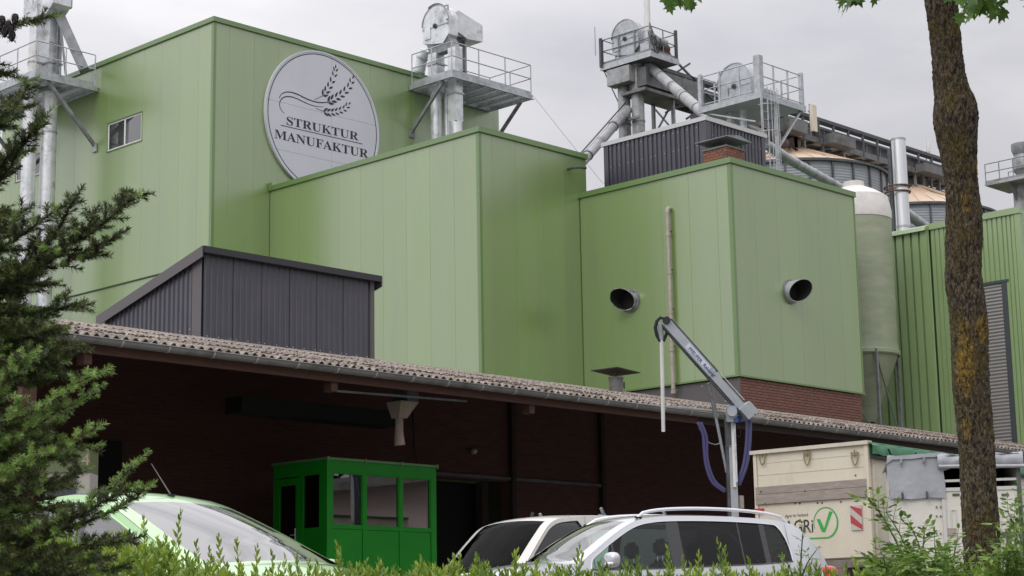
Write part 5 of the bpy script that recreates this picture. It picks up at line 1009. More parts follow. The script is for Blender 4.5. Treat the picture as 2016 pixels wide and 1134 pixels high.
def conveyor():
    Y0, Y1 = 45.0, 45.95; xa, xb = 54.4, 77.6
    t = thing('conveyor_bridge', 'long dark conveyor walkway running over the silo roofs', 'conveyor', (xa, Y0, 21.3))
    zt = 22.65; zf = 21.75
    mb = MB(); mb.box((xa, Y0+.15, 21.85), (xb, Y0+.75, 22.35)); mb.build('belt_casing', M['darksteel'], t)
    x = xa
    mb = MB()
    while x < xb: mb.box((x, Y0+.13, 21.83), (x+.05, Y0+.77, 22.38)); x += 1.1
    mb.build('casing_flange', M['galv_dark'], t)
    mb = MB(); mb.box((xa, Y0, 21.55), (xb, Y0+.07, 21.80)); mb.box((xa, Y1-.07, 21.55), (xb, Y1, 21.80)); x = xa
    while x < xb: mb.box((x, Y0+.071, 21.6), (x+.08, Y1-.071, 21.74)); x += 1.15
    mb.build('floor_beam', M['grimy'], t)
    mb = MB(); mb.box((xa, Y0+.075, 21.745), (xb, Y1-.075, 21.78)); mb.build('floor_grating', M['deck'], t)
    mb = MB(); mb.bar((xa, Y0+.02, zt), (xb, Y0+.02, zt), .11, .15); mb.bar((xa, Y0+.02, 22.28), (xb, Y0+.02, 22.28), .05, .09); mb.bar((xa, Y1-.02, zt+.1), (xb, Y1-.02, zt+.1), .06); x = xa
    while x < xb: mb.bar((x, Y0+.02, 21.6), (x, Y0+.02, zt), .09); mb.bar((x, Y1-.02, 21.6), (x, Y1-.02, zt+.1), .05); x += 1.15
    mb.build('railing', M['darksteel2'], t)
    mb = MB(); x = 66.6; mb.bar((x, Y0+.35, 21.12), (xb, Y0+.35, 21.12), .14, .16); mb.bar((x, Y0+.85, 21.12), (xb, Y0+.85, 21.12), .10, .12)
    while x < xb-1.2: mb.bar((x, Y0+.35, 21.15), (x+.6, Y0+.35, 21.55), .07); mb.bar((x+.6, Y0+.35, 21.55), (x+1.2, Y0+.35, 21.15), .07); x += 1.2
    mb.build('lower_truss', M['darksteel2'], t)
    mb = MB(); mb.tube([(xa, Y0+.4, 22.72), (68, Y0+.4, 22.70), (xb, Y0+.4, 22.72)], .09, 8); mb.build('cable_tray', M['darksteel'], t)
    # drop chutes, motor boxes and brackets under and beside the bridge
    for xs, w_, h_, nm, m_ in ((59.5, .9, .8, 'drop_chute', 'galv_worn'), (63.0, 1.3, .55, 'gear_housing', 'galv_dark'), (64.2, .7, .45, 'drop_chute', 'rust2'), (66.2, 1.7, .45, 'gear_housing', 'galv_worn'), (74.3, .8, .9, 'drop_chute', 'galv_dark'), (73.6, 2.2, .4, 'gear_housing', 'galv_worn')):
        mb = MB()
        if nm == 'drop_chute': mb.prism([(xs, Y0+.2, 21.54), (xs+w_, Y0+.2, 21.54), (xs+w_*.7, Y0+.2, 21.54-h_), (xs+w_*.3, Y0+.2, 21.54-h_)], (0, .5, 0))
        else: mb.box((xs, Y0-.55, 21.55), (xs+w_, Y0-.02, 21.55+h_))
        mb.build(nm, M[{'galv_worn': 'grimy', 'galv_dark': 'grimy'}.get(m_, m_)], t)
        for xq in (xs+.1, xs+w_): mb = MB(); mb.bar((xq, Y0+.1, 21.6), (xq, Y0+.1, 20.95), .1); mb.build('support_leg', M['galv_dark'], t)
    for xs in (60, 62): mb = MB(); mb.cyl((xs, Y0-.1, 21.2), (xs+1.2, Y0-.1, 21.0), .22, n=12); mb.build('screw_tube', M['darksteel'], t, True)
    # braces between the old elevator and the bridge
    mb = MB(); mb.bar((55.0, Y0, 23.7), (58.5, Y0, 22.0), .07); mb.bar((55.2, Y0+.3, 22.0), (57.4, Y0+.3, 23.4), .07)
    for k in range(3): mb.bar((55.5+k*1.3, Y0+.1, 20.9), (56.6+k*1.3, Y0+.1, 21.6), .07)
    mb.build('strut', M['darksteel2'], t)
    mb = MB(); mb.box((57.8, Y0-.05, 20.6), (62.0, Y0+.7, 21.4)); mb.build('trough', M['galv_worn'], t)
M['darksteel2'] = mat('dark grey painted steel', (.065, .078, .085), .55, .3, var=(.12, .12, .13), vscale=2)
M['rust2'] = mat('grimy rusted chute', (.15, .11, .09), .7, .2, var=(.22, .19, .17), vscale=4)
conveyor()
def panel_antenna():
    p = at(1601, 235, Y=44.6); t = thing('panel_antenna', 'cream panel antenna fixed to the conveyor walkway', 'antenna', (p.x, p.y, p.z-.75))
    mb = MB(); mb.box((p.x-.15, p.y-.1, p.z-.55), (p.x+.15, p.y+.06, p.z+.62)); mb.build('housing', M['cream'], t)
    mb = MB(); mb.cyl((p.x-.05, p.y+.12, p.z-.7), (p.x-.05, p.y+.12, p.z+.7), .04, n=8); mb.box((p.x-.09, p.y+.02, p.z+.35), (p.x, p.y+.2, p.z+.42)); mb.box((p.x-.09, p.y+.02, p.z-.42), (p.x, p.y+.45, p.z-.35)); mb.build('pole', M['galv_dark'], t)
    mb = MB(); mb.cyl((p.x+.05, p.y-.02, p.z-.72), (p.x+.05, p.y-.02, p.z-.55), .03, n=8); mb.cyl((p.x-.06, p.y-.02, p.z-.68), (p.x-.06, p.y-.02, p.z-.55), .03, n=8); mb.build('connector', M['black'], t)
panel_antenna()
def aerials():
    for px, h in ((1823, 1.35), (1830, 1.55)):
        p = at(px, 305, Y=45.5); mb = MB(); mb.cyl((p.x, p.y, p.z-.3), (p.x, p.y, p.z+h*.55), .035, n=6); mb.cyl((p.x, p.y, p.z+.15), (p.x, p.y, p.z+.5), .07, n=8)
        single(mb, 'rod_aerial', M['white'], ('shorter' if h < 1.4 else 'taller')+' of two thin white rod aerials above the conveyor walkway', 'aerial', 'white rod aerials on the conveyor walkway')
aerials()
def silo(cx, cy, r, zb, ze, rise, label, group='round corrugated steel silos', stiff=26):
    t = thing('grain_silo', label, 'silo', (cx, cy, 0), 0, group)
    prof = []; z = zb; n = 0
    while z < ze: prof += [(r, z), (r+.012, z+.03), (r, z+.06)]; z += .12
    prof.append((r, ze)); mb = MB(); mb.lathe((cx, cy, 0), prof, 64); mb.build('wall', M['silo'], t, True)
    pr = None
    for k in range(stiff):
        a = 2*math.pi*(k+.35)/stiff; rot = a
        if pr is None: q = MB(); q.box((r+.01, -.035, zb), (r+.075, .035, ze)); q.box((r+.075, -.035, zb), (r+.085, .035, ze)); pr = q.build('wall_stiffener', M['darksteel2'], t, local=True); pr.rotation_euler = (0, 0, rot)
        else: clone(pr, t, (0, 0, 0), (0, 0, rot))
    # roof in ribbed segments
    seg = 36
    q = MB(); V = [(cx+.5*math.cos(0), cy, ze+rise)]; F = []; 
    prf = [(r+.10, ze-.02), (r*.66, ze+rise*.34), (r*.33, ze+rise*.67), (.5, ze+rise)]
    q.lathe((cx, cy, 0), prf+[(.5, ze+rise+.06), (0, ze+rise+.08)], seg); q.build('cone_roof', M['cone'], t, 8)
    pr = None
    for k in range(seg):
        if pr is None: g = MB(); g.bar((r+.09, 0, ze-.02), (.5, 0, ze+rise-.0), .02, .03); pr = g.build('roof_rib', M['cone'], t, local=True); pr.rotation_euler = (0, 0, 2*math.pi*k/seg)
        else: clone(pr, t, (0, 0, 0), (0, 0, 2*math.pi*k/seg))
    e = MB(); e.lathe((cx, cy, 0), [(r+.02, ze-.12), (r+.15, ze-.12), (r+.15, ze-.02), (r+.05, ze+.02)], 64); e.build('eave_ring', M['darksteel2'], t, 30)
    h = MB(); h.cyl((cx, cy, ze+rise), (cx, cy, ze+rise+.15), .55, n=20); h.build('filler_cap', M['galv_dark'], t, 40)
silo(65.02, 46.0, 4.1, 6, 19.84, 1.5, 'nearer steel silo with peach cone roof, behind the green cube and ladder')
silo(74.26, 46.0, 4.1, 6, 19.47, 1.8, 'farther steel silo with peach cone roof, behind the silver flue stack')
p = at(2052, 420, X=58); silo(p.x, p.y, 1.9, 4, 13.1, .7, 'slim steel silo at the right edge beyond the corrugated green hall', stiff=14)
def flue_stack():
    X = 54; a = at(1768, 273, X=X); b = at(1768, 480, X=X); t = thing('flue_stack', 'shiny silver flue stack standing behind the corrugated green hall', 'flue', (a.x, a.y, 6))
    zs = [6, 9, 11, 12.6, 14.1, 15.5, a.z]
    for z0, z1 in zip(zs, zs[1:]):
        q = MB(); q.cyl((a.x, a.y, z0), (a.x, a.y, z1-.005), .245, n=24); s = q.build('flue_section', M['stainless'], t, True); q = MB(); q.cyl((a.x, a.y, z1-.07), (a.x, a.y, z1-.01), .262, n=24); q.build('clamp_band', M['galv'], s, True)
    q = MB(); q.cyl((a.x-.02, a.y+.36, 6), (a.x-.02, a.y+.36, a.z-.35), .085, n=10); q.build('side_pipe', M['darksteel2'], t, True)
    q = MB(); 
    for zz in (15.3, 15.5): q.tube([(a.x+.40*math.cos(k*math.pi/8), a.y+.15+.45*math.sin(k*math.pi/8), zz) for k in range(17)], .03, 6)
    q.build('bracket_hoop', M['rust'], t)
M['stainless'] = mat('brushed stainless', (.72, .73, .74), .28, .9, var=(.8, .81, .82), vscale=1.5, stretch=(6, 6, .5))
flue_stack()
def frp_tank():
    c = at(1693, 600, X=49.4); cx, cy = c.x, c.y; r = 1.13
    t = thing('feed_tank', 'green grey glassfibre silo tank with white domed top beside the green cube', 'tank', (cx, cy, 0))
    zb = 9.05; zw = 13.35
    prof = [(.28, 6.9), (r*.96, zb-.12), (r, zb)]; q = MB(); q.lathe((cx, cy, 0), prof, 40); q.build('cone_bottom', M['frp'], t, 30)
    prof = [(r+.015, zb+.002), (r, zb+.08)]
    for k in range(1, 12): prof.append((r-(.012 if k % 2 else 0), zb+.08+(zw-zb-.08)*k/12))
    prof.append((r, zw)); q = MB(); q.lathe((cx, cy, 0), prof, 48); q.build('shell', M['frp'], t, True)
    q = MB(); q.lathe((cx, cy, 0), [(r+.012, zw+.002), (r+.02, zw+.25), (r*.97, zw+.55), (r*.93, zw+.75), (r*.62, zw+.98), (r*.35, zw+1.12), (.33, zw+1.13), (.33, zw+1.3), (0, zw+1.32)], 48); q.build('white_top', M['frpwhite'], t, 25)
    q = MB(); q.lathe((cx, cy, 0), [(r+.015, zb-.10), (r+.05, zb-.06), (r+.05, zb+.05), (r+.015, zb+.08)], 48); q.build('ring_beam', M['frp'], t, 30)
    for k in range(4):
        a = k*math.pi/2-.62+math.pi; q = MB(); q.bar((cx+(r+.03)*math.cos(a), cy+(r+.03)*math.sin(a), 3), (cx+(r+.03)*math.cos(a), cy+(r+.03)*math.sin(a), zb+.02), .085); q.build('leg', M['galv_dark'], t)
        a2 = a+math.pi/2; q = MB(); P0 = Vector((cx+(r+.03)*math.cos(a), cy+(r+.03)*math.sin(a), 8.9)); P1 = Vector((cx+(r+.03)*math.cos(a2), cy+(r+.03)*math.sin(a2), 6.2)); q.bar(P0, P1, .05); q.build('cross_brace', M['galv_green'], t)
M['galv_green'] = mat('greenish steel angle', (.22, .28, .22), .5, .3)
frp_tank()
def corrugated_hall():
    X = 52.0; c = at(2005, 410, X=X); y0 = c.y; m_ = at(1830, 443, X=X); e = at(1752, 462, X=X); Z = c.z
    t = thing('corrugated_hall', 'ribbed green sheet hall with roller door at the right', 'building', (X, y0, 0))
    yd0 = at(1985, 600, X=X).y; yd1 = at(1930, 600, X=X).y; zd = at(1960, 560, X=X).z
    core(t, X+.06, X+14, y0+.05, 40, 0, Z-.1)
    ribbed(t, 'X', X, y0+.14, yd0, 3, Z-.05, 'hallgreen', .165, .045, .99, crest=.66)
    ribbed(t, 'X', X, yd0+.002, yd1+.25, zd, Z-.05, 'hallgreen', .165, .045, .99, crest=.66)
    ribbed(t, 'X', X, yd1+.252, m_.y-.02, 3, Z-.05, 'hallgreen', .165, .045, .99, crest=.66)
    ribbed(t, 'X', X-.10, m_.y, e.y+1.2, 3, Z-.10, 'hallgreen', .265, .10, 1.06, crest=.74, slope=.02)
    ribbed(t, 'Y', y0, X+.02, X+10, 3, Z-.05, 'hallgreen', .2, .035, 1.0)
    q = MB(); q.box((X-.06, y0-.05, 3), (X+.02, y0+.14, Z-.04)); q.build('corner_trim', M['hallgreen'], t)
    q = MB(); q.box((X-.1, y0-.07, Z-.17), (X+.1, m_.y-.01, Z+.03)); q.build('roof_trim', M['hallgreen'], t)
    q = MB(); q.prism([(X-.34, m_.y, Z-.21), (X-.1, m_.y, Z-.15), (X+.1, m_.y, Z-.05), (X+.1, m_.y, Z+.05), (X-.30, m_.y, Z-.08)], (0, e.y+1.2-m_.y, 0)); q.build('eaves_flashing', M['hallgreen'], t)
    # roller door in a dark frame
    q = MB(); q.box((X-.06, yd0-.02, 3), (X+.03, yd0+.16, zd+.02)); q.box((X-.06, yd1+.08, 3), (X+.03, yd1+.25, zd+.02)); q.box((X-.07, yd0-.1, zd+.021), (X+.03, yd1+.3, zd+.1)); q.build('door_frame', M['darkframe'], t)
    dr = MB(); V = []; z = 3.0
    k = 0; ys = (yd0+.162, yd1+.078)
    while z < zd+.01: V.append((X-.02-(.022 if k % 2 else 0), z)); k += 1; z += .055
    VV = [(x, y, zz) for x, zz in V for y in ys]; dr.add(VV, [(2*i, 2*i+1, 2*i+3, 2*i+2) for i in range(len(V)-1)]); dr.build('roller_door', M['rollgrey'], t)
M['darkframe'] = mat('dark door frame', (.07, .08, .09), .5, .3); M['rollgrey'] = mat('grey roller slats', (.24, .235, .23), .5, .3, var=(.26, .25, .24), vscale=2)
corrugated_hall()
def far_elevator():
    c = at(2003, 330, d=105); t = thing('bucket_elevator', 'small distant elevator head on a railed platform at the right edge', 'elevator', (c.x, c.y, 0))
    z = at(1990, 362, d=105).z; s = 1.35
    q = MB(); q.box((c.x-s, c.y-s, z-.15), (c.x+s, c.y+s, z)); q.build('deck', M['galv_worn'], t)
    q = MB(); V0 = z-.15; q.prism([(c.x-s*.8, c.y-.05, V0), (c.x+s*.8, c.y-.05, V0), (c.x+.25, c.y-.05, V0-1.0), (c.x-.25, c.y-.05, V0-1.0)], (0, .1, 0)); q.build('gusset', M['galv_dark'], t)
    railing(t, [(c.x-s+.05, c.y+s-.05), (c.x-s+.05, c.y-s+.05), (c.x+s-.05, c.y-s+.05), (c.x+s-.05, c.y+s-.05)], z, 1.1, m='galv_dark', post=.07, rail=.06, step=.9)
    q = MB(); q.lathe((c.x+.25, c.y-.25, 0), [(.3, z), (.42, z+.5), (.62, z+.75), (.62, z+1.3), (.5, z+1.6), (.62, z+1.9), (.62, z+2.25), (0, z+2.4)], 16); q.build('head', M['galv_dark'], t, 30)
    q = MB(); q.cyl((c.x, c.y, 0), (c.x, c.y, z-.15), .33, n=14); q.build('column', M['galv_worn'], t, True)
far_elevator()
# ------------------------------------------------------------------ grain sampler arm
def sampler():
    d = 34.0; top = at(1443, 812, d=d)
    t = thing('grain_sampler', 'grey jointed grain sampling arm with a hanging white probe tube', 'sampling arm', (top.x, top.y, 0))
    P = lambda x, y, dd=0: at(x, y, d=d+dd)
    bx, by = top.x, top.y
    b = at(1449, 1000, d=d)
    def vbox(x0, x1, ztop, zbot, name, m, dep=.18, dd=0):
        q = MB(); a = P(x0, 900, dd); c = P(x1, 900, dd); a.z = c.z = zbot; e = FH*dep
        q.prism([a, c, c+e, a+e], (0, 0, ztop-zbot)); return q.build(name, M[m], t)
    zt = top.z
    vbox(1431, 1441, zt-.02, P(0, 905).z, 'mast', 'darksteel2', .2)
    vbox(1436, 1450, P(0, 900).z+.002, 0, 'mast_tube', 'armgrey', .16)
    vbox(1430, 1436, P(0, 900).z+.002, 0, 'dark_rail', 'darksteel', .16, .02)
    vbox(1447.5, 1450.5, P(0, 838).z, P(0, 975).z, 'ram_rod', 'galv_bright', .03, -.08)
    vbox(1442, 1447, P(0, 838).z, P(0, 985).z, 'ram_cylinder', 'white', .05, -.06)
    # arm
    a = P(1308, 632); e = P(1463, 806); u = (e-a).normalized()
    q = MB(); q.bar(a, a+(e-a)*.60, .12, .17); s1_ = q.build('arm', M['armgrey'], t)
    q = MB(); q.bar(a+(e-a)*.60, e, .10, .15); q.build('inner_arm', M['armgrey'], t)
    nrm = u.cross(FH).normalized(); 
    if nrm.z < 0: nrm = -nrm
    q = MB(); q.bar(a+nrm*.115+u*.05, a+nrm*.115+(e-a)*.62, .05, .03); q.bar(a-nrm*.10+u*.05, a-nrm*.10+(e-a)*.98, .06, .025); q.build('arm_edge', M['darksteel2'], t)
    q = MB(); q.bar(a+nrm*.13+u*.05, a+nrm*.13+(e-a)*.95, .03, .012); q.build('arm_rail', M['galv_bright'], t)
    lab0 = a+(e-a)*.30-FH*.068; q = MB(); q.bar(a+(e-a)*.28-FH*.066, a+(e-a)*.56-FH*.066, .004, .13, up=nrm); 
    q.build('label_strip', M['label'], t)
    lt = put_text('PFEUFER  Rakoraf', .088, a+(e-a)*.31-FH*.0705-nrm*.03, u, nrm, M['blueink'], t, off=.002, spacing=1.05)
    # joint box at the elbow
    q = MB(); c = P(1468, 808); q.bar(c-u*.10, c+u*.14, .30, .24); q.build('joint_box', M['armgrey'], t)
    q = MB(); q.bar(c+nrm*.125-u*.08, c+nrm*.125+u*.12, .24, .02); q.build('joint_lid', M['galv_sheet'], t)
    q = MB(); q.cyl(P(1440, 812)-FH*.14, P(1440, 812)+FH*.16, .09, n=16); q.bar(P(1440, 830), P(1440, 798), .18, .17, up=FH); q.build('pivot_block', M['armgrey'], t, 40)
    q = MB(); q.cyl(P(1448, 828)-FH*.1, P(1448, 828)+FH*.1, .045, n=10); q.box(tuple(P(1452, 826)-Vector((.05, .05, .05))), tuple(P(1452, 826)+Vector((.05, .05, .06)))); q.build('valve', M['blueink'], t)
    q = MB(); q.cyl(P(1396, 754, .1), P(1431, 930, .1), .028, n=10); q.build('strut', M['armgrey'], t, True)
    q = MB(); q.cyl(P(1396, 754, .1), P(1410, 822, .1), .042, n=10); q.build('strut_sleeve', M['galv_dark'], t, True)
    # probe tube hanging from the arm tip
    q = MB(); q.tube([P(1302, 648), P(1303, 700), P(1306, 850)], [.036, .036, .034], 12); q.build('probe_tube', M['white'], t, True)
    q = MB(); q.tube([P(1300, 636), P(1302, 668)], [.05, .045], 12); q.build('probe_clamp', M['armgrey'], t, True)
    q = MB(); q.tube([P(1306, 672), P(1313, 655), P(1315, 640), P(1309, 628), P(1300, 625), P(1293, 632), P(1290, 645), P(1293, 660), P(1300, 672)], .032, 8); q.build('black_hose_loop', M['black'], t, True)
    q = MB(); q.cyl(P(1312, 632)-FH*.1, P(1312, 632)+FH*.1, .07, n=14); q.build('pulley', M['black'], t, True)
    def hose(pts, r=.034, m='hose', dd=.1):
        P3 = [P(x, y, dd) for x, y in pts]; P3 = [P3[0]]+P3+[P3[-1]]; out = []
        for i in range(1, len(P3)-2):
            for k in range(6):
                s = k/6; out.append(.5*((2*P3[i])+(P3[i+1]-P3[i-1])*s+(2*P3[i-1]-5*P3[i]+4*P3[i+1]-P3[i+2])*s*s+(3*P3[i]-P3[i-1]-3*P3[i+1]+P3[i+2])*s**3))
        out.append(P3[-2]); q = MB(); q.tube(out, r, 8); q.build('hose', M[m], t, True)
    hose([(1374, 832), (1384, 855), (1387, 890), (1391, 920), (1403, 950), (1427, 968)], .030)
    hose([(1380, 832), (1391, 860), (1392, 895), (1397, 922), (1408, 948), (1427, 964)], .025)
    hose([(1471, 826), (1470, 870), (1464, 915), (1452, 950)], .032, dd=0); hose([(1477, 826), (1476, 870), (1470, 915), (1455, 955)], .032, dd=0)
    hose([(1376, 842), (1392, 868), (1408, 875), (1418, 872)], .009, 'galv_dark'); hose([(1452, 835), (1458, 850), (1456, 860), (1450, 858)], .008, 'black')
    q = MB(); v = P(1457, 990, -.02); q.box((v.x-.05, v.y-.05, v.z-.1), (v.x+.05, v.y+.05, v.z+.13)); q.build('switch_box', M['plasticpipe'], t)
sampler()
# ------------------------------------------------------------------ trailers
def plane_hit(x, y, o, n):
    v = Vector(_fw + (x-1008)/FPX*_r - (y-567)/FPX*_u); c = Vector(CAM); return c+v*((Vector(o)-c).dot(n)/v.dot(n))
def grain_trailer():
    B = at(1708, 869, d=29.5); u = (RH*.764-FH*.645).normalized(); W = 2.15; A = B-u*W; n = Vector((u.y, -u.x, 0))
    if n.dot(FH) > 0: n = -n      # n points to the road, out of the rear face
    t = thing('grain_trailer', 'cream grain trailer with green logo and green tarpaulin roof', 'trailer', (A.x, A.y, 0)); o = Vector((A.x, A.y, 0)); Ln = 5.6
    P = lambda a, b, z: o+u*a+n*b+Vector((0, 0, z))
    def bx(a0, a1, b0, b1, z0, z1, name, m, par=t): q = MB(); q.prism([P(a0, b0, z0), P(a1, b0, z0), P(a1, b1, z0), P(a0, b1, z0)], (0, 0, z1-z0)); return q.build(name, M[m], par)
    def F(x, y, off=0): h = plane_hit(x, y, o, n); d = h-o; return (d.dot(u), h.z)
    zt = B.z; zb = F(1705, 1098)[1]; z1 = F(1600, 951)[1]; z2 = F(1600, 986)[1]
    bx(.03, W-.03, -Ln, -.06, zb, zt-.03, 'body', 'cream')
    bx(0, .06, -.055, .01, zb, zt-.02, 'corner_post', 'cream'); bx(W-.07, W, -.055, .012, zb, zt-.02, 'corner_post', 'cream')
    bx(.065, W-.075, -.055, -.01, z1+.004, zt-.05, 'upper_tailgate', 'cream'); bx(.065, W-.075, -.055, -.012, zb+.02, z2-.004, 'lower_tailgate', 'cream')
    mid = (z1+z2)/2+.02; bd = bx(.03, W-.05, -.055, .03, z2, mid-.003, 'board', 'greybeam'); bx(.03, W-.05, -.055, .024, mid+.003, z1, 'board', 'greybeam')
    bx(-.04, W+.02, -.1, .05, zt-.045, zt+.015, 'top_rail', 'cream2')
    bx(.0, W, -.3, .0, zb-.14, zb-.01, 'rear_crossmember', 'rust2')
    # horizontal seams of the upper tailgate
    for k in (1, 2): z = z1+(zt-z1)*k/3.0; q = MB(); q.bar(P(.08, -.008, z), P(W-.09, -.008, z), .006, .012); q.build('seam_bead', M['cream2'], t)
    for x in (1502, 1590, 1684):
        a, z = F(x, 892); q = MB(); ox = P(a, .03, z); pts = [ox+u*dx+Vector((0, 0, dz)) for dx, dz in ((-.05, .02), (-.055, -.08), (-.03, -.17), (0, -.2), (.03, -.17), (.055, -.08), (.05, .02))]; q.tube(pts, .011, 6)
        q.bar(ox+Vector((0, 0, .05)), ox+Vector((0, 0, -.07)), .016); q.bar(ox-u*.07+Vector((0, 0, .0)), ox+u*.07, .02); q.build('tailgate_hook', M['brasshook'], t)
    # striped warning reflector, flat print on a plate
    a0, zz1 = F(1674, 996); a1, zz0 = F(1699, 1043); pl = bx(a0, a1, -.008, .012, zz0, zz1, 'reflector_plate', 'whiterefl')
    H = zz1-zz0; Wd = a1-a0; q = MB()
    for k in (-.35, .3, .95):
        poly = []
        for s in ((0, k+.0), (1, k-.45), (1, k-.10), (0, k+.35)): poly.append((s[0], s[1]))
        poly = [(a, min(1, max(0, 1-b))) for a, b in [(s, 1-(kk+.0)) for s, kk in poly]]
        if abs(poly[0][1]-poly[3][1])+abs(poly[1][1]-poly[2][1]) > .05: q.add([P(a0+Wd*a, .0135, zz0+H*b) for a, b in poly], [(0, 1, 2, 3)])
    q.build('red_stripe', M['redrefl'], pl)
    a0, zz1 = F(1485, 1002); a1, zz0 = F(1504, 1011); bx(a0, a1, -.008, .02, zz0, zz1, 'side_reflector', 'redrefl')
    q = MB()
    for x, y in ((1509, 992), (1565, 991), (1574, 991), (1609, 990), (1618, 990), (1655, 988), (1684, 936), (1587, 967), (1500, 968)): a, z = F(x, y); yb = .03 if z1 > z > z2 else -.01; q.cyl(P(a, yb, z), P(a, yb+.008, z), .016, n=6)
    b = q.build('bolt_heads', M['rust'], t); b['kind'] = 'stuff'
    # logo: AGRi V inside a green swoosh
    def logo_pt(x, y): a, z = F(x, y); return P(a, -.008, z)
    a, z = F(1545, 1074); a2, zr = F(1600, 1074)
    pA = P(F(1545, 1049)[0], -.0085, F(1590, 1048.5)[1]); put_text('AGRi', .305, pA, u, (0, 0, 1), M['ink'], t, sx=.80, off=.002)
    put_text('Agrar im Verbund', .074, P(F(1545, 1017)[0], -.0085, F(1568, 1017.5)[1]), u, (0, 0, 1), M['ink'], t, sx=.80)
    q = MB(); V1 = [F(1607, 1022), (F(1614, 1022)), F(1622, 1040), F(1632, 1006), F(1639, 1008), F(1636, 1014), F(1624, 1047.5), F(1617.5, 1047.5)]
    q.add([P(a, -.0075, z) for a, z in V1], [(0, 1, 2, 7), (2, 3, 4, 5), (2, 5, 6, 7)]); q.build('logo_tick', M['agri'], t)
    q = MB(); cxp, cyp = 1627, 1030; pts = [];
    for k in range(25): a = math.radians(205-(205+95)*k/24); pts.append((cxp-2+23.5*math.cos(a), cyp-1-30*math.sin(a)))
    pts += [(1600, 1060), (1588, 1060)]; wd = [1.2+2.6*min(1, k/20)*(1 if k < 22 else .7) for k in range(len(pts))]
    V = []
    for i, (x, y) in enumerate(pts):
        x0, y0 = pts[max(i-1, 0)]; x1, y1 = pts[min(i+1, len(pts)-1)]; dx, dy = x1-x0, y1-y0; l = math.hypot(dx, dy); nx, ny = -dy/l, dx/l
        for s in (-1, 1): aa, z = F(x+nx*wd[i]*.5*s, y+ny*wd[i]*.5*s); V.append(P(aa, -.0072, z))
    q.add(V, [(2*i, 2*i+2, 2*i+3, 2*i+1) for i in range(len(pts)-1)]); q.build('logo_swoosh', M['agri'], t)
    # side wall facing right: panel ribs, tarp, side logo
    Sx = lambda b, a, z: P(a, b, z)
    for k in range(6):
        bb = -.12-k*1.0; q = MB(); q.prism([P(W-.029, bb, zb), P(W+.02, bb-.02, zb), P(W+.02, bb-.9, zb), P(W-.029, bb-.92, zb)], (0, 0, zt-.25-zb)); q.build('side_panel', M['cream2'], t)
    q = MB(); q.prism([P(-.03, .03, zt-.02), P(W*.5, .03, zt+.0), P(W+.05, .03, zt-.02), P(W+.05, .03, zt-.04), P(-.03, .03, zt-.04)], -n*Ln); q.build('tarpaulin_roof', M['greentarp'], t)
    q = MB(); V = []; K = 30
    for k in range(K+1):
        s = k/K; sag = .015*math.sin(k*2.1)
        V += [P(W+.03, -.02-s*Ln, zt-.01), P(W+.075+sag, -.02-s*Ln, zt-.06), P(W+.06, -.02-s*Ln, zt-.20+sag), P(W+.025, -.02-s*Ln, zt-.21)]
    q.add(V, [(4*k+i, 4*(k+1)+i, 4*(k+1)+(i+1) % 4, 4*k+(i+1) % 4) for k in range(K) for i in range(4)]); q.build('rolled_tarp_edge', M['greentarp'], t, 50)
    q = MB(); q.bar(P(W+.05, -.02, zt-.25), P(W+.05, -Ln, zt-.25), .05); q.build('tarp_tube', M['black'], t)
    for k in range(5): q = MB(); q.bar(P(W+.085, -.5-k*.9, zt-.09), P(W+.10, -.56-k*.9, zt-.2), .02); q.build('tarp_tie', M['black'], t)
    q = MB(); q.prism([P(W+.022, -.95, 2.35), P(W+.022, -1.1, 2.45), P(W+.022, -1.2, 2.75), P(W+.022, -1.12, 2.95), P(W+.022, -.98, 3.02), P(W+.022, -1.04, 2.7)], u*.003); q.build('side_logo', M['agri'], t)
    # chassis and wheels
    bx(.5, W-.5, -Ln, .0, zb-.35, zb-.145, 'chassis', 'rust2')
    for a in (.02, W-.38):
        for b_ in (-.95, -2.2, -5.2):
            w = MB(); c = P(a+.18, b_, .58); prof = [(-.17, .30), (-.17, .52), (-.13, .57), (.13, .57), (.17, .52), (.17, .30)]
            N = 28; V = []
            for k in range(N):
                an = 2*math.pi*k/N
                for ax_, rr in prof: V.append(c+u*ax_+(n*math.cos(an)+Vector((0, 0, math.sin(an))))*rr)
            m_ = len(prof); w.add(V, [(k*m_+i, ((k+1) % N)*m_+i, ((k+1) % N)*m_+i+1, k*m_+i+1) for k in range(N) for i in range(m_-1)])
            wh = w.build('wheel', M['tyre'], t, 35); g = MB()
            for off in (-.08, 0, .08): 
                pts = [c+u*off+(n*math.cos(2*math.pi*k/N)+Vector((0, 0, math.sin(2*math.pi*k/N))))*.572 for k in range(N+1)]; g.tube(pts, .008, 4)
            g.build('tread_groove', M['black'], wh)
            h = MB(); h.cyl(c-u*.14, c+u*.14, .31, n=20); h.build('hub', M['rim'], wh, 40)
    bx(W-.42, W+.0, -1.6, -.25, 1.2, 1.24, 'mudguard', 'black'); 
    q = MB(); q.bar(P(W*.5, -Ln, .7), P(W*.5, -Ln-1.6, .55), .15); q.build('drawbar', M['rust2'], t)
M['cream2'] = mat('cream frame paint', (.60, .56, .46), .5, var=(.52, .47, .38), vscale=4, dirt=(.3, .22, .15), dscale=4, dlo=.62, dhi=.75)
M['brasshook'] = mat('dull brass hook', (.30, .24, .14), .5, .5)
grain_trailer()
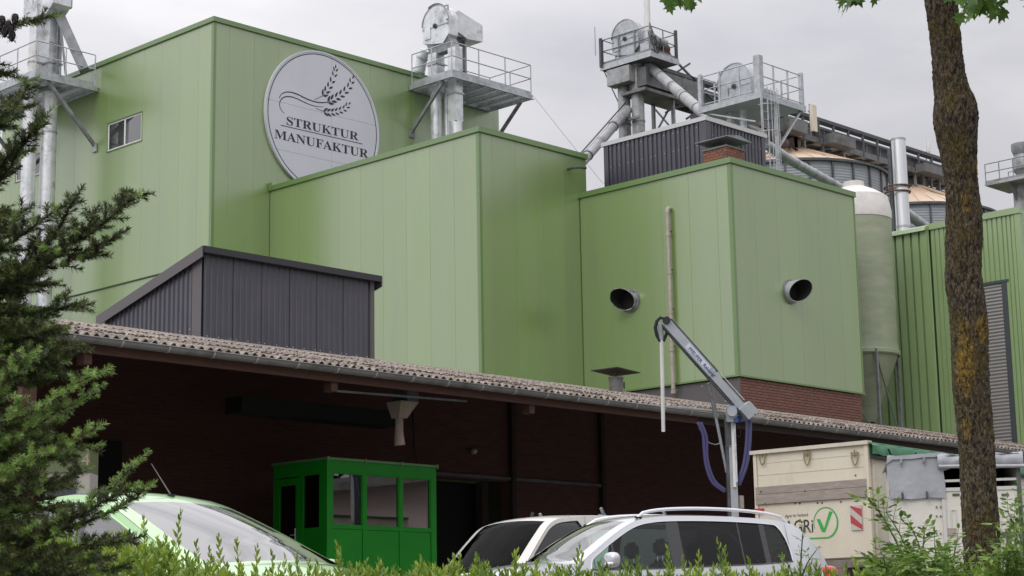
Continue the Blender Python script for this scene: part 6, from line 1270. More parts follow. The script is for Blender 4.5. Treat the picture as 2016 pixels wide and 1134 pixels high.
def livestock_trailer():
    A = at(1747, 900, d=26.9); B = at(2013, 900, d=26.6); A.z = B.z = 0; u = (B-A); W = u.length; u.normalize(); n = Vector((u.y, -u.x, 0))
    if n.dot(FH) > 0: n = -n
    t = thing('livestock_trailer', 'pale livestock trailer with grey tarpaulin flap, cut by the tree trunk', 'trailer', A); o = A.copy()
    P = lambda a, b, z: o+u*a+n*b+Vector((0, 0, z))
    def bx(a0, a1, b0, b1, z0, z1, name, m, par=t): q = MB(); q.prism([P(a0, b0, z0), P(a1, b0, z0), P(a1, b1, z0), P(a0, b1, z0)], (0, 0, z1-z0)); return q.build(name, M[m], par)
    def F(x, y): h = plane_hit(x, y, o, n); return ((h-o).dot(u), h.z)
    Ln = 1.9; zt = F(1860, 893)[1]; zb = .75
    bx(.04, W-.04, -Ln, -.07, zb, F(1900, 965)[1], 'body', 'ivory'); bx(.04, .1, -Ln, -.07, F(1900, 965)[1], zt, 'side_wall', 'ivory'); bx(W-.1, W-.04, -Ln, -.07, F(1900, 965)[1], zt, 'side_wall', 'ivory'); bx(.1, W-.1, -Ln, -Ln+.05, F(1900, 965)[1], zt, 'front_wall', 'void')
    pl = F(1856, 950)[0]; pr_ = F(2010, 950)[0]
    bx(pl-.03, pl+.02, -.065, .02, zb, zt, 'post', 'ivory2'); bx(pr_-.06, pr_, -.065, .02, zb, zt, 'post', 'darksteel2'); bx(.0, .06, -.065, .0, zb, zt, 'post', 'ivory2')
    zs0 = F(1900, 962)[1]; zs1 = F(1900, 930)[1]
    bx(.061, pl-.031, -.065, -.02, zb, zs0+.1, 'left_panel', 'ivory'); bx(pl+.021, (pl+pr_)/2-.005, -.065, -.01, zb, zs0, 'door_leaf', 'ivory'); bx((pl+pr_)/2+.005, pr_-.061, -.065, -.01, zb, zs0, 'door_leaf', 'ivory')
    bx(pl+.021, pr_-.061, -.05, .005, (zs0+zs1)/2-.015, (zs0+zs1)/2+.02, 'slot_bar', 'ivory2'); bx(pl+.021, pr_-.061, -.05, .008, zs0-.03, zs0+.02, 'slot_sill', 'ivory2')
    for x0, x1 in ((1871, 1890), (1968, 1992)):
        a0, za = F(x0, 1003); a1, zc = F(x1, 1120)
        for q0 in ((a0, a0+.015, zc, za), (a1-.015, a1, zc, za), (a0+.0151, a1-.0151, za-.015, za)): bx(q0[0], q0[1], -.01, .004, q0[2], q0[3], 'door_bead', 'ivory2')
        a0, za = F(x0+4, 974); bx(a0, a0+.10, -.01, .008, za-.015, za+.015, 'door_vent', 'darksteel')
    for x in (1844, 1852): 
        for y in (998, 1016, 1050): a, z = F(x, y); q = MB(); q.cyl(P(a, -.02, z), P(a, .005, z), .012, n=6); q.build('rivet', M['darksteel'], t)
    a, z = F(1872, 1047); bx(a-.07, a+.07, -.01, .012, z-.05, z+.05, 'latch_plate', 'greybeam')
    a, z = F(1985, 1050); q = MB(); q.bar(P(a-.12, .02, z), P(a+.14, .02, z), .05, .04); q.bar(P(a+.0, .03, z+.06), P(a-.0, .03, z-.14), .05); q.bar(P(a+.02, .02, z-.1), P(a+.03, .02, z-.36), .02); q.build('door_lock', M['darksteel'], t)
    # tarp flap on the left, hanging, gently creased
    a0, z0 = F(1750, 983); a1, z1 = F(1856, 893); K, J = 26, 20; V = []; Fc = []
    for j in range(J+1):
        for i in range(K+1):
            s = i/K; r_ = j/J; a = a0+(a1-a0)*s; z = z0+(z1-z0)*r_+.02*s*r_ - (.02*(1-s) if j == J else 0)
            b = .03+.006*math.sin(s*9+r_*4)+.010*noise.noise((s*3, r_*2, 3))+.022*(1-r_)**2*abs(noise.noise((s*7, r_*12, 7)))
            V.append(P(a+.008*math.sin(r_*7), b, z+.008*math.sin(s*11)*(1-r_)))
    n0 = len(V); V += [tuple(Vector(v)-n*.006) for v in V]
    Fc = [(j*(K+1)+i, j*(K+1)+i+1, (j+1)*(K+1)+i+1, (j+1)*(K+1)+i) for j in range(J) for i in range(K)]; Fc += [tuple(x+n0 for x in f[::-1]) for f in Fc]
    q = MB(); q.add(V, Fc); fl = q.build('tarpaulin_flap', M['tarp'], t, True)
    for x, y in ((1773, 908), (1818, 905), (1776, 977), (1824, 975)):
        a, z = F(x, y); q = MB(); q.tube([P(a-.0, .07, z+.05), P(a+.012, .09, z+.02), P(a+.01, .095, z-.03), P(a-.01, .07, z-.06)], .012, 6); q.bar(P(a, .065, z+.04), P(a, .07, z-.05), .02); q.build('strap_hook', M['darksteel'] if y > 950 else M['galv_dark'], fl)
    # rolled tarp over the slots and the roof
    V = []; K = 40; J = 10
    for k in range(K+1):
        s = k/K; a = pl-.06+(W+.06-pl)*s; rr = .11+.012*math.sin(s*21)+.02*noise.noise((s*9, 0, 0))
        for j in range(J): an = 2*math.pi*j/J; V.append(P(a, -.0+rr*.75*math.cos(an)+.012*math.sin(s*30+j), zt-.12+rr*math.sin(an)+.01*noise.noise((s*14, j, 0))))
    q = MB(); q.add(V, [(k*J+j, (k+1)*J+j, (k+1)*J+(j+1) % J, k*J+(j+1) % J) for k in range(K) for j in range(J)]); q.build('rolled_tarpaulin', M['tarp'], t, 60)
    q = MB(); q.cyl(P(pl-.05, .09, zt-.19), P(W+.1, .09, zt-.22), .028, n=8); q.build('tarp_tube', M['galv_worn'], t, True)
    V = []; K, J = 24, 12
    for j in range(J+1):
        for k in range(K+1): s = k/K; r_ = j/J; V.append(P(-.02+(W+.04)*s, .06-r_*(Ln+.05), zt-.03+.02*math.sin(3.14*s)+.012*noise.noise((s*8, r_*8, 0))-(.05 if s in (0, 1) else 0)-.05*(1-s)*(1 if j == 0 else .6)))
    q = MB(); q.add(V, [(j*(K+1)+k, j*(K+1)+k+1, (j+1)*(K+1)+k+1, (j+1)*(K+1)+k) for j in range(J) for k in range(K)]); q.build('tarpaulin_roof', M['tarp'], t, True)
    for a in (.05, W-.25):
        w = MB(); c = P(a+.1, -1.0, .34); w.cyl(c-u*.12, c+u*.12, .34, n=24); w.build('wheel', M['tyre'], t, 40)
    bx(.1, W-.1, -Ln, -.1, .55, zb-.002, 'chassis', 'rust2')
M['ivory2'] = mat('pale aluminium post', (.58, .57, .54), .4, .3)
livestock_trailer()
# ------------------------------------------------------------------ cars
def smooth_poly(pts, n=6):
    P = [pts[0]]+list(pts)+[pts[-1]]; out = []
    for i in range(1, len(P)-2):
        for k in range(n):
            s = k/n; out.append(tuple(.5*((2*P[i][j])+(-P[i-1][j]+P[i+1][j])*s+(2*P[i-1][j]-5*P[i][j]+4*P[i+1][j]-P[i+2][j])*s*s+(-P[i-1][j]+3*P[i][j]-3*P[i+1][j]+P[i+2][j])*s**3) for j in range(len(pts[0]))))
    out.append(tuple(pts[-1])); return out
def interp(pts, x):
    if x <= pts[0][0]: return pts[0][1]
    for a, b in zip(pts, pts[1:]):
        if x <= b[0]: return a[1]+(b[1]-a[1])*(x-a[0])/(b[0]-a[0]+1e-9)
    return pts[-1][1]
def car(name, label, cat, loc, rot, L, W, U, belt, panes, dlo, ws, rw, paint, glassf='glass', glassr='glass', glassw='glass_shield', tumble=.28, lower=None, wheels=(1.3, -1.3), wr=.33, seats=True, trim='chrome', taper=(.62, .70), k2=.12):
    """U: upper outline seen from the side, rear to front (x, z, bow of the centre line forward); belt: (x, z); panes: [(x0, x1, glass)];
    ws / rw: x range of windscreen and rear window on U; local x points to the nose"""
    t = thing(name, label, cat, loc, rot, local=True); Us = smooth_poly(U, 7); hw = W/2; pnt = M[paint]
    def wid(x):
        f = 1.0
        xf = L/2; e = (x-(xf-.75))/.75
        if e > 0: f -= (1-taper[0])*e**2.4
        e = (-x-(xf-.55))/.55
        if e > 0: f -= (1-taper[1])*e**2.4
        return hw*f
    B = lambda x: interp(belt, x)
    def Y(x, z):
        w = wid(x); b = B(x)
        if z > b: return w-.035-(z-b)*tumble-k2*(z-b)**2
        s = (b-z); y = w-.035*math.exp(-(s/.07)**1.2)
        if z < .5: y -= .10*((.5-z)/.3)**2
        return y
    # top skin
    body = MB(); glw = MB(); glr = MB(); NV = 12; G = []
    for (x, z, bow) in Us:
        ye = max(Y(x, z), .2); row = []
        cr = .045 if z > B(x)+.2 else .05
        for j in range(NV+1):
            v = -1+2*j/NV; f = 1-abs(v)**2.2; row.append((x+bow*f, ye*v*(1-.012*(abs(v) == 1)), z+cr*f))
        G.append(row)
    for i in range(len(G)-1):
        xm = (Us[i][0]+Us[i+1][0])/2
        for j in range(NV):
            quad = [G[i][j], G[i+1][j], G[i+1][j+1], G[i][j+1]]; w_ = ws[0] < xm < ws[1]; r_ = rw[0] < xm < rw[1]
            if (w_ or r_) and 0 < j < NV-1: (glw if w_ else glr).add(quad, [(0, 1, 2, 3)])
            else: body.add(quad, [(0, 1, 2, 3)])
    # sides
    xs = [u_[0] for u_ in Us]; zs = [u_[1] for u_ in Us]
    cols = sorted(set([round(x, 4) for x in xs]+[round(-L/2+.02+k*(L-.04)/70, 4) for k in range(71)]+[round(a, 4) for p in panes for a in p[:2]]+[round(d, 4) for d in dlo]))
    cols = [c for c in cols if xs[0] <= c <= xs[-1]]
    c2 = [cols[0]]
    for c in cols[1:]:
        if c-c2[-1] > .004: c2.append(c)
    cols = c2; up = sorted(zip(xs, zs)); UP = lambda x: interp(up, x)
    x0d, x1d = dlo
    def wl(x): return B(x)+.018
    def wu(x):
        top = UP(x)-.062; r_ = min(x-x0d, x1d-x)
        base = wl(x); rad = .16 if x-x0d < x1d-x else .05
        if r_ < rad: top = base+(top-base)*math.sqrt(max(0, 1-(1-r_/rad)**2))
        return max(top, base)
    panemb = [MB() for _ in panes]; pil = MB(); lowz = [.2, .35, .5, .7]
    for a, b in zip(cols, cols[1:]):
        xm = (a+b)/2
        for sd in (1, -1):
            def Q(mb, za0, za1, zb0, zb1, inn=0): mb.add([(a, sd*(Y(a, za0)-inn), za0), (b, sd*(Y(b, zb0)-inn), zb0), (b, sd*(Y(b, zb1)-inn), zb1), (a, sd*(Y(a, za1)-inn), za1)], [(0, 1, 2, 3)])
            la = min(B(a), UP(a)); lb = min(B(b), UP(b)); hs = [.2, .3, .45, .6, .75, .88, 1.0]
            for h0, h1 in zip(hs, hs[1:]):
                f = lambda h, tt: .2+(tt-.2)*(h-.2)/.8
                Q(body, f(h0, la), f(h1, la), f(h0, lb), f(h1, lb))
            if UP(xm) > B(xm)+.01:
                if x0d <= xm <= x1d:
                    Q(body, B(a), wl(a), B(b), wl(b)); 
                    if UP(a) > wu(a) or UP(b) > wu(b): Q(body, wu(a), max(UP(a), wu(a)), wu(b), max(UP(b), wu(b)))
                    k = next((i for i, p in enumerate(panes) if p[0] <= xm <= p[1]), None)
                    if k is None: Q(pil, wl(a), wu(a), wl(b), wu(b), .004)
                    else:
                        for zz in range(3): f = lambda s, x: wl(x)+(wu(x)-wl(x))*s/3; Q(panemb[k], f(zz, a), f(zz+1, a), f(zz, b), f(zz+1, b), .008)
                else: 
                    for zz in range(3): f = lambda s, x: B(x)+(max(UP(x), B(x))-B(x))*s/3; Q(body, f(zz, a), f(zz+1, a), f(zz, b), f(zz+1, b))
    # end caps and floor
    for idx, sgn in ((0, -1), (-1, 1)):
        x = Us[idx][0]; row = G[idx]; V = []
        K = 6
        for k in range(K+1):
            s = k/K; z = .2+(Us[idx][1]-.2)*s
            for j in range(NV+1): v = -1+2*j/NV; V.append((x+(row[j][0]-x)*1.0+sgn*.05*(1-abs(v)**3)*(1-(2*s-1)**2), row[j][1]/max(abs(row[0][1]), .01)*Y(x, z), z+(row[j][2]-Us[idx][1])*s))
        body.add(V, [(k*(NV+1)+j, k*(NV+1)+j+1, (k+1)*(NV+1)+j+1, (k+1)*(NV+1)+j) for k in range(K) for j in range(NV)])
    bo = body.build('body', pnt, t); weld(bo, 50)
    if glw.v: g = glw.build('windscreen', M[glassw], t); weld(g, 60)
    if glr.v: g = glr.build('rear_window', M[glassr], t); weld(g, 60)
    for p, mb in zip(panes, panemb):
        if not mb.v: continue
        left = MB(); right = MB()
        for i in range(0, len(mb.v), 4): (left if mb.v[i][1] > 0 else right).add(mb.v[i:i+4], [(0, 1, 2, 3)])
        for s in (left, right): g = s.build('side_window', M[p[2]], t); weld(g, 60)
    if pil.v: g = pil.build('pillar_cover', M['blackgloss'], t); weld(g, 60); g['kind'] = 'stuff'
    # bright line round the side glass, black seal under the glass
    for sd in (1, -1):
        q = MB(); cc = [c for c in cols if x0d <= c <= x1d]; lp = [(c, sd*(Y(c, wl(c))+.004), wl(c)-.004) for c in cc]; upp = [(c, sd*(Y(c, wu(c))+.004), wu(c)+.004) for c in cc]
        q.tube(lp+upp[::-1]+[lp[0]], .009, 5); q.build('window_trim', M[trim], t)
    # cabin: lining, dashboard, seats, wheel
    xa = max(rw[1], xs[0]+.3); q = MB(); lo = min(B(0), B(-1))-.03
    q.box((x0d-.1, -hw+.14, .3), (x1d-.25, hw-.14, lo-.22)); q.build('cabin_floor', M['seat'], t)
    q = MB(); q.box((ws[0]+.18, -hw+.16, .5), (min(ws[1], xs[-1])-.10, hw-.16, B(ws[1])-.03)); q.build('dashboard', M['seat'], t)
    if seats:
        for sx in seats:
            for sy in (-.36, .36):
                q = MB(); rk = -.16; z0 = lo-.6; z1 = lo+.17
                q.add([(sx+.07, sy-.24, z0), (sx+.07, sy+.24, z0), (sx-.07, sy+.24, z0), (sx-.07, sy-.24, z0), (sx+.05+rk, sy-.19, z1), (sx+.05+rk, sy+.19, z1), (sx-.06+rk, sy+.19, z1), (sx-.06+rk, sy-.19, z1)], [(0, 1, 2, 3), (4, 7, 6, 5), (0, 4, 5, 1), (1, 5, 6, 2), (2, 6, 7, 3), (3, 7, 4, 0)])
                st = q.build('seat', M['seat'], t); rnd(st, .05)
                q = MB(); q.box((sx-.06+rk, sy-.12, z1+.04), (sx+.05+rk, sy+.12, z1+.23)); h = q.build('headrest', M['seat'], st); rnd(h, .04)
                q = MB(); q.cyl((sx+rk, sy-.06, z1-.02), (sx+rk, sy-.06, z1+.06), .008, n=6); q.cyl((sx+rk, sy+.06, z1-.02), (sx+rk, sy+.06, z1+.06), .008, n=6); q.build('headrest_post', M['chrome'], h)
        q = MB(); N = 20; c = Vector((seats[0]+.52, .36, lo-.02)); ax = Vector((.35, 0, 1)).normalized(); e1 = Vector((0, 1, 0)); e2 = ax.cross(e1)
        q.tube([c+e1*.18*math.cos(2*math.pi*k/N)+e2*.18*math.sin(2*math.pi*k/N) for k in range(N+1)], .014, 6); q.cyl(c-ax*.04, c-ax*.01, .05, n=10); q.bar(c-ax*.02-e1*.17, c-ax*.02+e1*.17, .03); q.build('steering_wheel', M['seat'], t)
    # wheels
    for wx in wheels:
        for sd in (1, -1):
            a = MB(); a.cyl((wx, sd*(hw-.06), wr+.01), (wx, sd*(hw+.004), wr+.01), wr+.055, n=28); ar = a.build('wheel_arch', M['black'], t, 40)
            w = MB(); w.cyl((wx, sd*(hw-.2), wr), (wx, sd*(hw+.012), wr), wr, n=28); wo = w.build('wheel', M['tyre'], t, 40)
            r_ = MB(); r_.cyl((wx, sd*(hw+.0), wr), (wx, sd*(hw+.018), wr), wr*.66, n=24)
            for k in range(5): an = 2*math.pi*k/5; r_.bar((wx, sd*(hw+.02), wr), (wx+wr*.6*math.cos(an), sd*(hw+.02), wr+wr*.6*math.sin(an)), .05, .015, up=(0, 1, 0))
            r_.build('rim', M['rim'], wo)
    return t, Y, B, UP, wid
def weld(o, ang):
    bm = bmesh.new(); bm.from_mesh(o.data); bmesh.ops.remove_doubles(bm, verts=bm.verts, dist=.0006); bmesh.ops.recalc_face_normals(bm, faces=bm.faces); bm.to_mesh(o.data); bm.free(); shade(o.data, ang)
def rnd(o, w, seg=3):
    bm = bmesh.new(); bm.from_mesh(o.data); bmesh.ops.bevel(bm, geom=bm.edges[:], offset=w, segments=seg, affect='EDGES', clamp_overlap=True); bm.to_mesh(o.data); bm.free(); shade(o.data, 60)
def blob(c, s, name, m, parent, sq=1.0, n=14):
    """rounded box by superellipsoid"""
    q = MB(); V = []; f = lambda v, e: math.copysign(abs(v)**e, v)
    for i in range(n+1):
        a = -math.pi/2+math.pi*i/n
        for j in range(2*n): b = 2*math.pi*j/(2*n); V.append((c[0]+s[0]*f(math.cos(a), sq)*f(math.cos(b), sq), c[1]+s[1]*f(math.cos(a), sq)*f(math.sin(b), sq), c[2]+s[2]*f(math.sin(a), sq)))
    q.add(V, [(i*2*n+j, i*2*n+(j+1) % (2*n), (i+1)*2*n+(j+1) % (2*n), (i+1)*2*n+j) for i in range(n) for j in range(2*n)]); o = q.build(name, m, parent); weld(o, 60); return o
def suv():
    rot = YAW+math.pi/2+R(24); c = at(1250, 1200, d=21.6)
    U = [(-2.30, .62, .02), (-2.30, .86, .03), (-2.24, 1.06, .0), (-2.03, 1.30, -.05), (-1.79, 1.505, -.08), (-1.68, 1.565, -.06), (-1.4, 1.61, 0), (-.9, 1.635, 0), (-.35, 1.64, .0), (.08, 1.62, .04), (.36, 1.555, .10), (.66, 1.39, .15), (.94, 1.20, .17), (1.10, 1.10, .17), (1.36, 1.07, .14), (1.75, 1.01, .1), (2.02, .91, .08), (2.16, .78, .05), (2.20, .62, .03)]
    belt = [(-2.35, 1.12), (-1.9, 1.12), (-1.2, 1.07), (0, 1.02), (1.0, 1.0), (1.3, .99), (2.2, .80)]
    t, Y, B, UP, wid = car('parked_car', 'silver five door estate car with roof rails in front of the cream trailer', 'car', (c.x, c.y, 0), rot, 4.55, 1.82, U, belt,
        [(-1.60, -1.34, 'glass'), (-1.27, -1.0, 'glass_dark'), (-.98, -.22, 'glass_dark'), (-.06, .66, 'glass'), (.69, .96, 'glass')], (-1.62, .98), (.36, 1.09), (-2.2, -1.83), 'silverpaint', glassr='glass_dark', seats=(.0, -.85), wheels=(1.31, -1.3), wr=.35)
    for sd in (1, -1):
        q = MB(); pts = [(.30, sd*(Y(.3, 1.54)-.05), UP(.3)+.015)]+[(x, sd*(Y(x, UP(x))-.07), UP(x)+.035+.055*math.sin(math.pi*min(1, max(0, (x+1.72)/2.0)))**.35) for x in [.18-.1*k for k in range(19)]]+[(-1.70, sd*(Y(-1.7, 1.58)-.07), UP(-1.7)+.02)]
        q.tube(pts, [.014]+[.019]*(len(pts)-2)+[.014], 8); r_ = q.build('roof_rail', M['railsilver'], t, True)
        q = MB(); q.box((.22, sd*(Y(.2, 1.57)-.02)-.03, UP(.2)-.0), (.30, sd*(Y(.2, 1.57)-.02)+.0, UP(.2)+.02)); q.build('rail_foot', M['black'], r_)
        # mirror
        mx, my, mz = .80, sd*(wid(.8)+.11), B(.8)+.115
        h = blob((mx, my, mz), (.075, .125, .085), 'mirror', M['silverpaint'], t, .75); 
        blob((mx+.055, my+sd*.03, mz-.045), (.03, .095, .018), 'indicator', M['lamp'], h, .7, 8)
        q = MB(); q.bar((mx+.01, sd*(wid(.8)-.03), B(.8)+.02), (mx, my-sd*.04, mz-.065), .06, .03); q.build('mirror_foot', M['black'], h)
        blob((-2.14, sd*(wid(-2.14)-.05), .98), (.16, .10, .095), 'tail_light', M['redlamp'], t, .6)
        blob((-2.05, sd*(wid(-2.05)-.018), .97), (.03, .03, .03), 'reversing_lamp', M['lamp'], t, .7, 8)
        blob((1.98, sd*(wid(1.98)-.10), .72), (.2, .10, .075), 'headlight', M['lamp'], t, .6)
        q = MB()
        for xx in (-.21, -1.18, .92): q.tube([(xx+(.03 if k > 4 else 0), sd*(Y(xx, .45+k*.09)+.001), .45+k*.09) for k in range(int((B(xx)-.45)/.09)+1)], .004, 4)
        q.build('door_gap', M['black'], t)
        q = MB(); 
        for xx in (-.12, -1.02): q.bar((xx, sd*(Y(xx, .93)+.03), .93), (xx+.2, sd*(Y(xx+.2, .92)+.03), .93), .03, .025)
        q.build('door_handle', M['silverpaint'], t)
    q = MB(); q.box((2.12, -.55, .45), (2.26, .55, .66)); g = q.build('grille', M['black'], t); rnd(g, .03)
    q = MB(); q.box((-2.28, -.8, .30), (-2.12, .8, .58)); g = q.build('rear_bumper', M['silverpaint'], t); rnd(g, .05)
    q = MB(); q.prism([(-1.66, -.58, 1.595), (-1.88, -.55, 1.55), (-1.89, -.55, 1.53), (-1.68, -.58, 1.55)], (0, 1.13, 0)); g = q.build('roof_spoiler', M['silverpaint'], t); rnd(g, .008, 2)
    q = MB(); q.bar((.98, -.1, 1.14), (.86, .5, 1.23), .015); q.build('wiper', M['black'], t)
    q = MB(); q.tube([(-.45, .3, 1.63), (-.44, .3, 1.66)], .03, 8); q.build('aerial_base', M['black'], t)
M['railsilver'] = mat('matt silver rail', (.72, .73, .75), .3, .5)
suv()
def green_car():
    rot = YAW+math.pi/2+math.pi+R(-40+0)+0; rot = YAW-math.pi/2-R(41)
    ws = at(462, 1052, d=13.9); h = Vector((math.cos(rot), math.sin(rot), 0)); c = Vector((ws.x, ws.y, 0))-h*.62
    U = [(-1.95, .60, .02), (-1.94, .90, 0), (-1.86, 1.12, -.04), (-1.70, 1.33, -.07), (-1.52, 1.45, -.04), (-1.1, 1.525, 0), (-.68, 1.56, 0), (-.32, 1.535, .02), (-.02, 1.43, .07), (.38, 1.255, .13), (.78, 1.065, .18), (1.06, .945, .22), (1.30, .90, .16), (1.62, .82, .1), (1.86, .70, .07), (1.94, .58, .04)]
    belt = [(-2, .98), (-1.2, .96), (-.4, .93), (.6, .90), (1.1, .88), (1.95, .7)]
    t, Y, B, UP, wid = car('parked_car', 'pale lime green hatchback with bent roof aerial behind the spruce', 'car', (c.x, c.y, -.16), rot, 3.95, 1.70, U, belt,
        [(-1.60, -1.12, 'glass_sky'), (-1.06, -.38, 'glass_sky'), (-.28, .52, 'glass_sky'), (.56, .84, 'glass_sky')], (-1.62, .86), (-.06, 1.05), (-1.88, -1.54), 'limepaint', glassr='glass_sky', glassw='glass_sky', seats=(-.1, -.9), wheels=(1.2, -1.2), wr=.30, trim='limepaint')
    z = UP(-.22)+.045; q = MB(); q.cyl((-.20, 0.05, z-.02), (-.2, .05, z+.02), .03, n=10); b_ = q.build('aerial_base', M['black'], t)
    q = MB(); q.tube([(-.20, .05, z+.01), (-.48, .07, z+.28)], [.006, .003], 6); q.build('aerial', M['darksteel'], b_)
    for sd in (1, -1):
        h_ = blob((.62, sd*(wid(.6)+.10), B(.6)+.09), (.06, .11, .07), 'mirror', M['limepaint'], t, .75)
        q = MB(); q.bar((.62, sd*(wid(.6)-.04), B(.6)+.0), (.62, sd*(wid(.6)+.06), B(.6)+.04), .04); q.build('mirror_foot', M['black'], h_)
        blob((1.66, sd*(wid(1.7)-.10), .66), (.22, .11, .09), 'headlight', M['lamp'], t, .7)
        blob((-1.80, sd*(wid(-1.8)-.03), .86), (.10, .07, .15), 'tail_light', M['redlamp'], t, .7)
        q = MB(); q.tube([(x, sd*(Y(x, UP(x))-.085), UP(x)+.012) for x in [.02-.1*k for k in range(15)]], .006, 4); q.build('roof_gutter', M['darkframe'], t)
        q = MB()
        for xx in (-.33, .74): q.tube([(xx, sd*(Y(xx, .45+k*.09)+.001), .45+k*.09) for k in range(6)], .004, 4)
        q.build('door_gap', M['black'], t)
    q = MB()
    for ya, yb in ((.55, -.05), (-.1, -.62)): q.bar((1.10, ya, .965), (1.10, yb, .985), .012)
    q.build('wiper', M['black'], t)
    q = MB(); q.box((1.80, -.45, .4), (2.0, .45, .52)); g = q.build('grille', M['black'], t); rnd(g, .03)
green_car()
def van():
    rot = YAW+math.pi/2+R(42); w = at(972, 1072, d=24.2); h = Vector((math.cos(rot), math.sin(rot), 0)); c = Vector((w.x, w.y, 0))-h*1.25
    U = [(-2.15, .6, 0), (-2.15, 1.0, 0), (-2.12, 1.6, 0), (-2.02, 1.80, 0), (-1.7, 1.86, 0), (-1, 1.88, 0), (0, 1.87, 0), (.55, 1.84, .02), (.86, 1.77, .06), (1.1, 1.56, .10), (1.42, 1.22, .14), (1.58, 1.07, .14), (1.78, 1.02, .1), (2.02, .88, .06), (2.12, .7, .03)]
    belt = [(-2.2, 1.08), (0, 1.08), (1.0, 1.05), (1.5, 1.03), (2.1, .85)]
    t, Y, B, UP, wid = car('parked_van', 'small white panel van with roof rack feet behind the silver car', 'van', (c.x, c.y, 0), rot, 4.25, 1.74, U, belt, [(.30, 1.28, 'glass_mid')], (.27, 1.30), (.86, 1.56), (-2.6, -2.5), 'vanpaint', seats=(.25,), glassw='glass_cab', tumble=.14, k2=.05, wheels=(1.35, -1.3), wr=.31, trim='blackgloss')
    for x in (-.15, -1.35):
        for sd in (1, -1): q = MB(); q.box((x-.05, sd*.60-.02, UP(x)-.0), (x+.05, sd*.60+.03, UP(x)+.035)); q.bar((x-.03, sd*.60, UP(x)+.03), (x+.02, sd*.60, UP(x)+.12), .03); q.build('rack_foot', M['galv_dark'], t)
    q = MB(); q.tube([(.58, .0, UP(.58)+.03), (.55, .0, UP(.5)+.1)], .02, 6); q.build('aerial_base', M['black'], t)
    for sd in (1, -1):
        blob((1.12, sd*(wid(1.1)+.12), 1.18), (.06, .10, .12), 'mirror', M['black'], t, .6)
        q = MB(); q.tube([(x, sd*(Y(x, UP(x))-.03), UP(x)+.005) for x in [.5-.2*k for k in range(12)]], .009, 5); q.build('roof_seam', M['vanpaint'], t)
        blob((1.9, sd*(wid(1.9)-.12), .78), (.2, .13, .1), 'headlight', M['lamp'], t, .6)
        q = MB(); q.tube([(.22, sd*(Y(.22, .4+k*.1)+.001), .4+k*.1) for k in range(14)], .005, 4); q.build('door_gap', M['black'], t)
    q = MB(); q.bar((1.56, .5, 1.10), (1.36, .0, 1.30), .016); q.bar((1.56, -.1, 1.10), (1.36, -.5, 1.30), .016); q.build('wiper', M['black'], t)
M['glass_cab'] = glassmat('dark cab glass', (.04, .045, .045), 1.4, boost=.25)
van()
# ------------------------------------------------------------------ vegetation
def rot_between(z, d):
    """rows: an orthonormal frame whose third axis is d (n,3)"""
    d = d/np.linalg.norm(d, axis=1, keepdims=True); a = np.cross(d, np.array([0.3, .2, 1.0])); a /= np.linalg.norm(a, axis=1, keepdims=True); b = np.cross(d, a); return a, b, d
def leaves_np(P, D, ln, wd, fold=.25, roll=None, droop=.0):
    """pointed leaves, six corners, folded along the midrib: base P, direction D, lengths ln, widths wd"""
    n = len(P); a, b, d = rot_between(None, D); roll = rng.uniform(0, 2*np.pi, n) if roll is None else roll
    s = a*np.cos(roll)[:, None]+b*np.sin(roll)[:, None]; u = np.cross(d, s); ln = ln[:, None]; wd = wd[:, None]
    pts = [P, P+d*ln*.35+s*wd*.5+u*wd*fold, P+d*ln*.72+s*wd*.36+u*wd*fold*.7-np.array([0, 0, 1])*droop*ln*.3, P+d*ln-np.array([0, 0, 1])*droop*ln, P+d*ln*.72-s*wd*.36+u*wd*fold*.7-np.array([0, 0, 1])*droop*ln*.3, P+d*ln*.35-s*wd*.5+u*wd*fold]
    V = np.stack(pts, 1); base = (np.arange(n)*6)[:, None]
    F = np.concatenate([base+np.array([0, 1, 2, 3]), base+np.array([0, 3, 4, 5])]); return V.reshape(-1, 3), F
def merge(parts):
    V = []; F = []; o = 0
    for v, f in parts: V.append(v); F.append(f+o); o += len(v)
    return np.concatenate(V), np.concatenate(F)
def stems_mesh(name, segs, m, parent):
    mb = MB()
    for pts, r in segs: mb.tube(pts, r, 5)
    return mb.build(name, m, parent, True)
def wpt(x, y, d): return np.array(at(x, y, d=d))
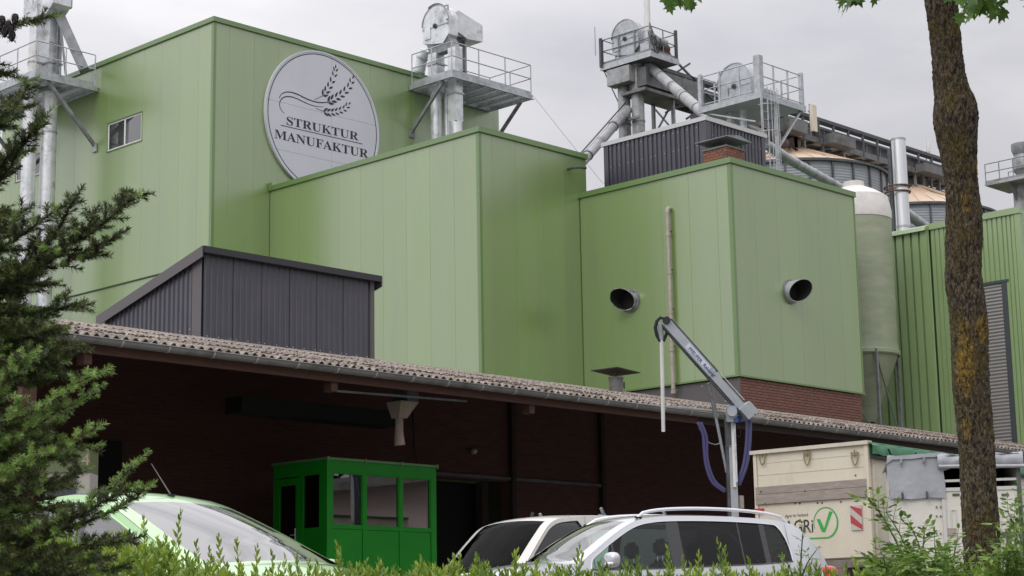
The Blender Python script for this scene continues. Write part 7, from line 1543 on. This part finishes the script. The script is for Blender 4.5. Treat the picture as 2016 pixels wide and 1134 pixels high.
def hedge():
    p0 = at(900, 1134, d=8.3); t = thing('hedge', 'clipped leafy hedge with upright new shoots along the bottom of the picture', 'hedge', (p0.x, p0.y, 0))
    fh = np.array(FH); rh = np.array(RH); up = np.array([0, 0, 1.0])
    lat0, lat1 = -4.2, 3.2
    def top(l):   # height of the clipped top along the hedge
        l = np.asarray(l); px = 1008+l/8.2*FPX
        return np.interp(px, [-900, -100, 60, 180, 260, 330, 420, 560, 640, 900, 1250, 1560, 1900, 2400], [.76, .74, .71, .60, .63, .60, .50, .44, .48, .48, .44, .43, .42, .42])+.012*np.sin(l*17)+.008*np.sin(l*41)
    N = 42000; l = rng.uniform(lat0, lat1, N); d = 7.75+rng.beta(1.0, 1.6, N)*1.0; h = rng.beta(2.2, 1.0, N); z = -.15+(top(l)+.13)*h; near = (d < 8.0)
    P = fh*d[:, None]+rh*l[:, None]+up*z[:, None]; D = rng.normal(0, .7, (N, 3))+np.array([0, 0, .9])-fh*.3; ln = rng.uniform(.026, .05, N); V1 = leaves_np(P, D, ln, ln*.42)
    # shoots
    parts = [V1]; stems = []; N = 1500; L = []
    for i in range(N):
        l = rng.uniform(lat0, lat1); d = 7.8+rng.random()*.9; L.append((l, d, top(l)-.03+rng.normal(0, .008), rng.uniform(.03, .085)+.05*rng.random()**4))
    for px, py in ((345, 1008), (290, 1022), (330, 1060), (445, 1056), (480, 1068), (505, 1080), (395, 1070), (430, 1085), (250, 1050), (120, 1040), (680, 1072), (668, 1085), (745, 1106), (825, 1100), (830, 1108), (945, 1098), (1012, 1090), (1010, 1100), (1122, 1080), (1128, 1092), (1180, 1108), (1260, 1100), (1310, 1082), (1318, 1096), (1418, 1068), (1421, 1082), (1375, 1090), (1470, 1105), (1540, 1098), (590, 1092), (615, 1110), (1055, 1108), (1235, 1110), (1350, 1100), (888, 1108), (560, 1100), (540, 1092)):
        d = rng.uniform(7.85, 8.3); q = wpt(px, py, d); l = float((q-CAM)@rh); zz = q[2]; base = float(top(l))-.05; L.append((l, d, base, max(zz-base, .03)))
    PP = []; DD = []; LL = []
    for l, d, zb, hh in L:
        lean = rng.normal(0, .10, 2); b = fh*d+rh*l+up*zb; tip = b+up*hh+rh*lean[0]*hh+fh*lean[1]*hh; n = max(4, int(hh/.009)); stems.append(([b, (b+tip)/2, tip], [.0016, .0014, .0008])); ph = rng.uniform(0, 6)
        for k in range(n):
            s = (k+.5)/n; p = b+(tip-b)*s; an = ph+k*np.pi*.5*(1+(k % 2)*2)+rng.normal(0, .3); out = np.array([np.cos(an), np.sin(an), 0]); PP.append(p); DD.append(out*(1.0-.55*s)+up*(.45+.9*s)); LL.append((.050-.020*s)*rng.uniform(.8, 1.15))
        PP.append(tip); DD.append(up+rng.normal(0, .2, 3)); LL.append(.016)
    PP = np.array(PP); DD = np.array(DD); LL = np.array(LL); parts.append(leaves_np(PP, DD, LL, LL*.34))
    V, F = merge(parts); o = np_mesh('foliage', V, F, M['hedge'], t); o['kind'] = 'stuff'
    st = stems_mesh('stems', stems, M['greentwig'], t); st['kind'] = 'stuff'
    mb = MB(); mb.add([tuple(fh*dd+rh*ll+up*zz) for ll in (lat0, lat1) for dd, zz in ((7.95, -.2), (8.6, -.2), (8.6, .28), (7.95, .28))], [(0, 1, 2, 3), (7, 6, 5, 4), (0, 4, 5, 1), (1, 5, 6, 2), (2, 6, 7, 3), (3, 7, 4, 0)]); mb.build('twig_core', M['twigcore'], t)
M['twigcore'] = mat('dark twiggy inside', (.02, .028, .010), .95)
hedge()
def maple_leaf(P, D, Nn, size):
    """five lobed leaf as a fan, slightly cupped"""
    out = [(0, 0), (.10, -.05), (.42, -.02), (.30, .14), (.62, .30), (.36, .36), (.30, .44), (.42, .66), (.16, .62), (0, 1.0), (-.16, .62), (-.42, .66), (-.30, .44), (-.36, .36), (-.62, .30), (-.30, .14), (-.42, -.02), (-.10, -.05)]
    d = Vector(D).normalized(); s = d.cross(Vector(Nn)).normalized(); u = s.cross(d); V = [Vector(P)+d*(size*.35)]+[Vector(P)+d*(y*size)+s*(x*size)+u*(size*.22*(x*x)-size*.12*y*y) for x, y in out]
    n = len(out); return [tuple(v) for v in V], [(0, 1+k, 1+(k+1) % n) for k in range(n)]
def street_tree():
    rows = [(1134, 1899, 1973), (1053, 1894, 1970), (960, 1890, 1964), (860, 1883, 1957), (800, 1879, 1951), (745, 1875, 1947), (690, 1873, 1945), (631, 1869, 1941), (590, 1864, 1937), (555, 1859, 1933), (545, 1858, 1933), (522, 1861, 1933), (460, 1861, 1935), (406, 1861, 1930), (365, 1861, 1927), (304, 1852, 1924), (264, 1842, 1922), (231, 1838, 1923), (203, 1843, 1920), (185, 1843, 1911), (162, 1839, 1902), (120, 1836, 1897), (81, 1830, 1893), (40, 1826, 1889), (0, 1820, 1885)]
    b = at(1940, 1134, d=9); t = thing('street_tree', 'tall tree trunk with knotted bark and yellow lichen at the right', 'tree', (b.x, b.y, 0))
    C = [];
    for y, xl, xr in rows: p = at((xl+xr)/2, y, d=9.0); C.append((p.z, p.x, p.y, (xr-xl)/2/FPX*9.0*1.0))
    z0 = C[0]; C.insert(0, (0.25, z0[1]+.02*RH.x, z0[2]+.02*RH.y, z0[3]*1.05)); C.insert(0, (-.03, C[0][1], C[0][2], z0[3]*1.45)); tp = C[-1]
    C += [(tp[0]+.6, tp[1]-.05*RH.x, tp[2]-.05*RH.y, tp[3]*.92), (tp[0]+1.6, tp[1]-.05*RH.x, tp[2]-.05*RH.y, tp[3]*.75), (tp[0]+3, tp[1], tp[2], tp[3]*.35)]
    A = np.array(C); nz = 560; na = 110; zz = np.linspace(A[0, 0], A[-1, 0], nz); X = np.interp(zz, A[:, 0], A[:, 1]); Yc = np.interp(zz, A[:, 0], A[:, 2]); Rr = np.interp(zz, A[:, 0], A[:, 3])
    ker = np.ones(7)/7
    for arr in (X, Yc, Rr): arr[3:-3] = np.convolve(arr, ker, 'valid')
    V = np.empty((nz, na, 3)); lich = np.empty((nz, na)); nn = noise
    spots = [(at(1897, y, d=8.9), r_) for y, r_ in ((650, .035), (680, .05), (710, .055), (740, .055), (770, .04), (850, .05), (875, .035))]+[(at(1935, 648, d=8.93), .04), (at(1930, 330, d=8.95), .03), (at(1905, 400, d=8.9), .035)]
    for i in range(nz):
        z = zz[i]
        for j in range(na):
            a = 2*math.pi*j/na; ca, sa = math.cos(a), math.sin(a); q = (ca*.13, sa*.13, z)
            w = nn.noise((ca*.8+4, sa*.8, z*3.2))*.014
            f1 = nn.noise((q[0]*52, q[1]*52, z*17.0)); f2 = nn.noise((q[0]*80+9, q[1]*80, z*48)); f3 = nn.noise((q[0]*150+9, q[1]*150, z*130))
            ridge = (1-abs(f1)*2.6)*.5-.25
            disp = w-.0065*max(ridge, -.2)+.0055*f2+.0042*f3
            r_ = Rr[i]+disp-.002; p = (X[i]+ca*r_, Yc[i]+sa*r_, z); V[i, j] = p
            lv = 0
            for s, rr in spots:
                dd = ((p[0]-s.x)**2+(p[1]-s.y)**2+((z-s.z)*.6)**2)**.5
                if dd < rr*1.3: lv = max(lv, min(1, (rr*1.3-dd)/(rr*.5)))
            lich[i, j] = lv*(.6+.8*(f2+.3))
    I = np.arange(nz*na).reshape(nz, na); F = np.stack([I[:-1], np.roll(I, -1, 1)[:-1], np.roll(I, -1, 1)[1:], I[1:]], -1).reshape(-1, 4)
    o = np_mesh('trunk', V.reshape(-1, 3), F, M['bark'], t, True); at_ = o.data.attributes.new('lichen', 'FLOAT', 'POINT'); at_.data.foreach_set('value', np.clip(lich, 0, 1).ravel().astype(np.float32))
    # branches above the picture and the few leaf sprays that hang into it
    top = Vector((X[-1], Yc[-1], zz[-1])); fork = Vector((tp[1], tp[2], tp[0]+.7)); segs = []; LV = []; LF = []
    def leaf(p, d, s):
        v, f = maple_leaf(p, d, (rng.normal(0, .5), rng.normal(0, .5), 1), s); n0 = len(LV); LV.extend(v); LF.extend([tuple(i+n0 for i in q) for q in f])
    def spray(px, py, d, n, r, src, sz=(.05, .085)):
        tip = Vector(wpt(px, py, d)); top_ = tip+Vector((0, 0, rng.uniform(.5, .8)))+(src-tip)*.12; limb = src+Vector((0, 0, 1.1)); segs.append(([src+Vector((0, 0, .5)), limb.lerp(top_, .5)+Vector((0, 0, .25)), top_, tip+Vector((0, 0, .06)), tip], [.03, .018, .008, .003, .002]))
        for _ in range(22): o_ = Vector(rng.normal(0, .16, 3)); leaf(top_+o_+Vector((0, 0, .25)), (rng.normal(), rng.normal(), -.5), rng.uniform(.06, .10))
        for _ in range(n):
            o_ = Vector((rng.normal(0, r), rng.normal(0, r), abs(rng.normal(0, r*.7)))); q = tip+o_; segs.append(([tip+o_*.2+Vector((0, 0, .05)), q], [.0015, .001])); leaf(q, (rng.normal(0, .5), rng.normal(0, .5), -.9), rng.uniform(*sz))
    for a in ((1336, 4, 8.6, 7, .035), (1318, 2, 8.7, 3, .02), (1352, -6, 8.5, 5, .04), (1692, 0, 8.4, 7, .04), (1675, 4, 8.5, 3, .02), (1712, -2, 8.4, 4, .03), (1930, 22, 8.3, 9, .035), (1915, 4, 8.4, 9, .045), (1950, 2, 8.3, 9, .05), (1898, -2, 8.5, 5, .04), (1962, 28, 8.3, 3, .015), (2014, -2, 8.3, 6, .04), (1975, -15, 8.3, 10, .06)): spray(*a, fork)
    for k in range(60):
        an = rng.uniform(0, 6.28); el = rng.uniform(.1, 1.2); ln = rng.uniform(1.0, 2.8); e = fork+Vector((math.cos(an)*math.cos(el)*ln, math.sin(an)*math.cos(el)*ln, .5+math.sin(el)*ln)); m_ = (fork+e)/2+Vector((0, 0, .3)); segs.append(([fork+Vector((0, 0, rng.uniform(-.3, .8))), m_, e], [.035, .02, .006]))
        for _ in range(60): o_ = Vector(rng.normal(0, .26, 3)); leaf(m_.lerp(e, rng.random())+o_, (rng.normal(), rng.normal(), -.5), rng.uniform(.06, .11))
    br = stems_mesh('branches', segs, M['twig'], t); br['kind'] = 'stuff'; mb = MB(); mb.add(LV, LF); cr = mb.build('crown', M['maple'], t); cr['kind'] = 'stuff'
street_tree()
def spruce():
    b = at(-190, 1134, d=4.6); t = thing('spruce_tree', 'dark green spruce with drooping needle branches at the left edge', 'tree', (b.x, b.y, -1.4)); bz = Vector((b.x, b.y, 0))
    mb = MB(); mb.tube([(b.x, b.y, -1.5), (b.x, b.y, 0), (b.x+.01, b.y, 1.2), (b.x, b.y, 2.6), (b.x, b.y, 3.6)], [.10, .075, .06, .035, .010], 14); mb.build('trunk', M['twig'], t, True)
    SP = []; SD = []; SLn = []; SN = []; segs = []; new = []
    def shoot(p, d, ln, fresh=0): SP.append(np.array(p)); SD.append(np.array(d)/np.linalg.norm(d)); SLn.append(ln); new.append(fresh)
    def branch(p0, p1, w=.13, n=None, fresh=.15, sub=True, r=.006, dens=1.0, sag=.05):
        p0 = np.array(p0, float); p1 = np.array(p1, float); L = np.linalg.norm(p1-p0); d0 = (p1-p0)/L; K = 8; pts = []
        for k in range(K+1): s = k/K; pts.append(p0+(p1-p0)*s+np.array([0, 0, -sag*L*math.sin(math.pi*s)*(1-s*.3)])+rng.normal(0, .004, 3))
        segs.append(([tuple(q) for q in pts], [r*(1-.8*k/K) for k in range(K+1)]))
        n = n or int(L/.0115*dens)
        for k in range(n):
            s = (k+.5)/n; f = s*K; i = min(int(f), K-1); p = pts[i]+(pts[i+1]-pts[i])*(f-i); d = pts[i+1]-pts[i]; d /= np.linalg.norm(d)
            side = np.cross(d, [0, 0, 1]); side /= np.linalg.norm(side)+1e-9; sd = 1 if k % 2 else -1; upv = np.cross(side, d)
            ll = w*(1-.65*s)*rng.uniform(.55, 1.1)+.012
            dd = d*rng.uniform(.55, 1.0)+side*sd*rng.uniform(.4, .95)+upv*rng.normal(.12, .28)
            shoot(p, dd, ll, rng.random() < fresh)
            if ll > .05 and sub:
                dn = dd/np.linalg.norm(dd)
                for q in (.45, .75):
                    if rng.random() < .75: shoot(p+dn*ll*q, dn+side*sd*rng.normal(0, .7)+rng.normal(0, .35, 3), ll*.5, rng.random() < fresh)
        for k in range(K): shoot(pts[k], pts[k+1]-pts[k], np.linalg.norm(pts[k+1]-pts[k])*1.05, fresh > .5)
        shoot(pts[-1], d0+np.array([0, 0, .1]), .035, fresh > .1)
    W = wpt
    # branches read off the photograph, from the trunk side outwards
    B_ = [((-150, 640, 4.7), (258, 388, 4.3), .105, .12), ((60, 520, 4.5), (150, 388, 4.35), .05, .1), ((120, 520, 4.45), (228, 468, 4.35), .05, .1), ((150, 470, 4.4), (190, 420, 4.35), .045, .1),
          ((-150, 560, 4.6), (118, 405, 4.4), .075, .15), ((-120, 470, 4.6), (70, 255, 4.4), .07, .2), ((-120, 430, 4.5), (88, 232, 4.4), .06, .25), ((-120, 300, 4.5), (62, 165, 4.4), .06, .4), ((-100, 330, 4.6), (40, 300, 4.5), .07, .1),
          ((-150, 70, 4.5), (90, 36, 4.4), .045, .3), ((-100, 100, 4.6), (30, 150, 4.5), .06, .2), ((-150, 520, 4.6), (40, 420, 4.5), .08, .1), ((-100, 620, 4.6), (160, 600, 4.45), .085, .05), ((-100, 660, 4.5), (150, 690, 4.4), .08, .05),
          ((-150, 700, 4.6), (140, 740, 4.5), .09, .05), ((-100, 860, 4.2), (195, 735, 4.0), .06, .8), ((-80, 900, 4.2), (180, 770, 4.05), .05, .8), ((-120, 960, 4.2), (178, 845, 4.0), .06, .75), ((-100, 930, 4.2), (170, 880, 4.05), .055, .75), ((-100, 800, 4.3), (60, 700, 4.1), .06, .7),
          ((-100, 840, 4.3), (50, 715, 4.1), .05, .7), ((-100, 1000, 4.2), (160, 930, 4.1), .07, .4), ((-100, 1080, 4.3), (250, 965, 4.05), .07, .35), ((60, 1060, 4.2), (271, 905, 4.1), .028, .9), ((80, 1060, 4.2), (288, 962, 4.05), .03, .8), ((-50, 1090, 4.2), (260, 1060, 4.1), .07, .1),
          ((-100, 760, 4.8), (100, 660, 4.7), .1, .0), ((-100, 820, 4.8), (120, 800, 4.7), .1, .0), ((-100, 900, 4.8), (130, 900, 4.7), .1, .0), ((-100, 980, 4.8), (120, 1000, 4.6), .1, .05), ((-100, 1060, 4.7), (200, 1100, 4.5), .1, .1), ((-60, 1120, 4.4), (230, 1120, 4.3), .08, .1), ((-100, 540, 4.9), (60, 560, 4.7), .1, .0), ((-120, 600, 4.9), (90, 500, 4.7), .09, .05)]
    for a, c, w, fr in B_: branch(W(*a), W(*c), w, fresh=fr)
    # fill of the crown, dense at the left, lighter upwards
    for k in range(120):
        y = rng.uniform(430, 1180); x1 = rng.uniform(-60, np.interp(y, [430, 600, 760, 1134], [30, 120, 120, 150])); x0 = x1-rng.uniform(120, 220); d = rng.uniform(4.35, 5.1); branch(W(x0, y+rng.uniform(-40, 60), d+rng.uniform(-.1, .1)), W(x1, y-rng.uniform(-30, 60), d), .07, fresh=.12, dens=.8)
    # the rest of the tree, outside the picture
    for k in range(150):
        z = rng.uniform(-1.0, 3.4); an = rng.uniform(0, 6.28); ln = (3.7-z)*.24*rng.uniform(.7, 1.1)+.1; e = bz+Vector((math.cos(an)*ln, math.sin(an)*ln, z-.1*ln))
        if (e-Vector(CAM)).dot(RH) > -.5*(e-Vector(CAM)).dot(FH)*.55: continue
        branch((b.x, b.y, z), e, .13, fresh=.1, dens=.6)
    # needles
    SPa = np.array(SP); SDa = np.array(SD); SL_ = np.array(SLn); nw = np.array(new)
    def needles(sel, per_m, nl, wd):
        P_ = SPa[sel]; D_ = SDa[sel]; L_ = SL_[sel]; cnt = np.maximum(8, (L_*per_m).astype(int)); idx = np.repeat(np.arange(len(P_)), cnt); n = len(idx); s = rng.random(n); a, b2, d = rot_between(None, D_); an = rng.uniform(0, 2*np.pi, n)
        out = a[idx]*np.cos(an)[:, None]+b2[idx]*np.sin(an)[:, None]; p = P_[idx]+d[idx]*(L_[idx]*s)[:, None]; tp_ = (1-.35*np.abs(s*2-1))
        dr = d[idx]*.60+out*(1.1-.35*s)[:, None]+rng.normal(0, .12, (n, 3)); dr /= np.linalg.norm(dr, axis=1, keepdims=True); l = nl*rng.uniform(.75, 1.15, n)*tp_; sd = np.cross(dr, out); sd /= np.linalg.norm(sd, axis=1, keepdims=True)+1e-9
        V = np.stack([p-sd*wd*.5, p+sd*wd*.5, p+dr*l[:, None]+sd*wd*.15, p+dr*l[:, None]-sd*wd*.15], 1).reshape(-1, 3); F = (np.arange(n)*4)[:, None]+np.arange(4); return V, F
    V, F = needles(~nw.astype(bool), 1600, .0175, .0028); o = np_mesh('crown', V, F, M['spruce'], t); o['kind'] = 'stuff'
    V, F = needles(nw.astype(bool), 1500, .0145, .0024); o = np_mesh('new_growth', V, F, M['sprucenew'], t); o['kind'] = 'stuff'
    print('spruce needles', len(o.data.polygons), 'shoots', len(SP))
    br = stems_mesh('branches', segs, M['twig'], t); br['kind'] = 'stuff'
    for (x, y) in ((10, 52), (22, 48), (16, 40), (4, 30), (30, 26), (24, 60)):
        p = at(x, y, d=4.4); q = MB(); pr = [(0, 0), (.007, -.003), (.009, -.010), (.008, -.019), (.004, -.026), (0, -.029)]
        q.lathe(p, pr, 8)
        for k in range(16): a = k*2.4; z = -.003-k*.0015; r_ = .008; q.add([tuple(p+Vector((r_*math.cos(a), r_*math.sin(a), z))), tuple(p+Vector((r_*math.cos(a+.5), r_*math.sin(a+.5), z))), tuple(p+Vector(((r_+.005)*math.cos(a+.25), (r_+.005)*math.sin(a+.25), z-.009)))], [(0, 1, 2)])
        q.build('cone', M['conebrown'], t)
spruce()
def shrub(name, label, canes, m, lsize, group=None, pairs=3, gap=.055):
    """canes: [(x0,y0,x1,y1,d)] arching stems with pinnate leaves"""
    a = canes[0]; b0 = at(a[0], a[1], d=a[4]); t = thing(name, label, 'shrub', (b0.x, b0.y, -.6), 0, group); stems = []; PP = []; DD = []; LL = []
    for x0, y0, x1, y1, d in canes:
        p0 = wpt(x0, y0, d+.1); p1 = wpt(x1, y1, d); L = np.linalg.norm(p1-p0); K = 10; pts = [p0+(p1-p0)*k/K+np.array([0, 0, .10*L*math.sin(math.pi*k/K)]) for k in range(K+1)]
        g = p0.copy(); g[2] = -.7; stems.append(([tuple(g), tuple((g+p0)/2+np.array([.02, .01, 0])), tuple(p0)]+[tuple(q) for q in pts[1:]], [.007, .006, .005]+[.004*(1-.7*k/K)+.0006 for k in range(1, K+1)]))
        n = max(3, int(L/gap))
        for k in range(n+1):
            s = k/n; f = s*K; i = min(int(f), K-1); p = pts[i]+(pts[i+1]-pts[i])*(f-i); ax = pts[i+1]-pts[i]; ax /= np.linalg.norm(ax)
            for sd in ((1, -1) if k < n else (0,)):
                side = np.cross(ax, [0, 0, 1])*sd; rd = ax*.7+side*.8+rng.normal(0, .3, 3)+np.array([0, 0, .1]); rd /= np.linalg.norm(rd); rl = lsize*2.1*(1-.35*s)*rng.uniform(.8, 1.15)
                e = p+rd*rl; e[2] -= .12*rl; stems.append(([tuple(p), tuple((p+e)/2+np.array([0, 0, .06*rl])), tuple(e)], [.0014, .001, .0006]))
                for j in range(pairs):
                    q = p+(e-p)*(j+1)/(pairs+.3); sv = np.cross(rd, [0, 0, 1]); sv /= np.linalg.norm(sv)+1e-9
                    for s2 in (1, -1): PP.append(q); DD.append(rd*.55+sv*s2*.8+np.array([0, 0, -.1])+rng.normal(0, .12, 3)); LL.append(lsize*rng.uniform(.75, 1.1)*(1-.3*s))
                PP.append(e); DD.append(rd); LL.append(lsize*(1-.3*s))
    PP = np.array(PP); DD = np.array(DD); LL = np.array(LL); n = len(PP)
    a_, b_, d_ = rot_between(None, DD); # keep blades mostly level
    up = np.array([0, 0, 1.0])+rng.normal(0, .35, (n, 3)); s = np.cross(d_, up); s /= np.linalg.norm(s, axis=1, keepdims=True); roll = np.arctan2((s*b_).sum(1), (s*a_).sum(1))
    V, F = leaves_np(PP, DD, LL, LL*.40, .22, roll, .18); o = np_mesh('leaves', V, F, m, t); o['kind'] = 'stuff'; st = stems_mesh('stems', stems, M['greentwig'], t); st['kind'] = 'stuff'
canes = [(1800, 1150, 1702, 972, 7.2), (1810, 1150, 1745, 1010, 7.2), (1830, 1150, 1795, 1040, 7.1), (1790, 1150, 1715, 1105, 7.0), (1850, 1160, 1840, 1070, 7.1), (1870, 1160, 1885, 1065, 7.3), (1840, 1160, 1770, 1085, 7.0), (1820, 1160, 1850, 1095, 6.9), (1780, 1160, 1735, 1090, 7.1), (1860, 1170, 1800, 1110, 6.8), (1890, 1170, 1870, 1100, 6.8), (1900, 1170, 1840, 1120, 6.7), (1815, 1150, 1820, 1050, 7.3), (1855, 1150, 1862, 1085, 7.3)]
for k in range(16): x = rng.uniform(1720, 1900); canes.append((x+rng.uniform(-20, 20), 1180, x, rng.uniform(1085, 1130), rng.uniform(6.8, 7.6)))
shrub('garden_shrub', 'light green shrub with arching sprays left of the tree trunk', canes, M['elder'], .052, gap=.06)
canes = [(2010, 1160, 1965, 1080, 7.2), (2000, 1160, 2002, 1050, 7.2), (2030, 1160, 2005, 985, 7.1), (2040, 1160, 1985, 1010, 7.0), (1980, 1165, 1990, 1085, 6.9), (2000, 1170, 1975, 1105, 6.9), (2020, 1170, 2015, 1060, 6.8)]
for k in range(10): x = rng.uniform(1960, 2080); canes.append((x+rng.uniform(-20, 20), 1180, x, rng.uniform(1060, 1130), rng.uniform(6.8, 7.6)))
shrub('garden_shrub', 'light green shrub at the right edge beyond the tree trunk', canes, M['elder'], .050, gap=.06)
shrub('garden_shrub', 'single leafy sprig in front of the rear of the silver car', [(1575, 1150, 1582, 1040, 7.6), (1570, 1160, 1606, 1085, 7.6), (1568, 1165, 1548, 1105, 7.6)], M['elder'], .030, pairs=2, gap=.07)
# ------------------------------------------------------------------ across the road, out of the picture: seen only in glass and paint
def behind():
    c = Vector((56, -8, 0)); t = thing('rendered_house', 'long pale rose rendered building across the road, reflected in the kiosk windows', 'building', c)
    q = MB(); q.box((47, -40, 0), (60, 2, 6.3)); q.build('wall', M['pinkwall'], t)
    q = MB(); q.prism([(46.2, -41, 6.3), (53.5, -41, 7.6), (60.8, -41, 6.3)], (0, 44, 0)); q.build('roof', M['tiles'], t)
    q = MB(); q.box((45.9, -41, 6.1), (46.2, 3, 6.4)); q.build('gutter', M['zinc'], t)
    N = 26000; P = []
    for k in range(46):
        a = k/45; base = np.array([75-95*a+rng.normal(0, 3), -18-34*a+rng.normal(0, 3), 0]); h = rng.uniform(8, 13); r_ = rng.uniform(2.6, 4.2); n = 600
        v = rng.normal(0, 1, (n, 3)); v /= np.linalg.norm(v, axis=1, keepdims=True); v *= rng.uniform(.6, 1, (n, 1))**.5; P.append(base+v*np.array([r_, r_, h*.45])+np.array([0, 0, h*.55]))
    P = np.concatenate(P); D = rng.normal(0, 1, P.shape); ln = rng.uniform(.7, 1.3, len(P)); V, F = leaves_np(P, D, ln, ln*.8); o = np_mesh('woodland', V, F, M['wood_far']); tag(o, 'row of trees across the road behind the viewer', 'woodland', kind='stuff')
behind()
